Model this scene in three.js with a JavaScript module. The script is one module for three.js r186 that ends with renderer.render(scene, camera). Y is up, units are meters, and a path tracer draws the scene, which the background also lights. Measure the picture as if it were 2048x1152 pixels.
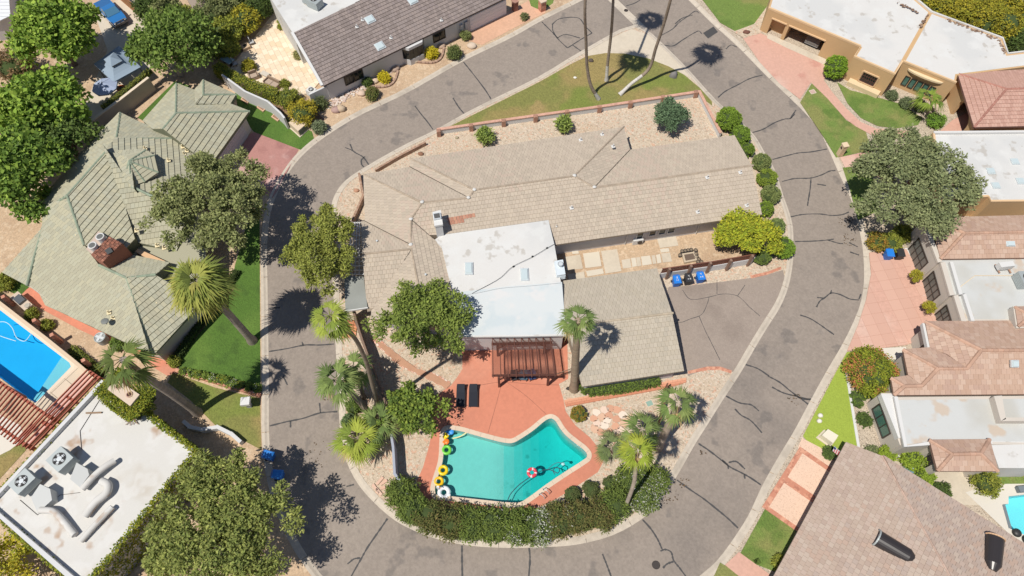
import * as THREE from 'three';

// ---------------------------------------------------------------- camera, sky, sun, exposure
const scene = new THREE.Scene();
const R = Math.PI / 180;
const EYE = new THREE.Vector3(0, 56, 31), PITCH = 61 * R, FOCAL = 1365;
const camera = new THREE.PerspectiveCamera(2 * Math.atan(576 / FOCAL) / R, 16 / 9, 1, 3000);
camera.position.copy(EYE); camera.rotation.set(-PITCH, 0, 0);
const renderer = new THREE.WebGLRenderer({ antialias: true });
renderer.toneMapping = THREE.LinearToneMapping;
renderer.toneMappingExposure = .98;
renderer.shadowMap.enabled = true;
renderer.setSize(1024, 576);
// clear desert sky, computed: pale near the horizon, deeper blue overhead
{
  const w = 64, h = 32, d = new Float32Array(w * h * 4);
  for (let y = 0; y < h; y++) for (let x = 0; x < w; x++) {
    const e = Math.max(0, ((y + .5) / h - .5) * 2), k = Math.pow(1 - e, 3), i = (y * w + x) * 4;
    d[i] = .088 + .2 * k; d[i + 1] = .142 + .185 * k; d[i + 2] = .275 + .115 * k; d[i + 3] = 1;
  }
  const sky = new THREE.DataTexture(d, w, h, THREE.RGBAFormat, THREE.FloatType);
  sky.mapping = THREE.EquirectangularReflectionMapping; sky.magFilter = THREE.LinearFilter; sky.needsUpdate = true;
  scene.background = sky; scene.environment = sky;
}
const SUN_EL = 63.5 * R, SUN_AZ = 40 * R;
const SUN = new THREE.Vector3(-Math.cos(SUN_EL) * Math.cos(SUN_AZ), Math.sin(SUN_EL), Math.cos(SUN_EL) * Math.sin(SUN_AZ));
const sun = new THREE.DirectionalLight(new THREE.Color(1, .95, .865), 4.75);
sun.position.copy(SUN).multiplyScalar(150); sun.castShadow = true; sun.shadow.radius = 1;
Object.assign(sun.shadow.camera, { left: -90, right: 90, top: 90, bottom: -90, near: 10, far: 320 });
sun.shadow.mapSize.set(4096, 4096);
scene.add(sun, sun.target);

// ---------------------------------------------------------------- helpers
const V = (x, y, z) => new THREE.Vector3(x, y, z);
// survey: a point read off the aerial photograph (px, py) and its height above the road -> site coordinates in metres
const FW = V(0, -Math.sin(PITCH), -Math.cos(PITCH)), UPV = V(0, Math.cos(PITCH), -Math.sin(PITCH));
const rayOf = (px, py) => FW.clone().multiplyScalar(FOCAL).add(V(px - 1024, 0, 0)).addScaledVector(UPV, -(py - 576));
const at = (px, py, h = 0) => { const d = rayOf(px, py); return EYE.clone().addScaledVector(d, (EYE.y - h) / -d.y); };
const ats = (pts, h = 0) => pts.map((p) => at(p[0], p[1], p[2] ?? h));
function rng(s) { s = (s * 2654435761) >>> 0; return () => { s = (s + 0x6d2b79f5) | 0; let t = Math.imul(s ^ (s >>> 15), 1 | s); t = (t + Math.imul(t ^ (t >>> 7), 61 | t)) ^ t; return ((t ^ (t >>> 14)) >>> 0) / 4294967296; }; }
const lerp = (a, b, t) => a + (b - a) * t, clamp = (x, a, b) => Math.min(b, Math.max(a, x));
const sstep = (a, b, x) => { const t = clamp((x - a) / (b - a), 0, 1); return t * t * (3 - 2 * t); };
const mixc = (a, b, t) => [lerp(a[0], b[0], t), lerp(a[1], b[1], t), lerp(a[2], b[2], t)];
const mulc = (a, k) => [a[0] * k, a[1] * k, a[2] * k];
const hash3 = (x, y, z) => { let h = Math.imul(x | 0, 374761393) + Math.imul(y | 0, 668265263) + Math.imul(z | 0, 2147483647 ^ 1274126177); h = Math.imul(h ^ (h >>> 13), 1274126177); return ((h ^ (h >>> 16)) >>> 0) / 4294967296; };
function noise3(x, y, z) {
  const xi = Math.floor(x), yi = Math.floor(y), zi = Math.floor(z), f = (t) => t * t * (3 - 2 * t), u = f(x - xi), v = f(y - yi), w = f(z - zi);
  const l = (a, b, c) => hash3(xi + a, yi + b, zi + c);
  return lerp(lerp(lerp(l(0, 0, 0), l(1, 0, 0), u), lerp(l(0, 1, 0), l(1, 1, 0), u), v), lerp(lerp(l(0, 0, 1), l(1, 0, 1), u), lerp(l(0, 1, 1), l(1, 1, 1), u), v), w);
}

class B {                                              // collects faces of one mesh
  constructor() { this.p = []; this.n = []; this.u = []; this.c = []; this.col = [1, 1, 1]; }
  color(c) { this.col = c; return this; }
  vert(p, n, c) {
    this.p.push(p.x, p.y, p.z); this.n.push(n.x, n.y, n.z);
    const a = Math.abs(n.y);
    if (a > .35) this.u.push(p.x, p.z); else if (Math.abs(n.x) > Math.abs(n.z)) this.u.push(p.z, p.y); else this.u.push(p.x, p.y);
    c = c || this.col; this.c.push(c[0], c[1], c[2]);
  }
  tri(a, b, c, n, col) {
    if (!n) { n = b.clone().sub(a).cross(c.clone().sub(a)); if (n.lengthSq() < 1e-14) return; n.normalize(); }
    this.vert(a, n, col); this.vert(b, n, col); this.vert(c, n, col);
  }
  quad(a, b, c, d, col) {
    const n = c.clone().sub(a).cross(d.clone().sub(b)); if (n.lengthSq() < 1e-14) return; n.normalize();
    this.tri(a, b, c, n, col); this.tri(a, c, d, n, col);
  }
  poly(pts, col, up) {                                 // planar polygon; up = true turns it to face upwards, false downwards
    const n = newell(pts); if (!n) return;
    if (up !== undefined && (n.y > 0) !== up) n.negate();
    const [ax, ay] = axes(n), flat = pts.map((p) => new THREE.Vector2(p.dot(ax), p.dot(ay)));
    for (const t of THREE.ShapeUtils.triangulateShape(flat, [])) {
      const [a, b, c] = t.map((i) => pts[i]), m = b.clone().sub(a).cross(c.clone().sub(a));
      if (m.lengthSq() < 1e-12) continue;
      if (m.dot(n) > 0) this.tri(a, b, c, n, col); else this.tri(a, c, b, n, col);
    }
  }
  prism(top, yb, col, sideCol) {                       // a polygon with vertical sides down to height yb
    let n = newell(top); if (!n) return this; if (n.y < 0) top = top.slice().reverse();
    this.poly(top, col, true);
    const low = top.map((p) => V(p.x, yb, p.z));
    for (let i = 0; i < top.length; i++) { const j = (i + 1) % top.length; this.quad(low[i], low[j], top[j], top[i], sideCol || col); }
    this.poly(low, col, false);
    return this;
  }
  hexa(c, col) {                                       // 8 corners: 0-3 bottom ring, 4-7 top ring, both counter-clockwise from above
    const q = (i, j, k, l) => this.quad(c[i], c[j], c[k], c[l], col);
    q(4, 5, 6, 7); q(3, 2, 1, 0); q(0, 1, 5, 4); q(1, 2, 6, 5); q(2, 3, 7, 6); q(3, 0, 4, 7); return this;
  }
  box(x, y, z, sx, sy, sz, ry = 0, col) {              // centre, size, turn
    const c = Math.cos(ry), s = Math.sin(ry), o = [];
    for (const yy of [-.5, .5]) for (const [i, k] of [[-.5, .5], [.5, .5], [.5, -.5], [-.5, -.5]]) { const a = i * sx, b = k * sz; o.push(V(x + a * c + b * s, y + yy * sy, z - a * s + b * c)); }
    return this.hexa(o, col);
  }
  bar(p, q, w, h, col, dy = 0) {                       // a beam from p to q, w wide and h high
    const d = q.clone().sub(p).normalize(), s = Math.abs(d.y) > .98 ? V(1, 0, 0) : d.clone().cross(V(0, 1, 0)).normalize(), u = s.clone().cross(d).normalize();
    const c = (b, i, k) => b.clone().addScaledVector(s, i * w / 2).addScaledVector(u, k * h / 2 + dy);
    return this.hexa([c(p, -1, -1), c(p, 1, -1), c(q, 1, -1), c(q, -1, -1), c(p, -1, 1), c(p, 1, 1), c(q, 1, 1), c(q, -1, 1)], col);
  }
  tube(pts, rad, seg = 8, col, caps = true) {
    const n = pts.length, rings = [], r = (i) => (Array.isArray(rad) ? rad[i] : rad); let ref = null;
    for (let i = 0; i < n; i++) {
      const t = pts[Math.min(n - 1, i + 1)].clone().sub(pts[Math.max(0, i - 1)]).normalize();
      if (!ref) ref = Math.abs(t.y) < .9 ? V(0, 1, 0) : V(1, 0, 0);
      const a = ref.clone().addScaledVector(t, -ref.dot(t)).normalize(), b = t.clone().cross(a); ref = a;
      rings.push([...Array(seg).keys()].map((k) => { const f = k / seg * Math.PI * 2, nn = a.clone().multiplyScalar(Math.cos(f)).addScaledVector(b, Math.sin(f)); return [pts[i].clone().addScaledVector(nn, r(i)), nn]; }));
    }
    for (let i = 0; i + 1 < n; i++) for (let k = 0; k < seg; k++) {
      const j = (k + 1) % seg, A = rings[i][k], Bq = rings[i][j], C = rings[i + 1][j], D = rings[i + 1][k], cc = Array.isArray(col?.[0]) ? [col[i], col[i + 1]] : [col, col];
      for (const [v, e] of [[A, 0], [Bq, 0], [C, 1], [A, 0], [C, 1], [D, 1]]) this.vert(v[0], v[1], cc[e]);
    }
    if (caps) for (const [i, s] of [[0, -1], [n - 1, 1]]) { const cl = Array.isArray(col?.[0]) ? col[i] : col; for (let k = 1; k + 1 < seg; k++) { const a = rings[i][0][0], b = rings[i][k][0], c = rings[i][k + 1][0]; s > 0 ? this.tri(a, b, c, null, cl) : this.tri(a, c, b, null, cl); } }
    return this;
  }
  cyl(p, q, r0, r1 = r0, seg = 12, col, caps = true) { return this.tube([p, q], [r0, r1], seg, col, caps); }
  blob(c, rx, ry, rz, seg = 12, amp = 0, fr = 1, col, cut = -1) {  // lumpy ellipsoid; cut: lowest y of the unit sphere
    const P = [], rows = Math.max(4, Math.round(seg * .6));
    for (let i = 0; i <= rows; i++) { const t = lerp(Math.acos(cut), 0, i / rows), row = [];
      for (let k = 0; k < seg; k++) { const f = k / seg * Math.PI * 2, d = V(Math.sin(t) * Math.cos(f), Math.cos(t), Math.sin(t) * Math.sin(f)); const m = 1 + amp * (noise3(d.x * fr + c.x, d.y * fr + c.y, d.z * fr + c.z) - .5) * 2; row.push([V(c.x + d.x * rx * m, c.y + d.y * ry * m, c.z + d.z * rz * m), V(d.x / rx, d.y / ry, d.z / rz).normalize()]); }
      P.push(row); }
    for (let i = 0; i < rows; i++) for (let k = 0; k < seg; k++) { const j = (k + 1) % seg; for (const v of [P[i][k], P[i + 1][j], P[i][j], P[i][k], P[i + 1][k], P[i + 1][j]]) this.vert(v[0], v[1], col); }
    return this;
  }
  torus(c, r, t, seg = 28, seg2 = 12, col) {
    for (let i = 0; i < seg; i++) for (let k = 0; k < seg2; k++) {
      const f = (a, b) => { const A = a / seg * Math.PI * 2, Bb = b / seg2 * Math.PI * 2, n = V(Math.cos(A) * Math.cos(Bb), Math.sin(Bb), Math.sin(A) * Math.cos(Bb)); return [V(c.x + Math.cos(A) * r, c.y, c.z + Math.sin(A) * r).addScaledVector(n, t), n]; };
      const cc = typeof col === 'function' ? col(i) : col;
      for (const v of [f(i, k), f(i, k + 1), f(i + 1, k + 1), f(i, k), f(i + 1, k + 1), f(i + 1, k)]) this.vert(v[0], v[1], cc);
    }
    return this;
  }
  leaf(c, d, n, l, w, col) {                           // a folded leaf of two faces
    const s = d.clone().cross(n).normalize().multiplyScalar(w / 2), m = c.clone().addScaledVector(d, l * .45), t = c.clone().addScaledVector(d, l), a = m.clone().add(s), b = m.clone().sub(s);
    this.vert(c, n, col); this.vert(a, n, col); this.vert(t, n, col); this.vert(c, n, col); this.vert(t, n, col); this.vert(b, n, col);
  }
  geo() {
    const g = new THREE.BufferGeometry(), f = (a, k) => new THREE.BufferAttribute(new Float32Array(a), k);
    g.setAttribute('position', f(this.p, 3)); g.setAttribute('normal', f(this.n, 3)); g.setAttribute('uv', f(this.u, 2));
    if (this.c.some((x) => x !== 1)) g.setAttribute('color', f(this.c, 3));
    return g;
  }
  build(name, m, parent) { return mesh(name, this.geo(), m, parent); }
}
function newell(p) { const n = V(0, 0, 0); for (let i = 0; i < p.length; i++) { const a = p[i], b = p[(i + 1) % p.length]; n.x += (a.y - b.y) * (a.z + b.z); n.y += (a.z - b.z) * (a.x + b.x); n.z += (a.x - b.x) * (a.y + b.y); } return n.lengthSq() < 1e-12 ? null : n.normalize(); }
function axes(n) { const a = (Math.abs(n.y) > .9 ? V(1, 0, 0) : V(0, 1, 0)).cross(n).normalize(); return [a, n.clone().cross(a)]; }
const used = new Map();
function uniq(name) { const k = used.get(name) ?? 0; used.set(name, k + 1); return k ? name + '_' + String(k).padStart(3, '0') : name; }
function mesh(name, g, m, parent) { const o = new THREE.Mesh(g, m); o.name = parent ? name : uniq(name); o.castShadow = o.receiveShadow = true; (parent || scene).add(o); return o; }
const things = [];
function thing(name, label, category, group) { const g = new THREE.Group(); g.name = uniq(name); g.userData = { label, category }; if (group) g.userData.group = group; scene.add(g); things.push(g); return g; }
function single(b, name, m, label, category, group) { const o = b.build(name, m); o.userData = { label, category }; if (group) o.userData.group = group; return o; }
function struct(b, name, m, parent) { const o = b.build(name, m, parent); if (!parent) o.userData.kind = 'structure'; return o; }
function stuff(o) { o.userData.kind = 'stuff'; return o; }
function part(parent, name) { const g = new THREE.Group(); g.name = name; parent.add(g); return g; }
function settle() {                                    // each thing stands on its own base point
  for (const g of things) { const b = new THREE.Box3().setFromObject(g); if (b.isEmpty()) continue; const c = V((b.min.x + b.max.x) / 2, b.min.y, (b.min.z + b.max.z) / 2); for (const k of g.children) k.position.sub(c); g.position.add(c); }
}

// ---------------------------------------------------------------- materials
function std(c, rough = .85, o = {}) { const m = new THREE.MeshStandardMaterial({ roughness: rough, metalness: 0, ...o }); m.color.setRGB(c[0], c[1], c[2]); return m; }
const vcol = (rough = .85, o = {}) => new THREE.MeshStandardMaterial({ roughness: rough, vertexColors: true, ...o });
function lattice(f, seed) { const r = rng(seed), a = new Float32Array(f * f); for (let i = 0; i < a.length; i++) a[i] = r(); return (x, y) => { x *= f; y *= f; const xi = Math.floor(x), yi = Math.floor(y), u = x - xi, v = y - yi, s = u * u * (3 - 2 * u), t = v * v * (3 - 2 * v), x0 = xi % f, y0 = (yi % f) * f, x1 = (xi + 1) % f, y1 = ((yi + 1) % f) * f; return (a[y0 + x0] * (1 - s) + a[y0 + x1] * s) * (1 - t) + (a[y1 + x0] * (1 - s) + a[y1 + x1] * s) * t; }; }
let texSeed = 1;
// a surface m metres across, made of layered noise: tone layers {f cells, o octaves, a} and colour layers with {to, lo, hi}
function surf({ size = 1024, m = 20, base, layers = [], grain = 0, rough = .92, bump = 0, opt = {} }) {
  const d = new Uint8Array(size * size * 4), hgt = null, rr = rng(texSeed++ * 77 + 5);
  const L = layers.map((l) => ({ ...l, n: [...Array(l.o ?? 2).keys()].map((k) => lattice(Math.max(2, l.f << k), texSeed++ * 31 + k)) }));
  const enc = (v) => { v = clamp(v, 0, 1); return Math.round(255 * (v <= .0031308 ? 12.92 * v : 1.055 * Math.pow(v, 1 / 2.4) - .055)); };
  for (let y = 0; y < size; y++) for (let x = 0; x < size; x++) {
    let r = base[0], g = base[1], b = base[2], hh = .5; const X = x / size, Y = y / size;
    for (const l of L) {
      let n = 0, w = 1, t = 0; for (const f of l.n) { n += f(X, Y) * w; t += w; w *= .55; } n /= t;
      if (l.to) { const k = sstep(l.lo, l.hi, n) * (l.a ?? 1); r = lerp(r, l.to[0], k); g = lerp(g, l.to[1], k); b = lerp(b, l.to[2], k); }
      else { const k = 1 + l.a * (n - .5) * 2; r *= k; g *= k; b *= k; }
      if (l.b) hh += (n - .5) * l.b;
    }
    const q = rr() - .5, k = 1 + grain * q * 2, i = (y * size + x) * 4;
    d[i] = enc(r * k); d[i + 1] = enc(g * k); d[i + 2] = enc(b * k); d[i + 3] = 255;
    if (hgt) { hgt[i] = hgt[i + 1] = hgt[i + 2] = clamp(255 * (hh + q * .4), 0, 255); hgt[i + 3] = 255; }
  }
  const mk = (data, cs) => { const t = new THREE.DataTexture(data, size, size); if (cs) t.colorSpace = THREE.SRGBColorSpace; t.wrapS = t.wrapT = THREE.RepeatWrapping; t.magFilter = t.minFilter = THREE.LinearFilter; t.repeat.set(1 / m, 1 / m); t.needsUpdate = true; return t; };
  const o = { roughness: rough, map: mk(d, true), ...opt }; if (bump) { o.bumpMap = (surf.grain ??= grainMap()); o.bumpScale = bump; }
  return new THREE.MeshStandardMaterial(o);
}
function grainMap() { const n = 512, d = new Uint8Array(n * n * 4), r = rng(4242), f = lattice(96, 5), g = lattice(30, 6); for (let i = 0; i < n * n; i++) { const v = 255 * clamp(.5 + (r() - .5) * .5 + (f(i % n / n, Math.floor(i / n) / n) - .5) * .6 + (g(i % n / n, Math.floor(i / n) / n) - .5) * .4, 0, 1); d[i * 4] = d[i * 4 + 1] = d[i * 4 + 2] = v; d[i * 4 + 3] = 255; } const t = new THREE.DataTexture(d, n, n); t.wrapS = t.wrapT = THREE.RepeatWrapping; t.magFilter = t.minFilter = THREE.LinearFilter; t.repeat.set(1 / 9, 1 / 9); t.needsUpdate = true; return t; }
// polygon tools, in plan or in a roof's own plane
function clipRect(poly, u0, u1, v0, v1) {
  for (const [k, lim, s] of [[0, u0, 1], [0, u1, -1], [1, v0, 1], [1, v1, -1]]) {
    const out = [], ins = (p) => s * (p[k] - lim) >= 0;
    for (let i = 0; i < poly.length; i++) { const a = poly[i], b = poly[(i + 1) % poly.length], ia = ins(a), ib = ins(b);
      if (ia) out.push(a); if (ia !== ib) { const t = (lim - a[k]) / (b[k] - a[k]); out.push([lerp(a[0], b[0], t), lerp(a[1], b[1], t)]); } }
    poly = out; if (poly.length < 3) return null;
  }
  return poly;
}
const area2 = (p) => { let s = 0; for (let i = 0; i < p.length; i++) { const a = p[i], b = p[(i + 1) % p.length]; s += a[0] * b[1] - b[0] * a[1]; } return Math.abs(s) / 2; };
function inset(pts, d) {                               // polygon in plan moved inwards by d
  let s = 0; for (let i = 0; i < pts.length; i++) { const a = pts[i], b = pts[(i + 1) % pts.length]; s += a.x * b.z - b.x * a.z; }
  const g = s > 0 ? 1 : -1, n = pts.length;
  return pts.map((p, i) => { const a = pts[(i + n - 1) % n], b = pts[(i + 1) % n], e = V(p.x - a.x, 0, p.z - a.z).normalize(), f = V(b.x - p.x, 0, b.z - p.z).normalize(), m = V(-e.z - f.z, 0, e.x + f.x); if (m.lengthSq() < 1e-6) return p.clone(); m.normalize(); const c = Math.max(.35, m.x * -e.z + m.z * e.x); return V(p.x + m.x * g * d / c, p.y, p.z + m.z * g * d / c); });
}
function smooth(pts, k = 6, closed = false) {          // a rounded line through survey points
  const c = new THREE.CatmullRomCurve3(pts, closed, 'centripetal'); const r = c.getPoints(pts.length * k); if (closed) r.pop(); return r;
}
function offsetLine(pts, d, closed) {                  // plan offset to the left (+) or right (-)
  const n = pts.length;
  return pts.map((p, i) => { const a = closed ? pts[(i + n - 1) % n] : pts[Math.max(0, i - 1)], b = closed ? pts[(i + 1) % n] : pts[Math.min(n - 1, i + 1)], t = V(b.x - a.x, 0, b.z - a.z).normalize(); return V(p.x + t.z * d, p.y, p.z - t.x * d); });
}
function strip(b, L, Rr, closed, col) { const n = L.length; for (let i = 0; i < (closed ? n : n - 1); i++) { const j = (i + 1) % n; b.poly([L[i], L[j], Rr[j], Rr[i]], col, true); } }
function sheet(name, pts, h, m, parent) { const b = new B(); b.poly(pts[0].isVector3 ? pts.map((p) => V(p.x, h, p.z)) : ats(pts, h).map((p) => V(p.x, h, p.z)), null, true); return struct(b, name, m, parent); }
// ---------------------------------------------------------------- surfaces
const M = {};
M.asphalt = surf({ size: 2048, m: 62, base: [.275, .231, .195], grain: .07, bump: .012, layers: [
  { f: 9, o: 4, to: [.14, .125, .115], lo: .56, hi: .8, a: .34 }, { f: 5, o: 3, to: [.31, .262, .22], lo: .52, hi: .78, a: .55 },
  { f: 40, o: 4, to: [.12, .11, .105], lo: .64, hi: .78, a: .45 }, { f: 150, o: 2, a: .06 }, { f: 420, o: 1, a: .08 }] });
M.asphaltOld = surf({ size: 1024, m: 22, base: [.305, .25, .21], grain: .07, bump: .01, layers: [{ f: 5, o: 4, to: [.23, .185, .155], lo: .5, hi: .75, a: .7 }, { f: 90, o: 2, a: .05 }, { f: 300, o: 1, a: .07 }] });
M.kerb = surf({ size: 1024, m: 24, base: [.52, .455, .375], grain: .08, layers: [{ f: 10, o: 4, to: [.38, .33, .27], lo: .5, hi: .8, a: .7 }, { f: 90, o: 2, a: .1 }] });
M.concrete = surf({ size: 1024, m: 14, base: [.56, .49, .39], grain: .06, layers: [{ f: 5, o: 4, to: [.46, .39, .3], lo: .5, hi: .8, a: .6 }, { f: 70, o: 2, a: .06 }] });
M.gravel = surf({ size: 2048, m: 44, base: [.53, .435, .33], grain: .28, bump: .04, layers: [
  { f: 9, o: 3, to: [.52, .39, .27], lo: .45, hi: .75, a: .6 }, { f: 300, o: 2, to: [.63, .54, .44], lo: .55, hi: .72, a: .6 }, { f: 330, o: 2, to: [.26, .19, .13], lo: .6, hi: .75, a: .5 }, { f: 260, o: 1, to: [.6, .33, .22], lo: .74, hi: .86, a: .6 }] });
M.gravelGrey = surf({ size: 1024, m: 22, base: [.47, .39, .3], grain: .3, bump: .04, layers: [{ f: 6, o: 3, a: .14 }, { f: 300, o: 2, to: [.62, .53, .42], lo: .55, hi: .72, a: .8 }, { f: 330, o: 2, to: [.2, .16, .12], lo: .58, hi: .74, a: .75, b: -.6 }] });
M.dirt = surf({ size: 1024, m: 22, base: [.5, .36, .235], grain: .12, bump: .02, layers: [{ f: 8, o: 4, to: [.41, .28, .18], lo: .48, hi: .75, a: .7 }, { f: 60, o: 3, to: [.62, .49, .35], lo: .55, hi: .75, a: .5 }, { f: 240, o: 1, a: .15 }] });
M.mulch = surf({ size: 512, m: 8, base: [.24, .14, .085], grain: .3, bump: .04, layers: [{ f: 12, o: 3, a: .3 }, { f: 120, o: 2, to: [.36, .23, .15], lo: .55, hi: .75, a: .7 }] });
M.grassDry = surf({ size: 2048, m: 34, base: [.2, .2, .055], grain: .22, bump: .05, layers: [
  { f: 7, o: 4, to: [.3, .225, .085], lo: .36, hi: .56, a: .88 }, { f: 12, o: 3, to: [.33, .24, .1], lo: .62, hi: .76, a: .8 }, { f: 9, o: 3, to: [.16, .21, .035], lo: .58, hi: .72, a: .7 }, { f: 260, o: 2, a: .22, b: .5 }] });
M.lawn = surf({ size: 1024, m: 22, base: [.075, .15, .02], grain: .2, bump: .05, layers: [{ f: 6, o: 4, to: [.11, .19, .03], lo: .46, hi: .72, a: .8 }, { f: 16, o: 3, to: [.05, .1, .015], lo: .58, hi: .75, a: .6 }, { f: 260, o: 2, a: .22, b: .5 }] });
M.lawnRight = surf({ size: 1024, m: 22, base: [.15, .22, .045], grain: .2, bump: .05, layers: [{ f: 7, o: 4, to: [.235, .225, .075], lo: .52, hi: .74, a: .8 }, { f: 14, o: 3, to: [.09, .16, .025], lo: .55, hi: .75, a: .6 }, { f: 260, o: 2, a: .22, b: .5 }] });
M.turf = surf({ size: 1024, m: 20, base: [.29, .37, .05], grain: .1, bump: .03, layers: [{ f: 6, o: 3, a: .08 }, { f: 280, o: 2, a: .12, b: .5 }] });
M.redDeck = surf({ size: 1024, m: 26, base: [.565, .215, .135], grain: .05, layers: [{ f: 6, o: 4, to: [.5, .2, .13], lo: .48, hi: .75, a: .8 }, { f: 9, o: 4, to: [.58, .26, .175], lo: .56, hi: .8, a: .7 }, { f: 120, o: 2, a: .07 }] });
M.pinkDrive = surf({ size: 1024, m: 22, base: [.57, .34, .265], grain: .06, layers: [{ f: 6, o: 4, to: [.61, .42, .345], lo: .5, hi: .75, a: .8 }, { f: 12, o: 4, to: [.48, .24, .19], lo: .6, hi: .8, a: .7 }, { f: 120, o: 2, a: .08 }] });
M.plumDrive = surf({ size: 1024, m: 14, base: [.4, .2, .175], grain: .08, layers: [{ f: 4, o: 4, to: [.62, .46, .42], lo: .53, hi: .72, a: .8 }, { f: 8, o: 4, to: [.3, .14, .125], lo: .5, hi: .72, a: .7 }, { f: 120, o: 2, a: .1 }] });
M.exposed = surf({ size: 1024, m: 14, base: [.68, .49, .37], grain: .16, layers: [{ f: 4, o: 3, a: .06 }, { f: 200, o: 2, to: [.5, .33, .24], lo: .6, hi: .75, a: .6 }] });
M.travertine = surf({ size: 1024, m: 16, base: [.72, .59, .44], grain: .05, layers: [{ f: 14, o: 3, to: [.62, .46, .3], lo: .5, hi: .75, a: .7 }, { f: 40, o: 3, to: [.82, .72, .58], lo: .55, hi: .75, a: .7 }] });
M.whiteDeck = std([.62, .58, .51], .8);
M.tar = std([.062, .06, .06], .75);
M.brick = surf({ size: 512, m: 6, base: [.5, .22, .145], grain: .1, layers: [{ f: 24, o: 2, to: [.62, .33, .22], lo: .45, hi: .7, a: .8 }, { f: 30, o: 2, to: [.36, .15, .1], lo: .55, hi: .75, a: .7 }] });
M.stuccoWhite = surf({ size: 512, m: 8, base: [.58, .58, .58], grain: .04, layers: [{ f: 5, o: 4, a: .05 }] });
M.stuccoGrey = surf({ size: 512, m: 8, base: [.5, .49, .5], grain: .04, layers: [{ f: 5, o: 4, a: .05 }] });
M.stuccoTan = surf({ size: 512, m: 10, base: [.54, .36, .19], grain: .05, layers: [{ f: 5, o: 4, a: .07 }] });
M.stuccoCream = surf({ size: 512, m: 10, base: [.56, .51, .45], grain: .04, layers: [{ f: 5, o: 4, a: .06 }] });
M.trimTan = std([.66, .46, .27], .85);
M.whiteRoof = surf({ size: 1024, m: 30, base: [.6, .59, .57], grain: .04, layers: [{ f: 6, o: 4, to: [.52, .525, .52], lo: .5, hi: .75, a: .7 }, { f: 22, o: 4, to: [.615, .615, .6], lo: .5, hi: .75, a: .8 }, { f: 30, o: 4, to: [.38, .345, .3], lo: .65, hi: .78, a: .6 }] });
M.whiteRoofWorn = surf({ size: 1024, m: 26, base: [.58, .565, .535], grain: .04, layers: [{ f: 7, o: 4, to: [.47, .42, .35], lo: .56, hi: .78, a: .7 }, { f: 14, o: 4, to: [.36, .22, .125], lo: .61, hi: .74, a: .75 }, { f: 24, o: 3, to: [.63, .62, .6], lo: .5, hi: .7, a: .6 }] });
M.greyRoof = surf({ size: 1024, m: 22, base: [.52, .53, .52], grain: .04, layers: [{ f: 5, o: 4, to: [.45, .44, .4], lo: .5, hi: .76, a: .8 }, { f: 12, o: 4, to: [.5, .36, .24], lo: .6, hi: .74, a: .6 }] });
M.glass = new THREE.MeshPhysicalMaterial({ color: 0x1b2426, roughness: .06, metalness: 0, specularIntensity: 1 });
M.glassGreen = new THREE.MeshPhysicalMaterial({ color: 0x4f7468, roughness: .06 });
M.darkFrame = std([.045, .035, .03], .5);
M.whitePaint = std([.62, .615, .6], .6);
M.metalGrey = std([.42, .46, .46], .5, { metalness: .3 });
M.metalLight = std([.62, .66, .68], .45, { metalness: .2 });
M.black = std([.025, .025, .028], .6);
M.skylight = new THREE.MeshPhysicalMaterial({ color: new THREE.Color(.5, .58, .6), roughness: .15 });

// ---------------------------------------------------------------- ground, road, kerbs
const LOT = .09;
function sheetHole(name, outer, holes, y, m, parent) {
  const b = new B(), f = (a) => a.map((p) => new THREE.Vector2(p.x, p.z)), all = [...outer, ...holes.flat()];
  for (const t of THREE.ShapeUtils.triangulateShape(f(outer), holes.map(f))) b.poly(t.map((i) => V(all[i].x, y, all[i].z)), null, true);
  return struct(b, name, m, parent);
}
const COPING = smooth(ats([[880, 866], [886, 855], [896, 851], [919, 853], [963, 865], [1012, 877], [1024, 877], [1034, 872], [1060, 855], [1086, 834], [1097, 829], [1106, 829], [1117, 836], [1128, 853], [1138, 865], [1155, 879], [1174, 894], [1183, 907], [1181, 920], [1170, 929], [1136, 951], [1099, 976], [1062, 1003], [1043, 1014], [1022, 1015], [960, 1009], [889, 1001], [870, 999], [862, 990], [861, 974], [866, 955], [876, 922], [879, 884]], LOT), 4, true);
const POOL_W = ats([[-70, 567], [0, 619], [122, 711], [140, 724], [144, 732], [141, 739], [72, 806], [50, 793], [-70, 702]], LOT), POOL_E = ats([[2005, 1009], [2016, 1008], [2016, 993], [2090, 985], [2090, 1088], [2018, 1057]], LOT);
{
  const b = new B(), pts = []; for (let i = 0; i < 64; i++) pts.push(V(Math.cos(i / 64 * 6.2832) * 900, -.07, Math.sin(i / 64 * 6.2832) * 900 - 20));
  sheetHole('ground', pts, [inset(COPING, .1), inset(POOL_W, -.02), inset(POOL_E, -.02)], -.07, M.dirt);
}
const ISLAND = smooth(ats([[1268, 50], [1166, 100], [1074, 155], [982, 200], [927, 228], [870, 260], [812, 288], [737, 330], [692, 360], [672, 385], [663, 410], [661, 450], [663, 510], [666, 576], [669, 640], [672, 710], [676, 780], [679, 845], [684, 890], [694, 926], [716, 968], [748, 1005], [790, 1041], [834, 1064], [884, 1081], [945, 1092], [1024, 1096], [1090, 1094], [1149, 1090], [1224, 1071], [1281, 1040], [1316, 1008], [1351, 957], [1391, 887], [1414, 851], [1442, 806], [1481, 746], [1510, 696], [1536, 653], [1561, 613], [1576, 576], [1584, 538], [1587, 500], [1585, 450], [1577, 420], [1568, 395], [1550, 340], [1530, 306], [1510, 272], [1474, 236], [1436, 204], [1374, 136], [1326, 88], [1294, 60]]), 3, true);
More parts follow.
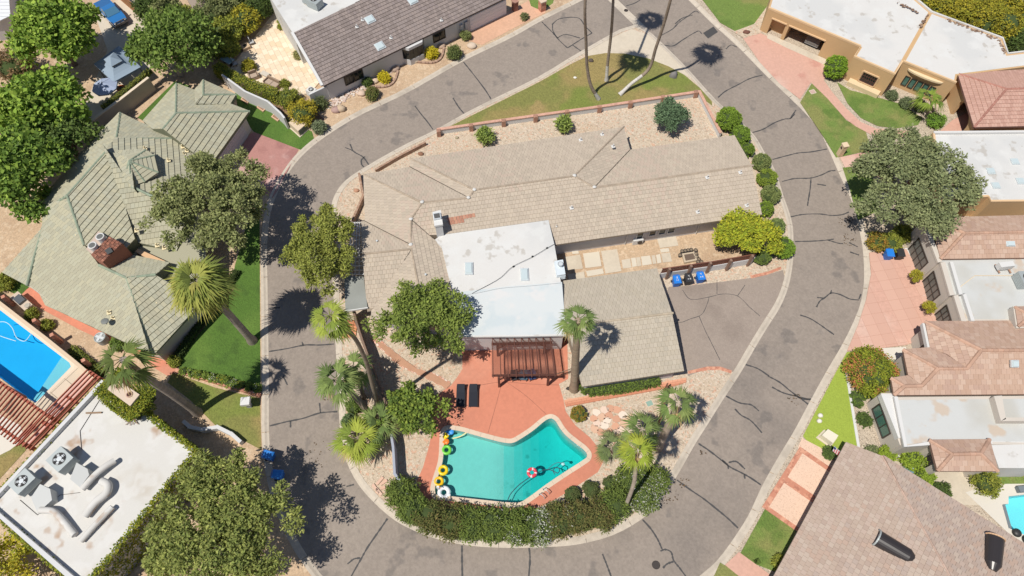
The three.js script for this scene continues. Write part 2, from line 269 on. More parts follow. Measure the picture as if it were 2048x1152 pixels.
const LEFT_EDGE = smooth(ats([[1226, -34], [1166, 0], [1084, 41], [1024, 75], [927, 122], [812, 187], [712, 235], [640, 281], [608, 308], [587, 332], [562, 372], [545, 412], [537, 455], [534, 513], [535, 560], [536, 620], [537, 700], [538, 780], [538, 860], [541, 905], [548, 950], [562, 1005], [586, 1062], [618, 1116], [660, 1168], [730, 1222], [830, 1266], [950, 1290], [1080, 1294], [1220, 1266], [1330, 1212], [1399, 1152]]), 3);
const RIGHT_EDGE = smooth(ats([[1399, 1152], [1434, 1121], [1476, 1064], [1498, 1028], [1524, 972], [1556, 915], [1588, 862], [1618, 806], [1651, 746], [1686, 686], [1708, 641], [1721, 606], [1727, 572], [1728, 538], [1724, 488], [1714, 443], [1704, 405], [1691, 375], [1676, 343], [1656, 297], [1636, 257], [1605, 221], [1573, 190], [1531, 150], [1474, 92], [1424, 47], [1379, 2], [1310, -66]]), 3);
const road = sheetHole('road', [...LEFT_EDGE, ...RIGHT_EDGE.slice(1)], [inset(ISLAND, .2)], 0, M.asphalt);
function kerb(line, side, closed, skip) {              // rolled concrete kerb cast in short sections
  const g = new THREE.Group(); g.name = uniq('kerb'); g.userData.kind = 'structure'; scene.add(g);
  const prof = [[0, .006], [.16, .03], [.34, .105], [.58, .12], [.585, -.06]];
  const rings = prof.map(([d, y]) => offsetLine(line, side * d, closed).map((p) => V(p.x, y, p.z)));
  const n = line.length, end = closed ? n : n - 1; let b = new B(), len = 0;
  const flush = () => { if (b.p.length) b.build('kerb_section', M.kerb, g); b = new B(); len = 0; };
  for (let i = 0; i < end; i++) {
    const j = (i + 1) % n, l = line[i].distanceTo(line[j]), last = len + l > 3.2, t = last ? 1 - .045 / l : 1;
    for (let k = 0; k + 1 < prof.length; k++) { const q = rings[k][i].clone().lerp(rings[k][j], t), r = rings[k + 1][i].clone().lerp(rings[k + 1][j], t); b.poly([rings[k][i], q, r, rings[k + 1][i]], null, k < 3 ? true : undefined); }
    len += l; if (last) flush();
  }
  flush(); return g;
}
kerb(ISLAND, area3(ISLAND) > 0 ? -1 : 1, true); kerb(LEFT_EDGE, area3([...LEFT_EDGE, ...RIGHT_EDGE]) > 0 ? 1 : -1); kerb(RIGHT_EDGE, area3([...LEFT_EDGE, ...RIGHT_EDGE]) > 0 ? 1 : -1);
function area3(p) { let s = 0; for (let i = 0; i < p.length; i++) { const a = p[i], b = p[(i + 1) % p.length]; s += a.x * b.z - b.x * a.z; } return s; }
// concrete gutter that crosses where the two arms of the road meet, and the apron behind it
sheet('valley_gutter', [[1196, -30], [1216, -30], [1236, 0], [1300, 62], [1268, 50], [1216, 0]], .006, M.kerb);
sheetHole('island_gravel', inset(ISLAND, .3), [inset(COPING, .1)], LOT, M.gravel);
{
  const e = area3([...LEFT_EDGE, ...RIGHT_EDGE]) > 0 ? 1 : -1;
  sheetHole('yard_ground', [...offsetLine(LEFT_EDGE, e * .3), ...ats([[1500, 1500], [800, 1750], [-600, 1500], [-900, 500], [-900, -300], [1200, -300]])], [inset(POOL_W, -.02)], LOT, M.dirt);
  sheetHole('yard_ground', [...offsetLine(RIGHT_EDGE, e * .3), ...ats([[1400, -300], [2900, -300], [2900, 700], [2500, 1500], [1500, 1480]])], [inset(POOL_E, -.02)], LOT, M.gravelGrey);
}
// sealed cracks, painted on the asphalt in tar
function seal(pts, w = .13, parent = road, h = .005) {
  const L = smooth(ats(pts, h), 5), r = rng(Math.round(pts[0][0] * 7 + pts[0][1])); const b = new B();
  const a = offsetLine(L, 1), c = offsetLine(L, -1), k = L.map(() => w / 2 * (.65 + .7 * r()));
  const A = L.map((p, i) => p.clone().lerp(a[i], k[i])), C = L.map((p, i) => p.clone().lerp(c[i], k[i]));
  strip(b, A, C); const o = b.build('crack_seal', M.tar, parent); return o;
}
for (const p of [[[927, 124], [948, 150], [972, 182], [982, 198]], [[830, 212], [842, 228], [856, 245], [866, 259]], [[906, 196], [918, 215], [928, 227]], [[1084, 44], [1105, 65], [1120, 82], [1135, 96]], [[1105, 48], [1118, 38], [1157, 36], [1170, 52], [1184, 66]], [[1114, 76], [1130, 69], [1160, 76]], [[1135, 96], [1160, 80], [1184, 66]], [[1105, 48], [1106, 62], [1115, 76]], [[1145, 90], [1162, 102]],
  [[690, 295], [703, 300], [712, 306], [726, 314], [738, 330]], [[730, 313], [723, 320], [724, 330], [728, 334]], [[700, 288], [705, 300]], [[640, 405], [655, 410]],
  [[537, 617], [560, 615]], [[538, 703], [575, 697], [610, 690], [640, 690], [668, 688]], [[604, 684], [607, 692]], [[539, 852], [575, 843], [605, 837], [640, 826], [675, 823]], [[639, 806], [641, 826]], [[581, 842], [581, 855]], [[566, 752], [575, 770]],
  [[693, 973], [708, 969]], [[775, 1037], [762, 1056], [748, 1076], [735, 1095], [722, 1118], [705, 1148], [694, 1170]], [[695, 1128], [708, 1118], [720, 1116]],
  [[924, 1091], [924, 1120], [925, 1160]], [[1058, 1094], [1060, 1115], [1057, 1160]], [[1205, 1108], [1213, 1128], [1223, 1155]], [[1285, 1039], [1302, 1058], [1316, 1080], [1324, 1098]], [[1321, 1102], [1330, 1099], [1342, 1104], [1347, 1120], [1360, 1137], [1374, 1156]], [[1326, 1136], [1334, 1128], [1347, 1123]],
  [[1354, 960], [1380, 979], [1408, 998], [1432, 1017], [1456, 1037], [1476, 1056]], [[1397, 887], [1418, 901], [1440, 918], [1462, 935], [1478, 943], [1500, 955], [1522, 970]], [[1444, 920], [1455, 930], [1457, 938]], [[1457, 925], [1472, 923], [1490, 938]], [[1488, 947], [1490, 958]],
  [[1470, 818], [1482, 830], [1500, 840], [1514, 854], [1524, 866]], [[1452, 792], [1480, 806], [1503, 810], [1518, 822]], [[1491, 729], [1515, 737], [1538, 752]], [[1536, 752], [1560, 765], [1582, 783], [1600, 796], [1617, 809]], [[1544, 774], [1565, 785], [1590, 792], [1622, 800]], [[1588, 790], [1605, 798], [1622, 798]],
  [[1600, 630], [1618, 636], [1638, 648], [1655, 660], [1668, 669]], [[1633, 614], [1640, 602], [1650, 595], [1663, 586], [1680, 589], [1700, 598], [1718, 600]], [[1634, 595], [1646, 596]], [[1663, 580], [1661, 588]], [[1718, 598], [1722, 588]],
  [[1590, 483], [1630, 482], [1655, 480], [1668, 478]], [[1655, 480], [1680, 487], [1686, 487]], [[1700, 504], [1718, 510]], [[1698, 485], [1716, 494]],
  [[1580, 434], [1605, 429], [1640, 428], [1665, 431], [1685, 429], [1698, 424]], [[1564, 363], [1590, 357], [1622, 356], [1645, 349], [1660, 342], [1671, 341]], [[1622, 358], [1620, 380], [1617, 398], [1615, 412]], [[1634, 368], [1652, 371]], [[1545, 319], [1575, 311], [1596, 306], [1620, 304], [1654, 298]],
  [[1505, 265], [1525, 259], [1550, 245], [1570, 238], [1580, 237], [1590, 228]], [[1580, 238], [1592, 220]], [[1436, 195], [1450, 183], [1475, 170], [1500, 157], [1525, 150]], [[1322, 71], [1345, 58], [1358, 45], [1375, 33], [1392, 22], [1398, 26]], [[1350, 48], [1365, 36], [1385, 30]], [[1328, 90], [1345, 92], [1365, 80], [1388, 66], [1398, 62], [1404, 68]], [[1252, 12], [1270, 6], [1280, 0]], [[1452, 98], [1462, 90], [1474, 94]]]) seal(p);
// patched trench and the round covers in the asphalt
sheet('asphalt_patch', [[1406, 66], [1427, 53], [1436, 64], [1416, 77]], .007, M.tar, road);
function cover(px, py, r, m, label) { const c = at(px, py, 0), b = new B(); b.cyl(V(c.x, -.02, c.z), V(c.x, .012, c.z), r, r, 20); b.tube([...Array(21).keys()].map((i) => V(c.x + Math.cos(i / 20 * 6.2832) * r, .012, c.z + Math.sin(i / 20 * 6.2832) * r)), .02, 5, null, false); return single(b, 'manhole_cover', m, label, 'manhole cover'); }
cover(1312, 1130, .3, M.darkFrame, 'round iron cover in the road below the hedge'); cover(1252, 21, .24, M.darkFrame, 'round iron cover in the concrete gutter at the road junction');

// ---------------------------------------------------------------- island surfaces
sheet('concrete_apron', [[1166, 106], [1215, 80], [1262, 58], [1300, 70], [1330, 98], [1372, 138], [1385, 158], [1371, 150], [1336, 132], [1294, 116], [1249, 107], [1211, 106], [1176, 112]], LOT + .004, M.concrete);
sheet('lawn', [[893, 256], [927, 239], [1000, 203], [1080, 163], [1140, 129], [1174, 112], [1211, 106], [1249, 107], [1294, 116], [1336, 132], [1369, 150], [1400, 176], [1424, 203], [1424, 211], [1395, 190], [1199, 220], [1024, 243], [900, 259]], LOT + .008, M.grassDry);
// driveway of the island house
const drive = sheet('driveway', [[1330, 600], [1337, 574], [1380, 571], [1440, 564], [1500, 556], [1536, 549], [1566, 540], [1570, 560], [1556, 600], [1530, 643], [1495, 702], [1466, 744], [1440, 737], [1415, 737], [1376, 752], [1360, 700]], LOT + .006, M.asphaltOld);
for (const p of [[[1340, 648], [1365, 644], [1380, 638], [1403, 629], [1415, 606], [1418, 594]], [[1365, 580], [1380, 598], [1418, 594], [1445, 588], [1475, 592], [1500, 615], [1520, 632]], [[1398, 632], [1410, 660], [1425, 690], [1440, 720]], [[1434, 560], [1434, 588]], [[1475, 592], [1490, 570]]]) seal(p, .05, drive, LOT + .012);
sheet('brick_edging', [[1376, 748], [1376, 742], [1415, 733], [1440, 733], [1464, 741], [1462, 747], [1440, 740], [1416, 740]], LOT + .012, M.brick);
sheet('brick_edging', [[1500, 551], [1536, 543], [1562, 533], [1563, 538], [1536, 549], [1502, 557]], LOT + .012, M.brick);
// courtyard between house and fence
sheet('courtyard_ground', [[1112, 505], [1426, 452], [1500, 470], [1508, 508], [1318, 538], [1122, 572]], LOT + .006, M.dirt);
// pool deck and paths
const DECK = [[935, 682], [1134, 676], [1135, 700], [1136, 758], [1118, 768], [1127, 800], [1131, 822], [1150, 850], [1180, 875], [1200, 900], [1207, 922], [1196, 944], [1160, 968], [1112, 998], [1080, 1014], [1040, 1024], [960, 1024], [890, 1020], [862, 1008], [845, 990], [833, 963], [846, 935], [858, 893], [864, 862], [862, 820], [874, 790], [902, 771], [914, 755], [925, 738], [924, 695]];
const WATER = inset(COPING, .36);
sheetHole('pool_deck', ats(DECK, LOT), [inset(COPING, .04)], LOT + .01, M.redDeck);
{
  const g = thing('swimming_pool', 'turquoise swimming pool with pale coping in the red deck of the island house', 'swimming pool');
  // coping cast in short stones
  const O = COPING, I = inset(COPING, .38), n = O.length, cm = surf({ size: 512, m: 10, base: [.62, .5, .385], grain: .06, layers: [{ f: 12, o: 3, a: .08 }] });
  const ring = part(g, 'coping'); let i = 0;
  while (i < n) { const b = new B(), from = i; let len = 0; const T = [], U = [];
    while (i < n && len < .75) { len += O[i].distanceTo(O[(i + 1) % n]); i++; }
    for (let k = from; k <= i; k++) { T.push(O[k % n]); U.push(I[k % n]); }
    const tip = (a, k) => a[k].clone().lerp(a[k - 1], .012 / Math.max(.05, a[k].distanceTo(a[k - 1])));
    T[T.length - 1] = tip(T, T.length - 1); U[U.length - 1] = tip(U, U.length - 1);
    b.prism([...T, ...U.slice().reverse()].map((p) => V(p.x, LOT + .05, p.z)), LOT - .04); b.build('coping_stone', cm, ring); }
  // basin: shallow at the west end, deep at the east, plastered
  const plaster = surf({ size: 1024, m: 18, base: [.4, .53, .48], grain: .05, layers: [{ f: 6, o: 4, to: [.35, .49, .44], lo: .48, hi: .74, a: .7 }, { f: 60, o: 3, a: .05 }, { f: 14, o: 4, to: [.16, .27, .23], lo: .74, hi: .86, a: .6 }] });
  const b = new B(), x0 = Math.min(...WATER.map((p) => p.x)), x1 = Math.max(...WATER.map((p) => p.x));
  const depth = (x) => -lerp(.75, 2.3, sstep(.34, .85, (x - x0) / (x1 - x0)));
  const W2 = WATER.map((p) => [p.x, p.z]);
  for (let k = 0; k < 40; k++) { const u0 = lerp(x0, x1, k / 40), u1 = lerp(x0, x1, (k + 1) / 40); const c = clipRect(W2, u0, u1, -999, 999); if (!c) continue; b.poly(c.map(([x, z]) => V(x, depth(x), z)), null, true); }
  for (let k = 0; k < W2.length; k++) { const a = WATER[k], c = WATER[(k + 1) % W2.length]; b.quad(V(a.x, depth(a.x), a.z), V(a.x, LOT, a.z), V(c.x, LOT, c.z), V(c.x, depth(c.x), c.z)); }
  b.build('basin', plaster, g);
  const tb = new B(), WI = inset(WATER, .012); for (let k = 0; k < WI.length; k++) { const a = WI[k], c = WI[(k + 1) % WI.length]; tb.quad(V(a.x, -.28, a.z), V(a.x, LOT + .03, a.z), V(c.x, LOT + .03, c.z), V(c.x, -.28, c.z)); } tb.build('tile_band', std([.16, .42, .45], .3), g);
  // the water lies in layers, so its colour deepens with its depth
  const surfW = new THREE.MeshPhysicalMaterial({ transmission: 1, thickness: 0, roughness: .02, ior: 1.33, color: new THREE.Color(.97, .99, .98) });
  const body = new THREE.MeshPhysicalMaterial({ transmission: 1, thickness: 0, roughness: 0, ior: 1.33, specularIntensity: 0, color: new THREE.Color(.77, .988, .994) });
  sheet('water', inset(COPING, .372), -.06, surfW, g);
  for (let y = -.42; y > -2.1; y -= .25) sheet('water_layer', inset(COPING, .375), y, body, g);
  const lad = new B();                                 // steel hand rails of the steps
  for (const [a, c] of [[[1078, 990], [1089, 997]], [[1086, 980], [1098, 988]]]) { const p = at(a[0], a[1], .2), q = at(c[0], c[1], .2); lad.tube([V(p.x, -.5, p.z), V(p.x, .5, p.z), p.clone().setY(.78), p.clone().lerp(q, .5).setY(.85), q.clone().setY(.7), V(q.x, LOT, q.z)], .03, 8); }
  lad.build('hand_rail', M.metalLight, g);
}

{ const jm = std([.3, .12, .08], .95), dk = scene.getObjectByName('pool_deck'); for (const p of [[[1004, 764], [992, 810], [976, 866]], [[1010, 762], [1050, 790], [1092, 828]], [[1000, 700], [1002, 740], [1004, 764]], [[930, 800], [905, 830], [886, 850]], [[1118, 770], [1060, 768], [1004, 764], [950, 772]]]) { const o = seal(p, .035, dk, LOT + .015); o.name = 'deck_joint'; o.material = jm; } }
// ---------------------------------------------------------------- roofs of single tiles
function slopeOf(e1, e2, h, pitch, inside) {           // the plane that rises from an eave towards a point inside
  const A = at(...e1, h), Bq = at(...e2, h), u = Bq.clone().sub(A).normalize(), s = V(0, 1, 0).cross(u).normalize(), I = at(...inside, h);
  if (I.sub(A).dot(s) < 0) s.negate();
  const s2 = s.multiplyScalar(Math.cos(pitch * R)).add(V(0, Math.sin(pitch * R), 0)), n = u.cross(s2).normalize();
  return (px, py) => { const d = rayOf(px, py), t = A.clone().sub(EYE).dot(n) / d.dot(n); return EYE.clone().addScaledVector(d, t); };
}
function ridgeSlope(a, b, pitch, inside) {             // the plane that falls from a ridge towards a point
  const u = b.clone().sub(a).setY(0).normalize(), s = V(0, 1, 0).cross(u).normalize(), I = at(...inside, a.y); if (I.sub(a).dot(s) < 0) s.negate();
  const n = b.clone().sub(a).normalize().cross(s.multiplyScalar(Math.cos(pitch * R)).add(V(0, -Math.sin(pitch * R), 0))).normalize();
  return (px, py) => { const d = rayOf(px, py), t = a.clone().sub(EYE).dot(n) / d.dot(n); return EYE.clone().addScaledVector(d, t); };
}
function slope(e1, e2, h, pitch, pts, inside) { const f = slopeOf(e1, e2, h, pitch, inside || pts[2]); return pts.map((p) => p.isVector3 ? p : p.length > 2 ? at(...p) : f(...p)); }
// o: tw tile width, ch course height, cols tile colours (linear), field look, low: underside height, keep: how many single tiles are parts
function roof(parent, planes, o) {
  const deck = new B(), single_ = [], rest = new B(), r = rng(o.seed || 3), gap = o.gap ?? .014, th = o.th ?? .05;
  const mats = o.cols.map((c) => std(c, .88));
  for (const pl of planes) {
    const src = pl.pts || pl, n = newell(src); if (n.y < 0) n.negate();
    const cen = src.reduce((a, p) => a.add(p), V(0, 0, 0)).divideScalar(src.length), pts = src.map((p) => V(p.x, cen.y - ((p.x - cen.x) * n.x + (p.z - cen.z) * n.z) / n.y, p.z));
    deck.prism(pts.map((p) => p.clone().setY(p.y - .012)), pl.low ?? o.low);
    if (pl.plain) continue;
    const s = V(0, 1, 0).addScaledVector(n, -n.y).normalize(), a = s.clone().cross(n).normalize(), O = pts[0];
    const q = pts.map((p) => { const d = p.clone().sub(O); return [d.dot(a), d.dot(s)]; });
    const us = q.map((p) => p[0]), vs = q.map((p) => p[1]), u0 = Math.min(...us), u1 = Math.max(...us), v0 = Math.min(...vs), v1 = Math.max(...vs);
    const tw = pl.tw ?? o.tw, ch = pl.ch ?? o.ch, P = (u, v, k) => O.clone().addScaledVector(a, u).addScaledVector(s, v).addScaledVector(n, k);
    let row = 0;
    for (let v = v0; v < v1; v += ch, row++) for (let u = u0 - tw * (row % 2 ? .5 : 0) - (r() * .02); u < u1; u += tw) {
      const U0 = u + gap / 2, U1 = u + tw - gap / 2, V0 = v, V1 = v + ch - .004, c = clipRect(q, U0, U1, V0, V1); if (!c) continue;
      const ar = area2(c); if (ar < .004) continue;
      const w = P(u, v, 0), k = clamp(noise3(w.x * .22, w.z * .22, o.seed || 3) * .9 + (r() - .5) * (o.vary ?? .9) + .05, 0, .999), ci = Math.floor(k * o.cols.length);
      if (ar > (U1 - U0) * (V1 - V0) * .995) { single_.push({ u: U0, v: V0, w: U1 - U0, h: V1 - V0, O, a, s, n, ci, d: w.distanceTo(EYE), P }); continue; }
      const K = (vv) => lerp(th, .012, (vv - V0) / (V1 - V0)), col = o.cols[ci], top = c.map(([x, y]) => P(x, y, K(y)));
      rest.poly(top, col, true);
      for (let i = 0; i < c.length; i++) { const j = (i + 1) % c.length; if (Math.hypot(c[i][0] - c[j][0], c[i][1] - c[j][1]) < .01) continue; rest.quad(P(c[i][0], c[i][1], -.01), P(c[j][0], c[j][1], -.01), top[j], top[i], col); }
    }
  }
  const dk = deck.build('roof', o.deck || std(mulc(o.cols[0], .55), .95), parent);
  single_.sort((x, y) => x.d - y.d); const cache = new Map(), keep = o.keep ?? 300;
  const wedge = (w, h) => { const b = new B(), c = [V(0, 0, 0), V(w, 0, 0), V(w, 0, -h), V(0, 0, -h), V(0, th, 0), V(w, th, 0), V(w, .012, -h), V(0, .012, -h)]; return b.hexa(c).geo(); };
  single_.forEach((t, i) => {
    if (i < keep) { const key = t.w.toFixed(3) + '_' + t.h.toFixed(3); if (!cache.has(key)) cache.set(key, wedge(t.w, t.h));
      const m = mesh('roof_tile', cache.get(key), mats[t.ci], dk), X = t.a, Y = t.n, Z = t.s.clone().negate(); if (X.clone().cross(Y).dot(Z) < 0) { /* keep a right-handed frame */ m.matrix.makeBasis(X.clone().negate(), Y, Z); m.matrix.setPosition(t.P(t.u + t.w, t.v, 0)); } else { m.matrix.makeBasis(X, Y, Z); m.matrix.setPosition(t.P(t.u, t.v, 0)); }
      m.matrix.decompose(m.position, m.quaternion, m.scale); }
    else { const K0 = th, K1 = .012, c = o.cols[t.ci], p = (x, y, k) => t.P(t.u + x, t.v + y, k), A = p(0, 0, K0), Bb = p(t.w, 0, K0), C = p(t.w, t.h, K1), D = p(0, t.h, K1);
      rest.poly([A, Bb, C, D], c, true); const dn = c; rest.quad(p(0, 0, -.01), p(t.w, 0, -.01), Bb, A, dn); rest.quad(p(t.w, 0, -.01), p(t.w, t.h, -.01), C, Bb, dn); rest.quad(p(0, t.h, -.01), p(0, 0, -.01), A, D, dn); }
  });
  if (rest.p.length) stuff(rest.build('roof_tile_field', vcol(.88), dk));
  return dk;
}
// a row of half-round caps along a ridge or hip
function caps(parent, segs, col, w = .26, l = .42, m) {
  const b = new B(), r = rng(91);
  for (const [p, q] of segs) { const L = p.distanceTo(q), k = Math.max(1, Math.round(L / l)), d = q.clone().sub(p).normalize(), s = d.clone().cross(V(0, 1, 0)).normalize(), u = s.clone().cross(d);
    for (let i = 0; i < k; i++) { const A = p.clone().lerp(q, i / k), C = p.clone().lerp(q, (i + 1) / k + .012), c = mulc(col, .88 + .24 * r()), lift = .06;
      const ring = (P0, up, sc) => [[-1, -.5], [-.62, .3], [0, .62], [.62, .3], [1, -.5]].map(([x, y]) => P0.clone().addScaledVector(s, x * w / 2 * sc).addScaledVector(u, y * w * .45 + up));
      const a = ring(A, lift, 1), e = ring(C, lift - .03, .9);
      for (let j = 0; j < 4; j++) b.quad(a[j], e[j], e[j + 1], a[j + 1], c); b.poly(a, c); b.poly(e, c); } }
  const o = b.build('ridge_caps', m || vcol(.88), parent); return stuff(o);
}
// a window set into the wall line A-B (plan), between two survey points on its sill
function windowOn(parent, A, C, s0, s1, y0, y1, nx = 2, ny = 1, o = {}) {
  const d = C.clone().sub(A).setY(0).normalize(), nn = V(d.z, 0, -d.x), out = o.flip ? nn.negate() : nn, w = part(parent, o.name || 'window');
  const P = (s, y, k) => V(A.x, 0, A.z).addScaledVector(d, s).addScaledVector(out, k).setY(y), f = o.f ?? .07, fr = new B();
  for (const [a, c] of [[[s0 - f, y0], [s1 + f, y0]], [[s0 - f, y1], [s1 + f, y1]]]) fr.bar(P(a[0], a[1], .03), P(c[0], c[1], .03), .1, f);
  for (const s of [s0 - f / 2, s1 + f / 2]) fr.bar(P(s, y0 + f / 2 + .002, .03), P(s, y1 - f / 2 - .002, .03), f, .1);
  for (let i = 1; i < nx; i++) { const s = lerp(s0, s1, i / nx); fr.bar(P(s, y0 + f / 2 + .002, .028), P(s, y1 - f / 2 - .002, .028), f * .6, .07); }
  for (let i = 1; i < ny; i++) { const y = lerp(y0, y1, i / ny); for (let k = 0; k < nx; k++) fr.bar(P(lerp(s0, s1, k / nx) + f * .32, y, .026), P(lerp(s0, s1, (k + 1) / nx) - f * .32, y, .026), .06, f * .5); }
  fr.build('frame', o.frame || M.darkFrame, w);
  for (let i = 0; i < nx; i++) for (let j = 0; j < ny; j++) { const b = new B(), a0 = lerp(s0, s1, i / nx) + f * .1, a1 = lerp(s0, s1, (i + 1) / nx) - f * .1, b0 = lerp(y0, y1, j / ny), b1 = lerp(y0, y1, (j + 1) / ny); b.hexa([P(a0, b0, .012), P(a1, b0, .012), P(a1, b0, .004), P(a0, b0, .004), P(a0, b1, .012), P(a1, b1, .012), P(a1, b1, .004), P(a0, b1, .004)]); b.build('pane', o.glass || M.glass, w); }
  return w;
}
const along = (A, C, p) => p.clone().sub(A).setY(0).dot(C.clone().sub(A).setY(0).normalize());
function windowPx(parent, A, C, l, rr, y0, y1, nx, ny, o) { const a = along(A, C, at(l[0], l[1], y0)), b = along(A, C, at(rr[0], rr[1], y0)); return windowOn(parent, A, C, Math.min(a, b), Math.max(a, b), y0, y1, nx, ny, o); }
// small roof fittings
function ventPipe(parent, p, m = M.whitePaint, s = 1) { const b = new B(); b.box(p.x, p.y + .07, p.z, .34 * s, .06, .34 * s, .3); b.cyl(p.clone().setY(p.y + .1), p.clone().setY(p.y + .42), .06 * s, .06 * s, 8); return b.build('vent_pipe', m, parent); }
function skylightBox(parent, p, u, w, l, n, rise = .18) {
  const s = u.clone().cross(n).normalize(), g = part(parent, 'skylight'), P = (i, k, y) => p.clone().addScaledVector(u, i).addScaledVector(s, k).addScaledVector(n, y), b = new B(), c = new B();
  b.hexa([P(-w / 2, l / 2, 0), P(w / 2, l / 2, 0), P(w / 2, -l / 2, 0), P(-w / 2, -l / 2, 0), P(-w / 2, l / 2, rise), P(w / 2, l / 2, rise), P(w / 2, -l / 2, rise), P(-w / 2, -l / 2, rise)]); b.build('curb', M.metalLight, g);
  const k = .44; c.hexa([P(-w * k, l * k, rise + .004), P(w * k, l * k, rise + .004), P(w * k, -l * k, rise + .004), P(-w * k, -l * k, rise + .004), P(-w * .34, l * .36, rise + .12), P(w * .34, l * .36, rise + .12), P(w * .34, -l * .36, rise + .12), P(-w * .34, -l * .36, rise + .12)]); c.build('dome', M.skylight, g); return g;
}
// ---------------------------------------------------------------- the house on the island
const SAND = [[.45, .38, .3], [.47, .395, .315], [.435, .365, .29], [.48, .405, .32], [.46, .385, .305], [.425, .36, .285], [.465, .375, .3]];
{
  const g = thing('main_house', 'sprawling single-storey house with sand-coloured tiled roof and white flat section on the island', 'house');
  const e = 2.7, p = 15;
  const S = slopeOf([1109, 490], [1524, 429], e, p, [1200, 380]);
  const c1 = S(844, 405), c2 = S(822, 439), c3 = S(949, 380), c4 = S(937, 396), rE = S(1149, 352), rJ = S(1189, 375), rR = S(1503, 331), nw = at(727, 349, e), n1 = at(819, 334, e), n2 = at(822, 318, e), ne = at(1247, 254, e), nv = at(1260, 300, e), nr = at(1469, 271, e), se = at(1524, 429, e), sw = at(1109, 490, e);
  const W = slopeOf([727, 349], [732, 443], e, p, [800, 400]), c5 = W(822, 490), wv = at(730, 443, e), gw = at(722, 443, e), gwS = at(733, 600, e);
  const rS = W(838, 576), rS2 = W(851, 645), gc = W(824, 498), gr = at(725, 508, gc.y), GN = ridgeSlope(gr, gc, p, [770, 460]), GS = ridgeSlope(gr, gc, p, [770, 560]), E = ridgeSlope(c2, rS2, p, [880, 560]);
  roof(g, [
    { pts: [S(857, 470), S(880, 470), S(1097, 440), sw, se, rR, rJ, rE, c3, c4, c1, c2] },
    { pts: [n2, ne, rE, c3] }, { pts: [ne, nv, rJ, rE] }, { pts: [nv, nr, rR, rJ] }, { pts: [nw, n1, c4, c1] }, { pts: [n1, n2, c3, c4] },
    { pts: [nw, c1, c2, c5, wv] },
    { pts: [GN(722, 444), GN(731, 443), c5, gc, gr] },
    { pts: [gr, gc, GS(789, 550), GS(744, 622), GS(735, 624), GS(730, 570)] },
    { pts: [gc, rS, rS2, W(742, 638), W(743, 622), W(789, 550)] },
    { pts: [c2, c5, gc, rS, rS2, E(916, 652), E(903, 576), E(895, 545), E(884, 497), E(869, 479), E(857, 470)] },
  ], { tw: .335, ch: .41, cols: SAND, low: 2.52, seed: 11, keep: 300, vary: .55, deck: std([.3, .24, .18], .95) });
  caps(g, [[nw, c1], [c1, c2], [c1, c4], [n2, c3], [c4, c3], [c3, rE], [rE, ne], [rE, rJ], [rJ, rR], [c2, c5], [c5, rS], [rS, rS2], [gr, gc]], [.37, .3, .23], .22);
  { const fm = std([.1, .085, .07], .8); for (const [q, w] of [[rJ, nv], [c4, n1], [c5, wv], [gc, GS(744, 622)], [c2, S(857, 470)]]) { const b = new B(); b.bar(q.clone().setY(q.y + .075), w.clone().setY(w.y + .075), .06, .03); b.build('valley_flashing', fm, g); } }
  // mortar blobs where the hips meet
  { const b = new B(); for (const q of [c1, c2, c3, c4, c5, rE, rJ]) b.blob(q.clone().setY(q.y + .1), .2, .1, .19, 9, .3, 2); b.build('mortar_caps', std([.58, .57, .55], .9), g); }
  // red replacement tiles beside the chimney
  { const rm = part(g, 'clay_tile_patch'), rc = [[.42, .2, .135], [.38, .18, .12], [.46, .235, .155]].map((c) => std(c, .85)); let k = 0;
    for (const [a, c, n] of [[[894, 437], [950, 427], 9], [[897, 443.5], [928, 438], 5]]) for (let i = 0; i < n; i++) { const t = i / n, q = S(lerp(a[0], c[0], t), lerp(a[1], c[1], t)), q2 = S(lerp(a[0], c[0], t + .86 / n), lerp(a[1], c[1], t + .86 / n)), dn = S(lerp(a[0], c[0], t) + 1.8, lerp(a[1], c[1], t) + 7.2).sub(q), b = new B(), up = V(0, .085, 0); const A = q.clone().add(up), C = q2.clone().add(up), D = q2.clone().add(dn).add(up), Ee = q.clone().add(dn).add(up); b.prism([A, C, D, Ee], q.y - .25); b.build('clay_tile', rc[k++ % 3], rm); } }
  // walls under the eaves
  const foot = inset([nw, n1, n2, ne, nv, nr, se, sw, at(1112, 560, e), at(900, 600, e), at(910, 660, e), at(742, 638, e), gwS, gw, wv].map((q) => V(q.x, 2.6, q.z)), .55);
  { const b = new B(); b.prism(foot, 0); b.build('wall', M.stuccoGrey, g); }
  { const A = foot[7], C = foot[6]; for (const [l, r] of [[1297, 1309], [1316, 1328], [1334, 1346]]) windowPx(g, A, C, [l, 470 - (l - 1297) * .155], [r, 468 - (l - 1297) * .155], 1.0, 2.1, 1, 1, { flip: true, frame: M.whitePaint }); windowPx(g, A, C, [1268, 478], [1279, 476], .1, 2.1, 1, 1, { flip: true, name: 'door', frame: M.whitePaint });
    for (const [x, y] of [[1252, 474], [1395, 452]]) { const q = at(x, y, 1.2), t = along(A, C, q), d = C.clone().sub(A).setY(0).normalize(), o = A.clone().addScaledVector(d, t).add(V(d.z, 0, -d.x).multiplyScalar(-.06)), b = new B(); b.cyl(V(o.x, LOT, o.z), V(o.x, 2.5, o.z), .045, .045, 8); b.build('downpipe', M.whitePaint, g); } }
  // flat roof over the living room
  const fl = 3.36, flat = ats([[869, 480], [881, 470], [1097, 440], [1109, 490], [1122, 565], [1128, 616], [1132, 671], [1040, 673], [918, 674], [910, 622], [903, 576], [895, 545], [884, 497]], fl);
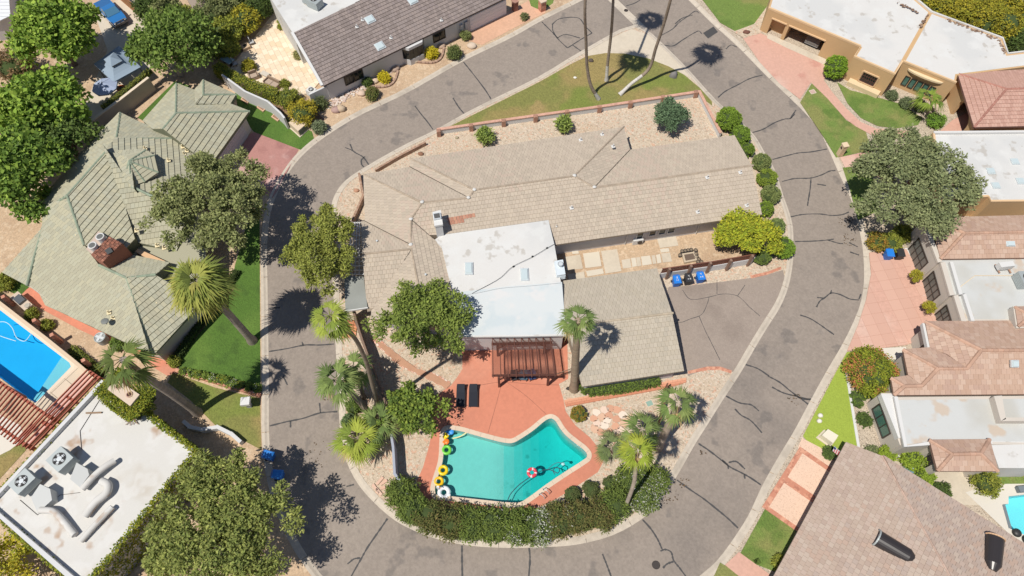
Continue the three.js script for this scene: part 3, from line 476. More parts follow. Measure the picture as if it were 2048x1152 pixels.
  { const b = new B(); b.prism(flat, fl - .22); const fr = b.build('flat_roof', M.whiteRoof, g);
    const st = new B(); st.prism(ats([[904, 586], [1010, 573], [1124, 564], [1132, 668], [1040, 670], [920, 671]], fl + .012), fl - .1); st.build('coated_section', surf({ size: 1024, m: 12, base: [.565, .595, .6], grain: .03, layers: [{ f: 7, o: 4, to: [.49, .55, .575], lo: .48, hi: .7, a: .8 }, { f: 10, o: 3, to: [.62, .61, .6], lo: .54, hi: .74, a: .8 }] }), fr);
    const wl = new B(); wl.prism(inset(flat, .2).map((q) => V(q.x, fl - .24, q.z)), 0); wl.build('wall', M.stuccoWhite, g);
    for (const [x, y] of [[938, 538], [1049, 550]]) { const q = at(x, y, fl), u = at(x + 10, y - .3, fl).sub(q).normalize(); skylightBox(fr, q, u, .72, 1.28, V(0, 1, 0), .14); } }
  { const b = new B(), L = smooth([at(944, 587, fl + .05), at(1000, 556, fl + .12), at(1024, 534, fl + .16), at(1066, 513, fl + .16), at(1096, 495, fl + .14), at(1109, 488, fl + .1)], 4); b.tube(L, .018, 5); for (const [x, y] of [[1027, 534], [1065, 514], [1094, 497]]) { const q = at(x, y, fl); b.box(q.x, q.y + .07, q.z, .16, .14, .12, .5); } b.build('roof_cable', M.black, g); }
  { const b = new B(); b.tube(smooth([at(905, 592, fl + .02), at(950, 587, fl + .02), at(1000, 577, fl + .02), at(1060, 572, fl + .02), at(1122, 566, fl + .02)], 4), .02, 5); b.build('roof_seam', std([.3, .32, .34], .9), g); }
  // chimney
  { const b = new B(), y1 = 5.15, t = ats([[865, 425], [882, 421], [886, 450], [869, 453]], y1), fp = inset(t, .06); b.prism(fp, 3.0); const ch = b.build('chimney', M.stuccoWhite, g);
    const c = new B(); c.prism(t.map((q) => V(q.x, y1 + .1, q.z)), y1 - .12); c.build('chimney_crown', M.whitePaint, ch);
    const f = new B(), q = at(874.5, 434, y1 + .11), hw = .26; f.box(q.x, q.y + .08, q.z, hw * 2, .16, hw * 2, .2); f.build('flue', std([.09, .09, .09], .9), ch);
    const rim = new B(), tr = 0.2; for (const [i, k, sx, sz] of [[0, -1, .66, .07], [0, 1, .66, .07], [-1, 0, .07, .5], [1, 0, .07, .5]]) { const X = i * .3, Z = k * .3; rim.box(q.x + X * Math.cos(tr) + Z * Math.sin(tr), q.y + .1, q.z - X * Math.sin(tr) + Z * Math.cos(tr), sx, .22, sz, tr); } rim.build('flue_rim', M.metalLight, ch); }
  // roof vents
  for (const [x, y] of [[1414, 356], [1480, 346], [1395, 425], [1493, 412], [1143, 417], [1113, 454]]) ventPipe(g, S(x, y), M.whitePaint, x === 1113 ? .4 : 1);
  { const N = slopeOf([822, 318], [1247, 254], e, p, [1100, 340]); for (const [x, y] of [[1161, 281], [1204, 270], [1226, 294]]) ventPipe(g, N(x, y)); }
  for (const [x, y, h] of [[755, 486, 3.2], [852, 553, 3.5]]) ventPipe(g, at(x, y, h), M.metalLight, 1.5);
  // metal flashing let into the east slope
  { const b = new B(); b.prism([at(846.5, 484, 3.62), at(852.5, 483, 3.56), at(856, 537, 3.56), at(850, 538, 3.62)], 3.4); b.build('flashing', std([.5, .55, .56], .6), g); }
  // cooler on the edge of the flat roof
  { const b = new B(), t = ats([[1109, 522], [1126, 519], [1131, 548], [1114, 551]], 3.75); b.prism(t, 2.9); for (let k = 0; k < 4; k++) b.prism(inset(t, -.03).map((q) => V(q.x, 3.0 + k * .16, q.z)), 2.97 + k * .16); const c = b.build('rooftop_cooler', std([.6, .66, .7], .5), g), q = at(1121, 531, 3.75), d = new B(); d.cyl(q, q.clone().setY(4.0), .2, .2, 14); d.cyl(q.clone().setY(4.0), q.clone().setY(4.06), .27, .2, 14); d.build('cooler_cap', M.metalLight, c); }
  // grey canopy over the front entrance and the white lattice beside it
  { const b = new B(); b.prism(ats([[688, 552], [727, 553], [735, 615], [691, 622]], 2.75), 2.55); b.build('entry_canopy', surf({ size: 512, m: 8, base: [.26, .27, .25], grain: .08, layers: [{ f: 6, o: 4, a: .12 }] }), g);
    const t = new B(); t.bar(at(690.5, 623, 2.66), at(736, 616, 2.66), .08, .2); t.build('canopy_fascia', M.whitePaint, g);
    const ps = new B(); for (const [x, y] of [[693, 619], [692, 560]]) { const q = at(x, y, 2.5); ps.cyl(V(q.x, LOT, q.z), q, .06, .06, 8); } ps.build('canopy_post', M.whitePaint, g); }
  { const lt = part(g, 'lattice_awning');
    for (let i = 0; i < 13; i++) { const t = i / 12, b = new B(); b.bar(at(lerp(706, 692, t), lerp(446, 548, t), 2.62), at(lerp(723, 727, t), lerp(445, 549, t), 2.62), .07, .09); b.build('lattice_slat', M.whitePaint, lt); }
    for (let i = 0; i < 5; i++) { const t = i / 4, b = new B(); b.bar(at(lerp(706, 723, t), 444, 2.7), at(lerp(693, 727, t), 550, 2.7), .06, .07); b.build('lattice_slat', M.whitePaint, lt); }
    const ps = new B(); for (const [x, y] of [[703, 447], [693, 548]]) { const q = at(x, y, 2.55); ps.cyl(V(q.x, LOT, q.z), q, .05, .05, 8); } ps.build('lattice_post', M.whitePaint, lt); }
}
{
  const g = thing('garage', 'tiled-roof garage with its gable to the asphalt driveway', 'garage');
  const e = 2.5, N = slopeOf([1120, 563], [1314, 537], e, 15, [1200, 600]), S = slopeOf([1164, 773], [1368, 742], e, 15, [1250, 700]), a = N(1134, 652), c = N(1344, 626), sl = at(1164, 773, e), sr = at(1368, 742, e), nl = at(1120, 563, e), nr = at(1314, 537, e); void S;
  roof(g, [{ pts: [nl, nr, c, a] }, { pts: [sl, sr, c, a] }], { tw: .335, ch: .41, cols: [[.43, .375, .3], [.41, .36, .285], [.45, .395, .315], [.425, .37, .29], [.4, .355, .285]], low: 2.32, seed: 17, keep: 300, deck: std([.3, .25, .18], .95) });
  caps(g, [[a, c]], [.43, .36, .27], .24);
  const b = new B(), f = inset([nl, nr, sr, sl].map((q) => V(q.x, 2.36, q.z)), .45); b.prism(f, 0); b.build('wall', M.stuccoGrey, g);
  const d = new B(), A = f[1], C = f[2], k = (t, y) => A.clone().lerp(C, t).add(V(.05, 0, 0)).setY(y); for (let i = 0; i < 4; i++) d.hexa([k(.16, .1 + i * .52), k(.84, .1 + i * .52), k(.84, .1 + i * .52).add(V(-.1, 0, 0)), k(.16, .1 + i * .52).add(V(-.1, 0, 0)), k(.16, .6 + i * .52), k(.84, .6 + i * .52), k(.84, .6 + i * .52).add(V(-.1, 0, 0)), k(.16, .6 + i * .52).add(V(-.1, 0, 0))]); d.build('garage_door', M.whitePaint, g);
}
// ---------------------------------------------------------------- neighbouring houses
const SPECS = (arr) => arr.map((p) => at(p[0], p[1], p[2]));
function block(g, name, pts, h, low, m) { const b = new B(); b.prism(pts[0].isVector3 ? pts.map((p) => V(p.x, h, p.z)) : ats(pts, h), low); return b.build(name, m, g); }
function parapet(g, line, h, w, hh, m, closed, name = 'parapet') { const b = new B(), L = line[0].isVector3 ? line : ats(line, h), I = offsetLine(L, w, closed), n = L.length; for (let i = 0; i < (closed ? n : n - 1); i++) { const j = (i + 1) % n, t = [L[i], L[j], I[j], I[i]].map((p) => V(p.x, h + hh, p.z)); b.prism(t, h - .05); } return b.build(name, m, g); }
function acUnit(parent, p, w, l, hgt, ry, m = M.metalGrey) {
  const g = part(parent, 'air_conditioner'), b = new B(); b.box(p.x, p.y + hgt / 2 + .06, p.z, w, hgt, l, ry); for (let k = 0; k < 5; k++) b.box(p.x, p.y + .16 + k * hgt * .17, p.z, w + .03, .03, l + .03, ry); b.build('casing', m, g);
  const f = new B(), r = Math.min(w, l) * .34, y = p.y + hgt + .07; f.cyl(V(p.x, y - .03, p.z), V(p.x, y + .012, p.z), r, r, 20); f.build('fan_well', M.black, g);
  const q = new B(); for (let i = 0; i < 5; i++) { const a = i * 1.2566 + .4; q.bar(V(p.x, y + .03, p.z), V(p.x + Math.cos(a) * r * .92, y + .02, p.z + Math.sin(a) * r * .92), r * .4, .015); } q.build('fan_blades', M.metalLight, g);
  const k = new B(); for (const s of [.5, .8, 1]) k.tube([...Array(25).keys()].map((i) => V(p.x + Math.cos(i / 24 * 6.2832) * r * s, y + .05, p.z + Math.sin(i / 24 * 6.2832) * r * s)), .012, 5, null, false); k.build('fan_guard', M.darkFrame, g); return g;
}
// --- green tiled house, west of the road
const GREEN = [[.385, .365, .265], [.405, .39, .285], [.37, .35, .255], [.42, .395, .28], [.395, .385, .29], [.36, .35, .26]];
{
  const g = thing('green_roof_house', 'rambling house with pale green tiled hip roofs west of the road', 'house');
  const P = (x, y, h) => at(x, y, h), e = 2.9;
  const q1 = P(241, 226, 3.4), q2 = P(233, 278, 5.4), q3 = P(351, 277, 3.9), r1 = P(215, 300, 5.6), r2 = P(134.5, 391, 5.6), k1 = P(168, 489, 4.65), k2 = P(198, 530, 4.35), k3 = P(254, 556, 4.5), k4 = P(311, 549, 4.3), sc = P(305, 711, 2.8), wc = P(93, 419, 4.3);
  const a1 = P(353, 167, e), a2 = P(352, 226.5, 5.1), a3 = P(326, 258, 5.1), a4 = P(498, 222.5, e), a5 = P(443, 300, e), v1 = P(270, 478, 3.9), x1 = P(325, 402, 5.1), x0 = P(217, 303, 5.55);
  const se = slopeOf([498, 222.5], [443, 300], e, 25, [350, 240]), nwg = slopeOf([353, 167], [286, 242], e, 25, [350, 240]);
  roof(g, [
    { pts: [a1, a2, a4], low: 2.7 }, { pts: [a4, a5, se(420, 332), se(380, 300), se(351, 277), a3, a2] }, { pts: [a1, nwg(286, 242), nwg(305, 258), a3, a2] },
    { pts: [P(407, 160.5, 2.95), P(407, 189.5, 4.1), P(472, 189.5, 2.95)] }, { pts: [P(407, 189.5, 4.1), P(472, 189.5, 2.95), P(460, 209, 2.95), P(392, 208, 4.1)] }, { pts: [P(407, 160.5, 2.95), P(407, 189.5, 4.1), P(392, 208, 4.1), P(389, 179, 3.3)] },
    { pts: [q1, q2, q3] }, { pts: [q1, q2, r1, r2, wc, P(70, 414, 3.5), P(120, 353, 3.5), P(187, 276, 3.45)], low: 3.1 },
    { pts: [r1, r2, k1, P(205, 512, 4.1), P(242, 506, 4.0), v1, x0] },
    { pts: [q2, q3, P(420, 312, 3.1), P(440, 338, 2.9), P(384, 424, 2.9), x1, P(264, 373, 5.1), x0, r1] },
    { pts: [P(221, 302, 5.6), P(292, 298, 5.45), P(258, 322, 5.85)] },
    { pts: [P(215, 301, 5.85), P(262, 318, 5.9), P(268, 377, 5.6), P(240, 345, 5.5)] },
    { pts: [x0, P(264, 373, 5.25), x1, P(384, 424, 3.5), P(352, 500, 3.0), v1] },
    { pts: [r2, wc, P(86, 454, 4.15), P(69, 513, 3.45), P(54, 571, 2.8), P(75, 582, 2.8), P(88, 608, 2.8), sc, k3, k2, k1] },
    { pts: [P(86, 454, 4.1), P(5, 545, 2.8), P(54, 571, 2.8), P(69, 513, 3.4)] },
    { pts: [k3, k4, P(404, 606, 2.8), sc] }, { pts: [k2, k3, k4, P(340, 526, 3.5), P(262, 510, 3.55), P(225, 520, 3.8)], ch: .42 },
  ], { tw: .36, ch: .52, th: .085, cols: GREEN, low: 2.6, seed: 23, keep: 300, deck: std([.16, .17, .11], .95), vary: .6 });
  caps(g, [[a1, a2], [a2, a4], [a2, a3], [P(407, 160.5, 2.95), P(407, 189.5, 4.1)], [P(407, 189.5, 4.1), P(472, 189.5, 2.95)], [q1, q2], [q2, q3], [q2, r1], [r1, r2], [r2, wc], [r2, k1], [k2, k3], [k3, k4], [k3, sc], [P(264, 373, 5.25), x1], [x0, P(257, 319, 5.5)], [wc, P(86, 454, 4.15)], [P(86, 454, 4.15), P(69, 513, 3.45)], [P(69, 513, 3.45), P(54, 571, 2.8)]], [.25, .3, .22], .28);
  { const b = new B(); b.prism(SPECS([[270, 503, 3.3], [320, 531, 3.3], [330, 522, 3.3], [276, 497, 3.3]]).map((p) => p.clone()), 2.6); b.build('flat_roof_patch', std([.62, .4, .23], .9), g); }
  block(g, 'low_roof', [[258, 514], [284, 490], [352, 498], [388, 424], [412, 470], [408, 604], [340, 556], [316, 540]], 2.8, 2.6, std([.36, .345, .25], .9));
  // octagonal dormer turret with an arched louvre
  { const t = part(g, 'roof_turret'), c = P(258, 322, 6.2), rim = SPECS([[252, 310, 5.75], [292, 300, 5.6], [309, 311, 5.3], [317, 345, 5.0], [290, 364, 4.95], [264, 373, 5.2], [253, 345, 5.5]]);
    const b = new B(), cc = rng(5); for (let i = 0; i < rim.length; i++) { const A = rim[i], C = rim[(i + 1) % rim.length]; for (let k = 0; k < 6; k++) { const t0 = k / 6, t1 = (k + 1) / 6, l0 = A.clone().lerp(c, t0), l1 = A.clone().lerp(c, t1), m0 = C.clone().lerp(c, t0), m1 = C.clone().lerp(c, t1), up = V(0, .06, 0); b.quad(l0.clone().add(up), m0.clone().add(up), m1, l1, GREEN[Math.floor(cc() * 6)]); b.quad(l0, m0, m0.clone().add(up), l0.clone().add(up), GREEN[0]); } } b.build('turret_roof', vcol(.88), t);
    const w = new B(); for (let i = 0; i < rim.length; i++) { const A = rim[i].clone().lerp(c.clone().setY(rim[i].y), .12), C = rim[(i + 1) % rim.length].clone().lerp(c.clone().setY(rim[(i + 1) % rim.length].y), .12); w.quad(A.clone().setY(3.2), C.clone().setY(3.2), C, A); } w.build('turret_wall', M.stuccoCream, t);
    const l = new B(), m = rim[3].clone().lerp(rim[4], .5), d = rim[4].clone().sub(rim[3]).setY(0).normalize(), o = V(-d.z, 0, d.x); if (o.dot(m.clone().sub(c).setY(0)) < 0) o.negate(); const arch = []; for (let i = 0; i <= 10; i++) { const a = i / 10 * Math.PI; arch.push(m.clone().addScaledVector(d, Math.cos(a) * .55).addScaledVector(o, -.05).setY(4.2 + Math.sin(a) * .45)); } arch.push(m.clone().addScaledVector(d, -.55).addScaledVector(o, -.05).setY(3.9), m.clone().addScaledVector(d, .55).addScaledVector(o, -.05).setY(3.9)); l.poly(arch); l.build('louvre', M.black, t);
    caps(t, rim.filter((_, i) => i > 0).map((p) => [p, c]), [.25, .3, .22], .2); }
  // brick chimney with two round flues
  { const c = part(g, 'chimney'), y = 5.5, top = ats([[219, 473], [245, 487], [206, 525], [182, 510]], y), bm = surf({ size: 512, m: 2.2, base: [.3, .12, .075], grain: .15, layers: [{ f: 10, o: 2, to: [.42, .2, .13], lo: .5, hi: .7, a: .8 }, { f: 8, o: 2, to: [.14, .06, .045], lo: .55, hi: .75, a: .8 }] });
    const b = new B(); b.prism(top, 3.6); b.build('brickwork', std([.3, .12, .08], .9), c); const bt = part(c, 'brick_cap'), mats = [bm, std([.24, .1, .065], .9), std([.17, .075, .05], .9)]; let k = 0;
    for (let i = 0; i < 9; i++) for (let j = 0; j < 5; j++) { const f = (u, v) => top[0].clone().lerp(top[3], u).lerp(top[1].clone().lerp(top[2], u), v), q = new B(), u0 = i / 9 + .008, u1 = (i + 1) / 9 - .008, w0 = j / 5 + .01, w1 = (j + 1) / 5 - .01; q.prism([f(u0, w0), f(u1, w0), f(u1, w1), f(u0, w1)].map((p) => p.setY(y + .07 + .02 * ((i * 7 + j * 3) % 4 - 1.5) / 2)), y - .02); q.build('brick', mats[(k++ * 5 + i) % 3], bt); }
    const lid = new B(), lp = at(219, 503, y + .1); lid.box(lp.x, lp.y + .1, lp.z, .5, .06, .6, .7); lid.build('spark_arrestor', std([.06, .065, .065], .6), c);
    const pd = new B(); pd.prism(ats([[196, 462], [214, 474], [188, 512], [172, 498]], 5.0), 3.6); pd.build('chimney_shoulder', std([.5, .4, .33], .9), c);
    for (const [x, yy] of [[200, 473], [184.5, 490.5]]) { const f = new B(), q = at(x, yy, 5.9); f.cyl(V(q.x, 4.9, q.z), q, .36, .36, 20); f.torus(q, .32, .06, 24, 8); f.build('flue', M.whitePaint, c); const h = new B(); h.cyl(q.clone().setY(q.y - .02), q.clone().setY(q.y + .03), .27, .27, 18); h.build('flue_grille', std([.12, .125, .12], .7), c); } }
  for (const [x, y, h] of [[366, 295, 3.8], [374, 303, 3.6], [369, 309, 3.6], [338, 322, 4.2], [274, 462, 4.1], [315, 492, 3.6], [329, 497, 3.4], [156, 475, 4.3], [219, 626, 3.5], [227, 637, 3.4], [279, 686, 3.0], [317, 610, 3.3], [156, 340, 4.2], [291, 298, 4.9]]) ventPipe(g, P(x, y, h - .02), std([.7, .6, .38], .8), 1.1);
  { const d = new B(), q = P(214, 648, 3.4); d.cyl(q, q.clone().setY(q.y + .5), .04, .04, 8); d.blob(q.clone().add(V(.1, .55, 0)), .34, .08, .3, 14); d.build('satellite_dish', std([.16, .17, .16], .6), g); }
  const eave = SPECS([[353, 167, 2.7], [498, 222.5, 2.7], [443, 300, 2.7], [384, 424, 2.7], [352, 500, 2.7], [404, 606, 2.7], [305, 711, 2.7], [88, 608, 2.7], [5, 545, 2.7], [86, 454, 2.7], [75, 415, 2.7], [187, 280, 2.7], [241, 230, 2.7], [290, 250, 2.7]]);
  { const b = new B(), f = inset(eave, .45); b.prism(f, 0); b.build('wall', M.stuccoCream, g);
    const A = f[1], C = f[2], d = new B(), dir = C.clone().sub(A).setY(0).normalize(), o = V(dir.z, 0, -dir.x); if (o.x < 0) o.negate(); const K = (s, y, k) => V(A.x, y, A.z).addScaledVector(dir, s).addScaledVector(o, k); for (let i = 0; i < 4; i++) d.hexa([K(.8, .1 + i * .52, .06), K(5.6, .1 + i * .52, .06), K(5.6, .1 + i * .52, .0), K(.8, .1 + i * .52, 0), K(.8, .6 + i * .52, .06), K(5.6, .6 + i * .52, .06), K(5.6, .6 + i * .52, 0), K(.8, .6 + i * .52, 0)]); d.build('garage_door', M.stuccoGrey, g); }
}
// --- grey tiled house, north-west
{
  const g = thing('grey_roof_house', 'white house with long grey-brown tiled roof and bay window along the north road', 'house');
  const e = 2.7, S = slopeOf([647, 172], [847, 77], e, 15, [700, 60]), A = at(647, 172, e), Bq = at(1021, -8, e), T1 = S(587, 66), T2 = S(712, 5), T3 = S(880, -78);
  roof(g, [{ pts: [A, Bq, T3, T2, T1] }], { tw: .34, ch: .44, th: .07, gap: .02, cols: [[.235, .195, .18], [.26, .215, .2], [.22, .18, .165], [.275, .225, .205], [.245, .2, .19]], low: 2.55, seed: 31, keep: 300, deck: std([.1, .08, .075], .95), vary: .5 });
  { const b = new B(); b.bar(A.clone().add(V(-.12, .05, 0)), T1.clone().add(V(-.12, .05, 0)), .3, .22); b.build('gable_trim', M.whitePaint, g); }
  const fl = 4.5; block(g, 'flat_roof', [[536, -12], [586, 67], [712, 6], [860, -70], [600, -80]], fl, 0, M.whiteRoof);
  { const b = new B(), F = [A, Bq, at(880, -78, 2.6), at(587, 66, 2.6)].map((q) => V(q.x, 2.6, q.z)), f = inset(F, .4); b.prism(f, 0); b.build('wall', M.stuccoWhite, g);
    const a = f[0], c = f[1];
    windowPx(g, a, c, [688, 165], [722, 148], 1.0, 2.15, 4, 1, { flip: true }); windowPx(g, a, c, [864, 81], [886, 70], 1.0, 2.1, 2, 1, { flip: true });
    // bay
    const d = c.clone().sub(a).setY(0).normalize(), o = V(-d.z, 0, d.x), s0 = along(a, c, at(806, 112, .8)), s1 = along(a, c, at(842, 95, .8)), bay = part(g, 'bay_window'), K = (s, k, y) => V(a.x, y, a.z).addScaledVector(d, s).addScaledVector(o, k), bb = new B(), pl = (y) => [K(s0 - .3, -.1, y), K(s0 + .3, .7, y), K(s1 - .3, .7, y), K(s1 + .3, -.1, y)]; bb.prism(pl(.85), .05); bb.prism(pl(2.55), 2.2); bb.build('bay_wall', M.stuccoWhite, bay);
    const gl = new B(), q = inset(pl(2.2), .05); gl.prism(q, .85); gl.build('pane', M.glass, bay); const fr = new B(); for (const p of q) fr.box(p.x, 1.52, p.z, .1, 1.35, .1, .5); for (const t of [.33, .66]) { const p = q[1].clone().lerp(q[2], t); fr.box(p.x, 1.52, p.z, .06, 1.35, .09, .5); } fr.build('frame', M.darkFrame, bay);
    // garage door and meter
    const gs = along(a, c, at(940, 62, .1)), gd = new B(); for (let i = 0; i < 4; i++) gd.hexa([K(gs, .05, .1 + i * .5), K(gs + 5.2, .05, .1 + i * .5), K(gs + 5.2, -.03, .1 + i * .5), K(gs, -.03, .1 + i * .5), K(gs, .05, .58 + i * .5), K(gs + 5.2, .05, .58 + i * .5), K(gs + 5.2, -.03, .58 + i * .5), K(gs, -.03, .58 + i * .5)]); gd.build('garage_door', std([.72, .72, .74], .7), g);
    const mb = new B(); for (const [x, y, w, h] of [[918, 52, .4, .7], [928, 47, .5, .9]]) { const s = along(a, c, at(x, y, 1.2)); const p = K(s, .1, 1.4); mb.box(p.x, p.y, p.z, w, h, .25, Math.atan2(-d.z, d.x)); } mb.build('meter_box', std([.5, .5, .51], .6), g); }
  { const n = newell([A, Bq, T2]); if (n.y < 0) n.negate(); const u = Bq.clone().sub(A).normalize(); for (const [x, y] of [[740, 40], [760, 93], [825, 2]]) skylightBox(g, S(x, y), u, 1.05, .95, n, .12); for (const [x, y] of [[725, 41], [714, 55], [782, 77], [883, 42]]) ventPipe(g, S(x, y)); }
  acUnit(g, at(632, 13, 4.5), 1.5, 1.1, .9, -.55); acUnit(g, at(618, 4, 4.5), 1.0, 1.0, .8, -.55);
}
// --- tan stucco house, north-east
{
  const g = thing('tan_stucco_house', 'tan stucco house with white flat roofs and open garage north-east of the road', 'house');
  const h = 3.3, low = 2.25;
  const R1 = ats([[1537, 15], [1721, 92], [1708, 112], [1791, 148], [1807, 122], [1863, 22], [1790, -40], [1560, -60]], h), d = R1[1].clone().sub(R1[0]).setY(0).normalize(), o = V(d.z, 0, -d.x); if (o.dot(R1[4].clone().sub(R1[0])) < 0) o.negate();
  const K = (s, k, y) => V(R1[0].x, y, R1[0].z).addScaledVector(d, s).addScaledVector(o, k), L = R1[0].distanceTo(R1[1]);
  const s1 = .9, s2 = 2.6, s3 = 3.0, s4 = 7.3;         // two garage bays in the front wall
  { const b = new B(), y = low; b.prism([K(0, 0, y), K(s1, 0, y), K(s1, .9, y), K(s2, .9, y), K(s2, 0, y), K(s3, 0, y), K(s3, 5.4, y), K(s4, 5.4, y), K(s4, 0, y), K(L, 0, y), ...R1.slice(2).map((p) => V(p.x, y, p.z))], 0); b.build('wall', M.stuccoTan, g); const t = new B(); t.prism(R1.map((p) => V(p.x, h - .22, p.z)), low + .003); t.build('upper_wall', M.stuccoTan, g); }
  block(g, 'flat_roof', inset(R1, .22), h - .2, h - .24, M.whiteRoof);
  const cen = R1[0].clone().lerp(R1[4], .5), side = (L0) => { const a = L0[0], c = L0[1], t = c.clone().sub(a), n = V(t.z, 0, -t.x); return n.dot(cen.clone().sub(a)) > 0 ? 1 : -1; };
  parapet(g, R1.slice(0, 5), h - .2, .22 * side(R1), .2, M.trimTan, false);
  { const b = new B(); for (const q of [[s1 - .08, s2 + .08], [s3 - .08, s4 + .08]]) b.bar(K(q[0], -.04, low), K(q[1], -.04, low), .16, .14); b.build('garage_lintel', M.trimTan, g); const dd = new B(); dd.hexa([K(s1, .85, .1), K(s2, .85, .1), K(s2, .9, .1), K(s1, .9, .1), K(s1, .85, 2.2), K(s2, .85, 2.2), K(s2, .9, 2.2), K(s1, .9, 2.2)]); dd.build('garage_door', std([.5, .3, .15], .8), g); }
  const R2 = ats([[1807, 122], [1913, 165], [1916, 148], [2075, 128], [2070, 100], [2017, 106], [2006, 75], [1863, 22]], h + .12);
  block(g, 'wall', R2, h - .08, 0, M.stuccoTan); block(g, 'flat_roof', inset(R2, .2), h - .06, h - .12, M.whiteRoof); parapet(g, R2.slice(0, 2), h - .08, .2 * side(R2), .2, M.trimTan, false); parapet(g, R2.slice(4, 8), h - .08, .2 * side(R2.slice(4)), .14, M.whiteRoof, false); parapet(g, [R1[7], R1[6], R1[5], R1[4]].slice(1, 3), h - .2, .2, .15, M.whiteRoof, false);
  { const r = rng(19), b = new B(); for (const [p, q, n] of [[[1795, 2], [1835, 25], 30], [[1855, 30], [1842, 52], 26], [[1890, 36], [1952, 62], 40], [[1955, 60], [2000, 82], 40], [[2000, 84], [2012, 108], 24]]) for (let i = 0; i < n; i++) { const t = r(), c = at(lerp(p[0], q[0], t) + (r() - .5) * 5, lerp(p[1], q[1], t) + (r() - .5) * 5, h), k = .04 + r() * .13; b.blob(V(c.x, h - .03 + k * .1, c.z), k, k * .35, k * .8, 6, .3, 3, mixc([.16, .09, .06], [.34, .24, .17], r())); } stuff(b.build('leaf_litter', vcol(.95), g)); }
  { // car nosed into the open bay
    const cg = thing('parked_car', 'grey car standing inside the open garage', 'car'), O = K(6.0, .7, LOT), Q = (u, k, y) => O.clone().addScaledVector(o, u).addScaledVector(d, k).setY(LOT + y), lo = (pr, b) => { for (let i = 0; i + 1 < pr.length; i++) { const [u0, y0, w0] = pr[i], [u1, y1, w1] = pr[i + 1]; b.quad(Q(u0, -w0, y0), Q(u1, -w1, y1), Q(u1, w1, y1), Q(u0, w0, y0)); for (const sg of [-1, 1]) b.quad(Q(u0, sg * w0, y0), Q(u1, sg * w1, y1), Q(u1, sg * w1, .3), Q(u0, sg * w0, .3)); } }, pm = new THREE.MeshPhysicalMaterial({ color: new THREE.Color(.32, .33, .35), roughness: .3, metalness: .3, clearcoat: 1 });
    const b = new B(); lo([[0, .3, .78], [.02, .72, .8], [.9, .92, .85], [3.3, .95, .86], [4.3, .85, .8], [4.35, .3, .78]], b); b.build('body', pm, cg); const t = new B(); lo([[1.0, .93, .78], [1.7, 1.4, .62], [2.9, 1.42, .62], [3.6, .96, .76]], t); t.build('cabin', new THREE.MeshPhysicalMaterial({ color: new THREE.Color(.05, .06, .07), roughness: .08 }), cg); for (const u of [.85, 3.5]) for (const k of [-.75, .75]) { const w = new B(); w.cyl(Q(u, k - .1, .32), Q(u, k + .1, .32), .32, .32, 16); w.build('wheel', M.black, cg); } for (const k of [-.6, .6]) { const l = new B(); l.blob(Q(.03, k, .66), .08, .07, .14, 8); l.build('headlight', std([.6, .6, .58], .2), cg); } }
  // grid window with bench below, narrow lights and curved hood
  { const a = R1[2], c = R1[3]; windowPx(g, a, c, [1717, 164], [1742, 176], .85, 2.0, 6, 3, { flip: true, frame: std([.1, .04, .035], .6) }); const dd = c.clone().sub(a).setY(0).normalize(), oo = V(-dd.z, 0, dd.x), s = along(a, c, at(1690, 172, .6)), e2 = along(a, c, at(1752, 198, .6)), Q = (u, k, y) => V(a.x, y, a.z).addScaledVector(dd, u).addScaledVector(oo, k), b = new B(); b.prism([Q(s, 0, .62), Q(e2, 0, .62), Q(e2, .75, .62), Q(s, .75, .62)], .05); b.build('window_bench', std([.66, .52, .33], .85), g); const fr = new B(), w0 = along(a, c, at(1717, 164, .85)) - .16, w1 = along(a, c, at(1742, 176, .85)) + .16; for (const [u0, u1, y0, y1] of [[w0, w1, .74, .74], [w0, w1, 2.13, 2.13], [w0, w0, .8, 2.07], [w1, w1, .8, 2.07]]) fr.bar(Q(u0, .03, y0), Q(u1, .03, y1), .14, .14); fr.build('window_surround', M.trimTan, g); }
  { const a = R2[0], c = R2[1], dd = c.clone().sub(a).setY(0).normalize(), oo = V(-dd.z, 0, dd.x), Q = (u, k, y) => V(a.x, y, a.z).addScaledVector(dd, u).addScaledVector(oo, k); for (let i = 0; i < 5; i++) { const s = along(a, c, at(1800 + i * 12.6, 181 + i * 4.9, .7)); windowOn(g, a, c, s - .22, s + .22, .7, 1.9, 1, 1, { flip: true, glass: M.glassGreen }); } const m = along(a, c, at(1847, 157, 2.4)), pts = []; for (let i = 0; i <= 16; i++) { const t = i / 16 * Math.PI; pts.push(Q(m + Math.cos(t) * 1.9, Math.sin(t) * .42, 2.85)); } const b = new B(); b.prism(pts, 2.66); b.build('window_hood', std([.7, .56, .36], .85), g); }
  // clay hip roof and arched porch
  { const e = 3.1, A = at(1915, 147, e), C = at(1948, 255, e), T = at(2013, 178, 4.45), T2 = at(2080, 176, 4.45), N = at(2080, 138, e), S = at(2080, 252, e); roof(g, [{ pts: [A, C, T] }, { pts: [A, T, T2, N] }, { pts: [C, T, T2, S] }], { tw: .3, ch: .42, th: .075, cols: [[.46, .275, .215], [.49, .295, .235], [.44, .26, .205], [.51, .32, .255]], low: 2.9, seed: 41, keep: 200, deck: std([.2, .1, .08], .95), vary: .6 }); caps(g, [[A, T], [C, T], [T, T2]], [.38, .18, .14], .26);
    const w = inset([A, C, S, N].map((p) => V(p.x, 2.95, p.z)), .3), pw = part(g, 'porch'), b = new B(), a = w[0], c = w[1], dd = c.clone().sub(a).setY(0).normalize(), LL = a.distanceTo(c), oo = V(-dd.z, 0, dd.x); if (oo.x > 0) oo.negate(); const q = (s, k, y) => V(a.x, y, a.z).addScaledVector(dd, s).addScaledVector(oo, k);
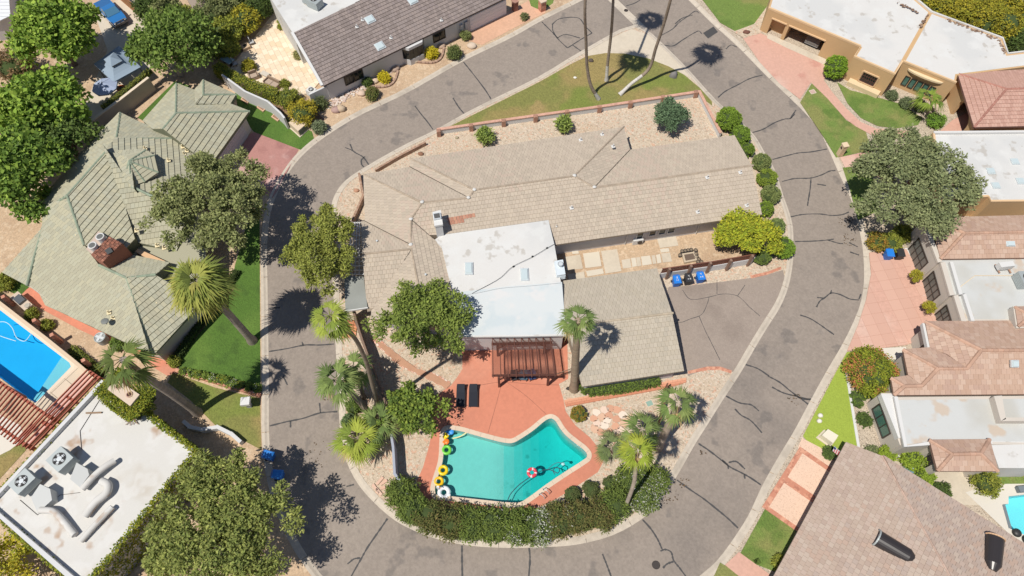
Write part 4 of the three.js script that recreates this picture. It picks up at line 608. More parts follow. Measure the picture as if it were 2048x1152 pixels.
    const x0 = LL * .38, x1 = LL * .86; b.hexa([q(0, 0, 0), q(x0, 0, 0), q(x0, -.35, 0), q(0, -.35, 0), q(0, 0, 2.95), q(x0, 0, 2.95), q(x0, -.35, 2.95), q(0, -.35, 2.95)]); b.hexa([q(x1, 0, 0), q(LL, 0, 0), q(LL, -.35, 0), q(x1, -.35, 0), q(x1, 0, 2.95), q(LL, 0, 2.95), q(LL, -.35, 2.95), q(x1, -.35, 2.95)]);
    for (let i = 0; i < 12; i++) { const t0 = Math.PI * (1 - i / 12), t1 = Math.PI * (1 - (i + 1) / 12), m = (x0 + x1) / 2, rr = (x1 - x0) / 2, P0 = [m + Math.cos(t0) * rr, 1.7 + Math.sin(t0) * .95], P1 = [m + Math.cos(t1) * rr, 1.7 + Math.sin(t1) * .95]; b.hexa([q(P0[0], 0, P0[1]), q(P1[0], 0, P1[1]), q(P1[0], -.35, P1[1]), q(P0[0], -.35, P0[1]), q(P0[0], 0, 2.95), q(P1[0], 0, 2.95), q(P1[0], -.35, 2.95), q(P0[0], -.35, 2.95)]); } b.build('arch_wall', M.stuccoTan, pw);
    const bw = new B(); bw.bar(w[1].clone().setY(1.45), w[2].clone().setY(1.45), .3, 2.9); bw.build('side_wall', M.stuccoTan, pw); const dk = new B(); dk.prism([w[0].clone().lerp(w[3], .35), w[1].clone().lerp(w[2], .35), w[2], w[3]].map((p) => p.clone().setY(2.9)), 0); dk.build('wall', M.stuccoTan, g); }
  // lower flat roof towards the south
  { const H = 3.3, Q = ats([[1866, 264], [2085, 262], [2085, 402], [1983, 403], [1978, 393], [1893, 398], [1880, 398]], H); block(g, 'wall', Q, H - .16, 0, M.stuccoTan); block(g, 'flat_roof', inset(Q, .2), H - .14, H - .2, M.whiteRoof); const L2 = [Q[2], Q[3], Q[4], Q[5], Q[6], Q[0]]; parapet(g, L2, H - .16, .2 * (V(L2[1].z - L2[0].z, 0, L2[0].x - L2[1].x).dot(Q[1].clone().sub(Q[2])) > 0 ? 1 : -1), .16, M.trimTan, false); parapet(g, [Q[0], Q[1]], H - .16, .25 * (V(Q[1].z - Q[0].z, 0, Q[0].x - Q[1].x).dot(Q[2].clone().sub(Q[1])) > 0 ? 1 : -1), .3, M.whitePaint, false);
    const u = V(1, 0, 0); for (const [x, y] of [[1981, 343], [1991, 372], [2029, 324], [2040, 363]]) skylightBox(g, at(x, y, H - .14), u, .75, .75, V(0, 1, 0), .1);
    const b = new B(), v = at(1905, 375, H); b.blob(v.clone().add(V(0, .35, 0)), .35, .4, .35, 12); b.cyl(v.clone().setY(H - .2), v.clone().setY(H + .2), .2, .2, 12); b.build('turbine_vent', M.metalLight, g);
    const bx = new B(); for (const [x, y, w] of [[1885, 420, .9], [1932, 402, .3], [1905, 413, .35]]) { const p = at(x, y, 1.8); bx.box(p.x, 1.8, p.z + .25, w, .6, .3); } bx.build('wall_box', std([.6, .44, .27], .8), g); }
}
// --- cream house with pink tiles, east
const PINK = [[.46, .315, .235], [.485, .335, .255], [.435, .29, .215], [.5, .36, .28], [.47, .325, .25], [.43, .29, .225]];
{
  const g = thing('cream_garage_house', 'cream house with pink tiled roofs and square-paned garage doors east of the road', 'house');
  const o = { tw: .42, ch: .42, cols: PINK, low: 3.2, deck: std([.25, .15, .11], .95), vary: .8 };
  { const e = 3.4, A = at(1860, 436, e), C = at(1881, 518, e), T = at(1929, 466, 4.5), T2 = at(2080, 463, 4.5), N = at(2080, 430, e), S = at(2080, 515, e); roof(g, [{ pts: [A, C, T] }, { pts: [A, T, T2, N] }, { pts: [C, T, T2, S] }], { ...o, seed: 51, keep: 120 }); caps(g, [[A, T], [C, T], [T, T2]], [.46, .29, .21], .34); skylightBox(g, at(2020, 488, 4.0), V(1, 0, 0), .8, .5, V(0, .95, .3).normalize(), .1); }
  const fr = ats([[1844, 442], [1876, 525], [1881, 524], [1900, 591], [1907, 590], [1923, 642], [2085, 642], [2085, 432]], 3.35);
  { const H = 3.35, b = new B(); b.prism(fr.map((p) => V(p.x, H - .25, p.z)), 0); b.build('wall', M.stuccoCream, g); block(g, 'flat_roof', inset(fr, .3), H - .24, H - .3, M.greyRoof); const n = V(fr[1].z - fr[0].z, 0, fr[0].x - fr[1].x).dot(fr[6].clone().sub(fr[0])) > 0 ? 1 : -1; parapet(g, fr.slice(0, 6), H - .25, .42 * n, .25, M.stuccoCream, false); parapet(g, offsetLine(fr.slice(2, 6), .75 * n), H - .25, .3 * n, .38, M.whitePaint, false);
    for (const [i, l, r2] of [[0, [1829, 500], [1845, 546]], [2, [1854, 566], [1868, 610]], [4, [1876, 632], [1888, 668]]]) { const a = fr[i], c = fr[i + 1], d = c.clone().sub(a).setY(0).normalize(), s0 = along(a, c, at(l[0], l[1], .1)), s1 = Math.min(along(a, c, at(r2[0], r2[1], .1)), a.distanceTo(c) - .35); windowOn(g, a, c, s0, s1, .12, 2.15, 4, 2, { flip: true, name: 'garage_door', glass: std([.16, .165, .15], .35), f: .09 }); const b2 = new B(), oo = V(-d.z, 0, d.x); b2.bar(a.clone().addScaledVector(d, s0 - .2).addScaledVector(oo, .18).setY(.13), a.clone().addScaledVector(d, s1 + .2).addScaledVector(oo, .18).setY(.13), .3, .08); b2.build('door_sill', M.whitePaint, g); }
    acUnit(g, at(2042, 566, H - .24), 1.3, 1.3, .95, .05); const mini = part(g, 'condenser'), mb = new B(), p = at(2006, 535, H); mb.box(p.x, p.y + .3, p.z, 1.3, .6, .5, .12); mb.build('casing', M.whitePaint, mini); const ft = new B(); for (const s of [-.5, .5]) ft.box(p.x + s, p.y - .05, p.z + .1, .1, .1, .9, .1); ft.build('feet', std([.4, .24, .16], .9), mini);
    const pp = new B(); pp.tube([at(1915, 578, H - .2), at(1950, 551, H - .18), at(2040, 551, H - .18)], .035, 6); pp.build('roof_pipe', std([.7, .58, .42], .8), g); }
  { // turret with small pink roof at the frame edge
    const e = 3.9, A = at(2030, 614, e), C = at(2036, 653, e), T = at(2062, 632, 4.5), b = block(g, 'wall', inset([A, C, at(2085, 651, e), at(2085, 612, e)].map((p) => V(p.x, e - .1, p.z)), -.12), 3.85, 2.9, M.stuccoCream); void b; roof(g, [{ pts: [A, C, T] }, { pts: [C, T, at(2085, 632, 4.5), at(2085, 651, e)] }, { pts: [A, T, at(2085, 632, 4.5), at(2085, 612, e)] }], { ...o, low: 3.8, seed: 53, keep: 20 }); caps(g, [[A, T], [C, T]], [.46, .29, .21], .3); }
  { const e = 3.2, P = (x, y, h = e) => at(x, y, h), A1 = P(1963, 700, 4.8), A2 = P(1876, 737, 4.1), A3 = P(1934, 737, 4.1), A4 = P(1809, 772, 3.55), A5 = P(1844, 771, 3.55), RR = P(2090, 700, 4.8), S = [P(1788, 790), P(2090, 788)];
    roof(g, [{ pts: [S[0], S[1], RR, A1, A3, A2, A5, A4] }, { pts: [P(1850, 643), A1, A3, P(1893, 709, 3.55), P(1861, 695)] }, { pts: [P(1806, 699), P(1861, 695), P(1893, 709, 3.6), A3, A2] }, { pts: [P(1806, 699), A2, A5, P(1816, 750)] }, { pts: [P(1782, 756), P(1816, 751), A5, A4] }, { pts: [P(1782, 756), A4, S[0]] }, { pts: [P(1850, 643), P(2090, 641), RR, A1] }], { ...o, low: 3.0, seed: 57, keep: 300 });
    caps(g, [[P(1850, 643), A1], [A1, RR], [A1, A3], [A2, A3], [P(1806, 699), A2], [A2, A5], [A5, A4], [P(1782, 756), A4], [A4, S[0]]], [.46, .29, .21], .36);
    const f = inset([P(1850, 643), P(1861, 695), P(1806, 699), P(1816, 750), P(1782, 756), S[0], S[1], P(2090, 641)].map((p) => V(p.x, 3.05, p.z)), .25), b = new B(); b.prism(f, 0); b.build('wall', M.stuccoCream, g);
    { const a = f[0], c = f[1], d = c.clone().sub(a).setY(0).normalize(), oo = V(-d.z, 0, d.x), L = a.distanceTo(c), Q = (s, k, y) => V(a.x, y, a.z).addScaledVector(d, s).addScaledVector(oo, k), pw = new B(); pw.prism([Q(-.1, .02, 3.12), Q(L + .3, .02, 3.12), Q(L + .3, .45, 3.12), Q(-.1, .45, 3.12)], 2.7); pw.build('parapet', M.whitePaint, g); const dr = new B(); dr.hexa([Q(L * .55, .02, .1), Q(L, .02, .1), Q(L, .01, .1), Q(L * .55, .01, .1), Q(L * .55, .02, 2.2), Q(L, .02, 2.2), Q(L, .01, 2.2), Q(L * .55, .01, 2.2)]); dr.build('entry_opening', std([.1, .065, .055], .8), g); }
    { const n = newell([S[0], S[1], RR]); if (n.y < 0) n.negate(); skylightBox(g, P(2027, 727, 4.45), V(1, 0, 0), .62, .6, n, .2); } }
  // lower flat roofs
  { const H = 3.15, Q = ats([[1788, 793], [1808, 894], [1862, 890], [1985, 888], [2090, 888], [2090, 790]], H); block(g, 'wall', Q, H - .16, 0, M.stuccoCream); block(g, 'flat_roof', inset(Q, .25), H - .14, H - .2, M.greyRoof); const n = V(Q[1].z - Q[0].z, 0, Q[0].x - Q[1].x).dot(Q[4].clone().sub(Q[0])) > 0 ? 1 : -1; parapet(g, Q.slice(0, 4), H - .16, .28 * n, .2, M.whitePaint, false);
    const bk = ats([[1762, 788], [1786, 787], [1806, 876], [1797, 876]], 2.9), X = ats([[1762, 788], [1792, 788], [1810, 876], [1797, 876]], 2.9); void bk; block(g, 'bay_parapet', X, 2.9, 2.3, M.whitePaint); const fb = ats([[1762, 786], [1790, 786], [1812, 890], [1800, 890]], 2.75), b = new B(); b.prism(fb, 0); b.build('wall', M.stuccoCream, g); windowPx(g, fb[0], fb[3], [1747, 819], [1760, 876], .75, 2.1, 3, 1, { flip: true, glass: M.glassGreen }); }
  { const b = new B(), H = 3.1; b.prism(ats([[1938, 838], [1950, 834], [1990, 838], [2090, 846], [2090, 886], [1985, 884], [1942, 876]], H - .1), H - .13); b.build('coated_roof', M.whiteRoof, g); const w = new B(); w.prism(ats([[1988, 792], [2004, 791], [2012, 838], [2002, 842]], 3.7), 2.95); w.prism(ats([[2002, 842], [2012, 835], [2090, 835], [2090, 842]], 3.7), 2.95); w.build('roof_wall', M.stuccoCream, g); }
  { const e = 3.3, P = (x, y, h = e) => at(x, y, h), A = P(1859, 880), Bq = P(1979, 879), C = P(1996, 942), D = P(1875, 942), r1 = P(1905, 908, 3.95), r2 = P(1962, 907, 3.95); roof(g, [{ pts: [A, Bq, r2, r1] }, { pts: [Bq, C, r2] }, { pts: [C, D, r1, r2] }, { pts: [D, A, r1] }], { ...o, low: 3.05, seed: 59, keep: 150 }); caps(g, [[A, r1], [Bq, r2], [C, r2], [D, r1], [r1, r2]], [.46, .29, .21], .34); const b = new B(); for (const q of inset([A, Bq, C, D].map((p) => V(p.x, 3.1, p.z)), .5)) b.box(q.x, 1.55, q.z, .45, 3.1, .45); b.build('porch_pillar', M.stuccoCream, g); }
  block(g, 'flat_roof', [[1982, 890], [2090, 888], [2090, 936], [1998, 936]], 3.0, 0, M.whiteRoof);
}
// --- rosy tiled house, south-east corner
{
  const g = thing('rosy_tile_house', 'house with big rosy tiled roof and two black barrel skylights in the south-east corner', 'house');
  const W = slopeOf([1692, 884], [1568, 1113], 2.7, 15, [1750, 1000]), h0 = W(1764, 912), hp = W(1900, 1152), a = at(1692, 884, 2.7), b0 = at(1566, 1118, 2.7), NEe = at(2110, 1122, h0.y), back = W(1960, 1256);
  roof(g, [{ pts: [a, b0, at(1500, 1236, 2.7), back, hp, h0] }, { pts: [h0, NEe, at(2110, 1290, 4.6), back, hp] }], { tw: .36, ch: .36, cols: [[.42, .325, .262], [.445, .345, .285], [.395, .3, .245], [.455, .365, .3], [.43, .315, .25], [.405, .32, .27]], low: 2.5, seed: 61, keep: 300, deck: std([.26, .19, .15], .95), vary: 1.1 });
  caps(g, [[h0, hp], [hp, back]], [.43, .31, .25], .2);
  const bd = new B(); bd.prism(inset([a, b0, at(1500, 1236, 2.6), at(2110, 1290, 2.6), at(2110, 1122, 2.6), h0].map((p) => V(p.x, 2.55, p.z)), .5), 0); bd.build('wall', M.stuccoCream, g);
  for (const [p, q, r, hh] of [[[1752, 1075], [1815, 1112], .62, 0], [[1990, 1075], [1985, 1128], .62, 0]]) { const sk = part(g, 'barrel_skylight'), P0 = at(p[0], p[1], 4.0 + hh), P1 = at(q[0], q[1], 4.25 + hh), d = P1.clone().sub(P0).normalize(), s = d.clone().cross(V(0, 1, 0)).normalize(), b = new B(), n = 12, ring = (c, k) => [...Array(n + 1).keys()].map((i) => { const t = i / n * Math.PI; return c.clone().addScaledVector(s, Math.cos(t) * r * k).add(V(0, Math.sin(t) * r * .9 * k, 0)); }), A = ring(P0, 1), C = ring(P1, .92), E = ring(P1.clone().addScaledVector(d, .5), .45); for (let i = 0; i < n; i++) { b.quad(A[i], A[i + 1], C[i + 1], C[i]); b.quad(C[i], C[i + 1], E[i + 1], E[i]); } b.poly(E); b.build('barrel', std([.035, .03, .03], .35), sk); const f = new B(); f.poly(ring(P0.clone().addScaledVector(d, .08), .86)); f.build('pane', new THREE.MeshPhysicalMaterial({ color: new THREE.Color(.5, .5, .5), roughness: .1 }), sk); const rm = new B(); for (let i = 0; i < n; i++) rm.bar(A[i], A[i + 1], .1, .1); rm.build('rim', p[0] > 1900 ? std([.62, .4, .24], .8) : M.metalGrey, sk); }
}
// --- flat-roofed house clad in ivy, south-west corner
const IVY = {};
{
  const g = thing('ivy_flat_roof_house', 'flat white-roofed house with ivy-clad walls and rooftop air conditioners in the south-west corner', 'house');
  const H = 4.0, Q = ats([[207, 762], [391, 902], [165, 1180], [-25, 1012]], H); IVY.Q = Q; IVY.H = H;
  block(g, 'wall', Q, H - .12, 0, M.stuccoWhite); block(g, 'flat_roof', inset(Q, .12), H - .1, H - .2, M.whiteRoofWorn);
  const n = V(Q[3].z - Q[2].z, 0, Q[2].x - Q[3].x).dot(Q[0].clone().sub(Q[3])) > 0 ? 1 : -1; parapet(g, [Q[2], Q[3], Q[0]], H - .12, .34 * n, .42, M.stuccoWhite, false);
  // chimney top between the ivy
  const cq = ats([[233, 758], [279, 789], [260, 812], [214, 778]], 5.3); IVY.cq = cq; block(g, 'chimney_cap', cq, 5.3, H - .1, std([.6, .48, .38], .9));
  for (const [x, y] of [[237, 773], [259, 789]]) { const b = new B(), q = at(x, y, 5.3); b.torus(q.clone().setY(5.33), .22, .05, 20, 8); b.build('flue_ring', std([.5, .33, .25], .9), g); const c = new B(); c.cyl(q.clone().setY(5.29), q.clone().setY(5.335), .2, .2, 16); c.build('flue_mouth', std([.06, .02, .018], .95), g); }
  // two units with their ducts
  const duct = (pts, r, name = 'duct') => { const b = new B(), L = smooth(SPECS(pts), 5); b.tube(L, r, 10); return b.build(name, M.whiteRoofWorn, g); };
  acUnit(g, at(134, 925, H + .2), 1.5, 1.35, .95, -.62); acUnit(g, at(58, 968, H + .2), 1.25, 1.5, .85, -.62);
  { const b = new B(), sh = (px, h0) => b.prism(SPECS(px.map(([x, y, h]) => [x, y, h])), h0); sh([[153, 925, H + 1.0], [175, 938, H + .9], [178, 950, H + .7], [160, 975, H + .5], [140, 958, H + .9]], H - .1); sh([[80, 968, H + .95], [100, 978, H + .85], [104, 1000, H + .7], [75, 1026, H + .3], [62, 995, H + .8]], H - .1); b.build('unit_hood', std([.5, .51, .5], .8), g); }
  duct([[165, 978, H + .35], [190, 950, H + .45], [212, 932, H + .45], [230, 921, H + .3]], .24); duct([[170, 1032, H + .25], [192, 1004, H + .35], [214, 984, H + .4], [216, 970, H + .4], [203, 962, H + .35]], .3); duct([[162, 1082, H + .15], [190, 1050, H + .25], [225, 1014, H + .25]], .22); duct([[80, 1020, H + .4], [105, 1022, H + .4], [118, 1032, H + .3], [150, 1070, H + .2]], .25); 
  { const b = new B(), r = rng(8); for (let i = 0; i < 12; i++) { const q = at(262 + r() * 16, 826 + r() * 12, H), a = r() * 3; b.tube([q.clone().add(V(0, -.05, 0)), q.clone().add(V(Math.cos(a) * .4, .06, Math.sin(a) * .4)), q.clone().add(V(Math.cos(a) * .8, 0, Math.sin(a) * .8))], .03, 5); } b.tube([at(172, 826, H), at(203, 825, H)], .07, 6); b.build('dead_branches', std([.3, .2, .13], .95), g); }
  { const b = new B(); b.tube([at(208, 786, H - .07), at(160, 862, H - .07), at(163, 898, H - .07)], .022, 5); b.tube([at(40, 1000, H - .07), at(75, 1030, H - .07), at(120, 990, H - .07), at(160, 985, H - .07)], .02, 5); b.build('roof_cable', M.darkFrame, g); }
}
// ---------------------------------------------------------------- yard surfaces beyond the road
let lay = LOT + .004; const ground = (name, pts, m) => sheet(name, pts, (lay += .002), m);
ground('lawn', [[519, 400], [520, 600], [521, 776], [430, 758], [358, 738], [356, 722], [405, 655], [460, 578], [470, 530], [490, 460]], M.lawn);
ground('lawn', [[345, 745], [430, 775], [520, 797], [523, 900], [470, 872], [430, 850], [380, 800], [335, 765]], M.grassDry);
const plum = ground('driveway', [[458, 330], [500, 268], [508, 264], [598, 298], [556, 378], [545, 396], [505, 372]], M.plumDrive);
ground('lawn', [[470, 186], [522, 190], [578, 240], [624, 263], [628, 277], [602, 300], [508, 264], [478, 226]], M.lawn);
ground('lawn', [[275, 235], [350, 162], [380, 172], [300, 250]], M.lawn);
ground('patio_ground', [[160, 235], [215, 100], [190, 30], [260, -20], [300, 40], [320, 120], [235, 205], [190, 250]], M.concrete);
ground('paver_path', [[388, 45], [400, 22], [424, 24], [418, 44], [400, 52]], M.exposed);
ground('paver_driveway', [[928, 78], [940, 62], [1024, 18], [1072, -6], [1100, -10], [1090, 26], [1030, 55], [964, 90]], surf({ size: 512, m: 8, base: [.6, .36, .24], grain: .1, layers: [{ f: 6, o: 3, a: .08 }, { f: 40, o: 2, a: .1 }] }));
ground('lawn', [[1052, -20], [1112, -20], [1106, 6], [1084, 22], [1062, 12]], M.lawnRight);
ground('terracotta_patio', [[36, 590], [60, 574], [110, 590], [305, 705], [356, 724], [354, 742], [335, 752], [250, 700], [160, 660], [96, 625]], M.redDeck);
ground('lawn', [[0, 560], [48, 555], [62, 570], [40, 592], [0, 575]], M.lawn);
ground('mulch_bed', [[305, 712], [400, 600], [460, 560], [470, 575], [408, 655], [354, 724]], M.mulch);
ground('lawn', [[-30, 870], [48, 878], [52, 900], [-30, 990]], M.grassDry);
ground('terrace', [[-60, 800], [40, 850], [50, 876], [20, 900], [-60, 940]], M.whiteDeck);
ground('mulch_bed', [[505, 160], [560, 200], [600, 190], [650, 240], [560, 235], [470, 165]], M.mulch);
ground('driveway', [[1486, 76], [1520, 66], [1560, 84], [1668, 132], [1648, 160], [1622, 165], [1600, 198], [1560, 168], [1520, 125]], M.pinkDrive);
ground('concrete_strip', [[1536, 66], [1576, 84], [1668, 126], [1664, 136], [1572, 95], [1534, 76]], M.concrete);
ground('lawn', [[1626, 163], [1660, 202], [1692, 240], [1732, 264], [1742, 300], [1690, 312], [1672, 315], [1650, 278], [1628, 245], [1600, 205]], M.lawnRight);
ground('lawn', [[1674, 164], [1700, 180], [1764, 197], [1802, 208], [1845, 236], [1836, 250], [1790, 257], [1755, 252], [1722, 236], [1695, 207]], M.lawnRight);
ground('lawn', [[1685, 335], [1740, 330], [1760, 420], [1716, 440], [1700, 380]], M.lawnRight);
ground('garden_path', [[1622, 165], [1646, 158], [1666, 186], [1692, 216], [1722, 244], [1752, 257], [1830, 262], [1830, 275], [1790, 272], [1742, 269], [1712, 253], [1690, 237], [1655, 197]], M.pinkDrive);
ground('garden_path', [[1680, 314], [1712, 308], [1742, 300], [1745, 322], [1715, 330], [1690, 335]], M.pinkDrive);
ground('porch_floor', [[1880, 262], [1905, 240], [1935, 225], [1950, 262]], M.pinkDrive);
ground('lawn', [[1390, -20], [1552, -20], [1532, 18], [1508, 48], [1470, 62], [1440, 45]], M.lawnRight);
ground('gravel_bed', [[1440, 48], [1470, 62], [1508, 48], [1536, 10], [1545, 20], [1522, 66], [1488, 76]], M.gravel);
ground('turf', [[1694, 704], [1745, 700], [1724, 725], [1697, 742], [1716, 904], [1690, 898], [1660, 940], [1606, 872], [1640, 806], [1670, 748]], M.turf);
ground('entry_paving', [[1740, 697], [1812, 694], [1812, 750], [1780, 725], [1745, 720]], M.whiteDeck);
ground('lawn', [[1532, 1014], [1594, 1060], [1568, 1116], [1556, 1146], [1476, 1115], [1502, 1068]], M.lawnRight);
ground('lawn', [[1428, 1152], [1440, 1125], [1500, 1160], [1500, 1190], [1400, 1190]], M.lawnRight);
ground('garden_path', [[1450, 1130], [1478, 1104], [1536, 1146], [1560, 1170], [1500, 1170]], M.pinkDrive);
ground('gravel_bed', [[1604, 876], [1660, 905], [1676, 916], [1664, 946], [1596, 895]], M.exposed);
ground('courtyard_paving', [[1752, 905], [1800, 880], [1880, 890], [2000, 940], [2000, 1010], [1900, 1010], [1800, 960]], M.concrete);
sheetHole('pool_terrace', ats([[1930, 985], [1990, 966], [2095, 966], [2095, 1110], [2040, 1090]], LOT), [POOL_E], (lay += .002), M.whiteDeck);
ground('lawn', [[1985, 938], [2095, 936], [2095, 967], [1990, 968]], M.lawnRight);
ground('terracotta_patio', [[1552, 1150], [1570, 1125], [1620, 1152], [1640, 1190], [1560, 1190]], M.redDeck);

// paving in separate pieces
function pavers(name, poly, size, gap, th, m, dir, o = {}) {
  const P = poly[0].isVector3 ? poly : ats(poly, LOT), d = dir.clone().setY(0).normalize(), s = V(-d.z, 0, d.x), O = P[0], g = new THREE.Group(); g.name = uniq(name); g.userData.kind = 'structure'; scene.add(g);
  const q = P.map((p) => { const v = p.clone().sub(O); return [v.dot(d), v.dot(s)]; }), [sx, sz] = Array.isArray(size) ? size : [size, size], us = q.map((p) => p[0]), vs = q.map((p) => p[1]), y = (lay += .002); let row = 0;
  for (let v = Math.min(...vs); v < Math.max(...vs); v += sz, row++) for (let u = Math.min(...us) - (o.bond && row % 2 ? sx / 2 : 0); u < Math.max(...us); u += sx) { const c = clipRect(q, u + gap / 2, u + sx - gap / 2, v + gap / 2, v + sz - gap / 2); if (!c || area2(c) < .01) continue; const b = new B(); b.prism(c.map(([a, e]) => O.clone().addScaledVector(d, a).addScaledVector(s, e).setY(y + th)), LOT - .01); b.build('paver', Array.isArray(m) ? m[(row * 7 + Math.round(u / sx) * 3 + 50) % m.length] : m, g); }
  return g;
}
pavers('stamped_driveway', [[1738, 506], [1812, 499], [1846, 562], [1872, 624], [1893, 664], [1812, 690], [1760, 697], [1694, 702], [1716, 650], [1732, 600], [1742, 548]], 1.05, .022, .02, [M.pinkDrive, std([.56, .34, .265], .9), std([.585, .36, .28], .9)], at(1845, 560).sub(at(1812, 497)));
sheet('driveway', [[1738, 506], [1812, 499], [1846, 562], [1872, 624], [1893, 664], [1812, 690], [1760, 697], [1694, 702], [1716, 650], [1732, 600], [1742, 548]], (lay += .002), std([.46, .27, .205], .95));
{ const A = [[1600, 893], [1673, 943], [1598, 1066], [1524, 1014]], k = (u, v) => { const a = [lerp(A[0][0], A[1][0], u), lerp(A[0][1], A[1][1], u)], b = [lerp(A[3][0], A[2][0], u), lerp(A[3][1], A[2][1], u)]; return [lerp(a[0], b[0], v), lerp(a[1], b[1], v)]; };
  ground('driveway', A, M.brick); for (const [v0, v1] of [[.06, .45], [.545, .94]]) { const g = new B(); g.prism(ats([k(.13, v0), k(1, v0), k(1, v1), k(.13, v1)], (lay + .012)), LOT); struct(g, 'driveway_panel', M.exposed); } lay += .014; }
{ const tr = at(1510, 40).sub(at(1470, 60)); void tr; pavers('travertine_patio', [[452, 150], [490, 100], [548, 28], [592, 78], [640, 165], [618, 190], [560, 196], [510, 185], [470, 165]], [.9, .6], .015, .02, [M.travertine, std([.68, .53, .37], .85), std([.76, .64, .49], .85), std([.7, .57, .42], .85)], at(640, 165).sub(at(592, 78)), { bond: true }); }
pavers('entry_tiles', [[682, 642], [707, 640], [714, 655], [712, 672], [684, 678]], .62, .03, .03, [std([.58, .24, .12], .85), std([.62, .28, .15], .85), std([.5, .2, .1], .85)], V(1, 0, 0));
pavers('brick_walk', [[1128, 801], [1320, 766], [1372, 756], [1372, 766], [1326, 779], [1132, 814]], [.42, .21], .012, .02, [std([.6, .27, .165], .9), std([.54, .22, .13], .9), std([.65, .33, .21], .9)], at(1320, 766).sub(at(1128, 801)), { bond: true });
// stepping slabs of the courtyard
{ const g = new THREE.Group(); g.name = 'courtyard_slabs'; g.userData.kind = 'structure'; scene.add(g); const cm = [M.concrete, surf({ size: 512, m: 6, base: [.6, .54, .44], grain: .05, layers: [{ f: 4, o: 4, a: .06 }] })]; let i = 0;
  for (const q of [[[1128, 514], [1160, 509], [1166, 537], [1133, 541]], [[1166, 507], [1198, 503], [1203, 532], [1171, 536]], [[1202, 502], [1234, 498], [1243, 542], [1211, 547]], [[1143, 501], [1156, 499], [1158, 507], [1145, 508]], [[1135, 549], [1168, 543], [1170, 556], [1138, 560]], [[1172, 542], [1205, 537], [1208, 547], [1175, 553]], [[1243, 520], [1260, 517], [1263, 535], [1246, 537]], [[1262, 516], [1271, 515], [1274, 532], [1265, 534]], [[1272, 515], [1280, 514], [1283, 531], [1275, 533]], [[1282, 513], [1300, 511], [1304, 528], [1285, 531]], [[1303, 511], [1310, 510], [1313, 527], [1306, 528]], [[1312, 510], [1320, 508], [1323, 525], [1315, 527]], [[1322, 507], [1340, 505], [1344, 523], [1326, 525]], [[1320, 498], [1337, 496], [1339, 503], [1322, 505]], [[1313, 474], [1350, 466], [1357, 491], [1320, 496]]]) { const b = new B(); b.prism(ats(q, LOT + .06), LOT - .01); b.build('slab', cm[i++ % 2], g); } }
// flagstones by the pool
{ const g = new THREE.Group(); g.name = 'flagstone_patch'; g.userData.kind = 'structure'; scene.add(g); const r = rng(44), cs = [[.6, .33, .22], [.68, .52, .42], [.62, .4, .28], [.72, .6, .5], [.55, .3, .2]].map((c) => std(c, .9)), spots = []; for (let i = 0; i < 600 && spots.length < 30; i++) { const a = r() * 6.28, k = Math.sqrt(r()), p = [1220 + Math.cos(a) * k * 38, 843 + Math.sin(a) * k * 26]; if (spots.every((s) => Math.hypot(s[0] - p[0], (s[1] - p[1]) * 1.1) > 11.5)) spots.push(p); }
  for (const [x, y] of spots) { const c = at(x, y, LOT), b = new B(), pts = [], n = 6 + Math.floor(r() * 3), t = r() * 6; for (let i = 0; i < n; i++) { const a = t + i / n * 6.2832, k = .27 + r() * .11; pts.push(V(c.x + Math.cos(a) * k * 1.15, LOT + .05 + r() * .004, c.z + Math.sin(a) * k)); } b.prism(pts.map((p) => p.setY(LOT + .05)), LOT - .01); b.build('flagstone', cs[Math.floor(r() * 5)], g); } }
// brick edging that winds through the gravel
{ const cs = [std([.6, .3, .21], .9), std([.68, .42, .33], .9), std([.72, .6, .52], .9)]; for (const line of [[[748, 672], [770, 690], [800, 715], [832, 738], [870, 750], [900, 767]], [[744, 680], [770, 703], [795, 727], [850, 754], [893, 776]]]) { const g = new THREE.Group(); g.name = uniq('brick_edging'); g.userData.kind = 'structure'; scene.add(g); const L = new THREE.CatmullRomCurve3(ats(line, LOT)), n = Math.round(L.getLength() / .3); for (let i = 0; i < n; i++) { const p = L.getPointAt((i + .5) / n), t = L.getTangentAt((i + .5) / n), b = new B(); b.box(p.x, LOT + .04, p.z, .27, .1, .17, Math.atan2(-t.z, t.x) + .12 * Math.sin(i * 2.3)); b.build('brick', cs[(i * 7) % 3], g); } } }
ground('path_soil', [[745, 676], [772, 690], [802, 714], [834, 737], [872, 750], [902, 768], [893, 777], [850, 755], [795, 728], [770, 704]], surf({ size: 512, m: 6, base: [.45, .25, .16], grain: .2, layers: [{ f: 8, o: 3, a: .15 }] }));

// ---------------------------------------------------------------- walls and fences
function wallRun(name, label, px, h, w, m, o = {}) {   // a garden wall with cap and piers
  const g = thing(name, label, o.cat || 'wall'), L = ats(px, LOT), b = new B(), c = new B();
  for (let i = 0; i + 1 < L.length; i++) { const A = L[i].clone(), C = L[i + 1].clone(), d = C.clone().sub(A).normalize(); A.addScaledVector(d, i ? -w / 2 : 0); b.bar(A.clone().setY(h / 2), C.clone().setY(h / 2), w - i % 2 * .004, h - i % 2 * .004); if (o.cap) c.bar(A.clone().setY(h + .04), C.clone().setY(h + .04 + (i % 2) * .002), w + .1 - i % 2 * .006, .09); }
  b.build('wall_panel', m, g); if (o.cap) c.build('coping', o.cap, g);
  for (const [x, y] of o.piers || []) { const q = at(x, y, h), k = new B(); k.box(q.x, (h + .18) / 2, q.z, o.pw || .45, h + .18, o.pw || .45, o.pr || 0); k.build('pier', o.pm || m, g); }
  return g;
}
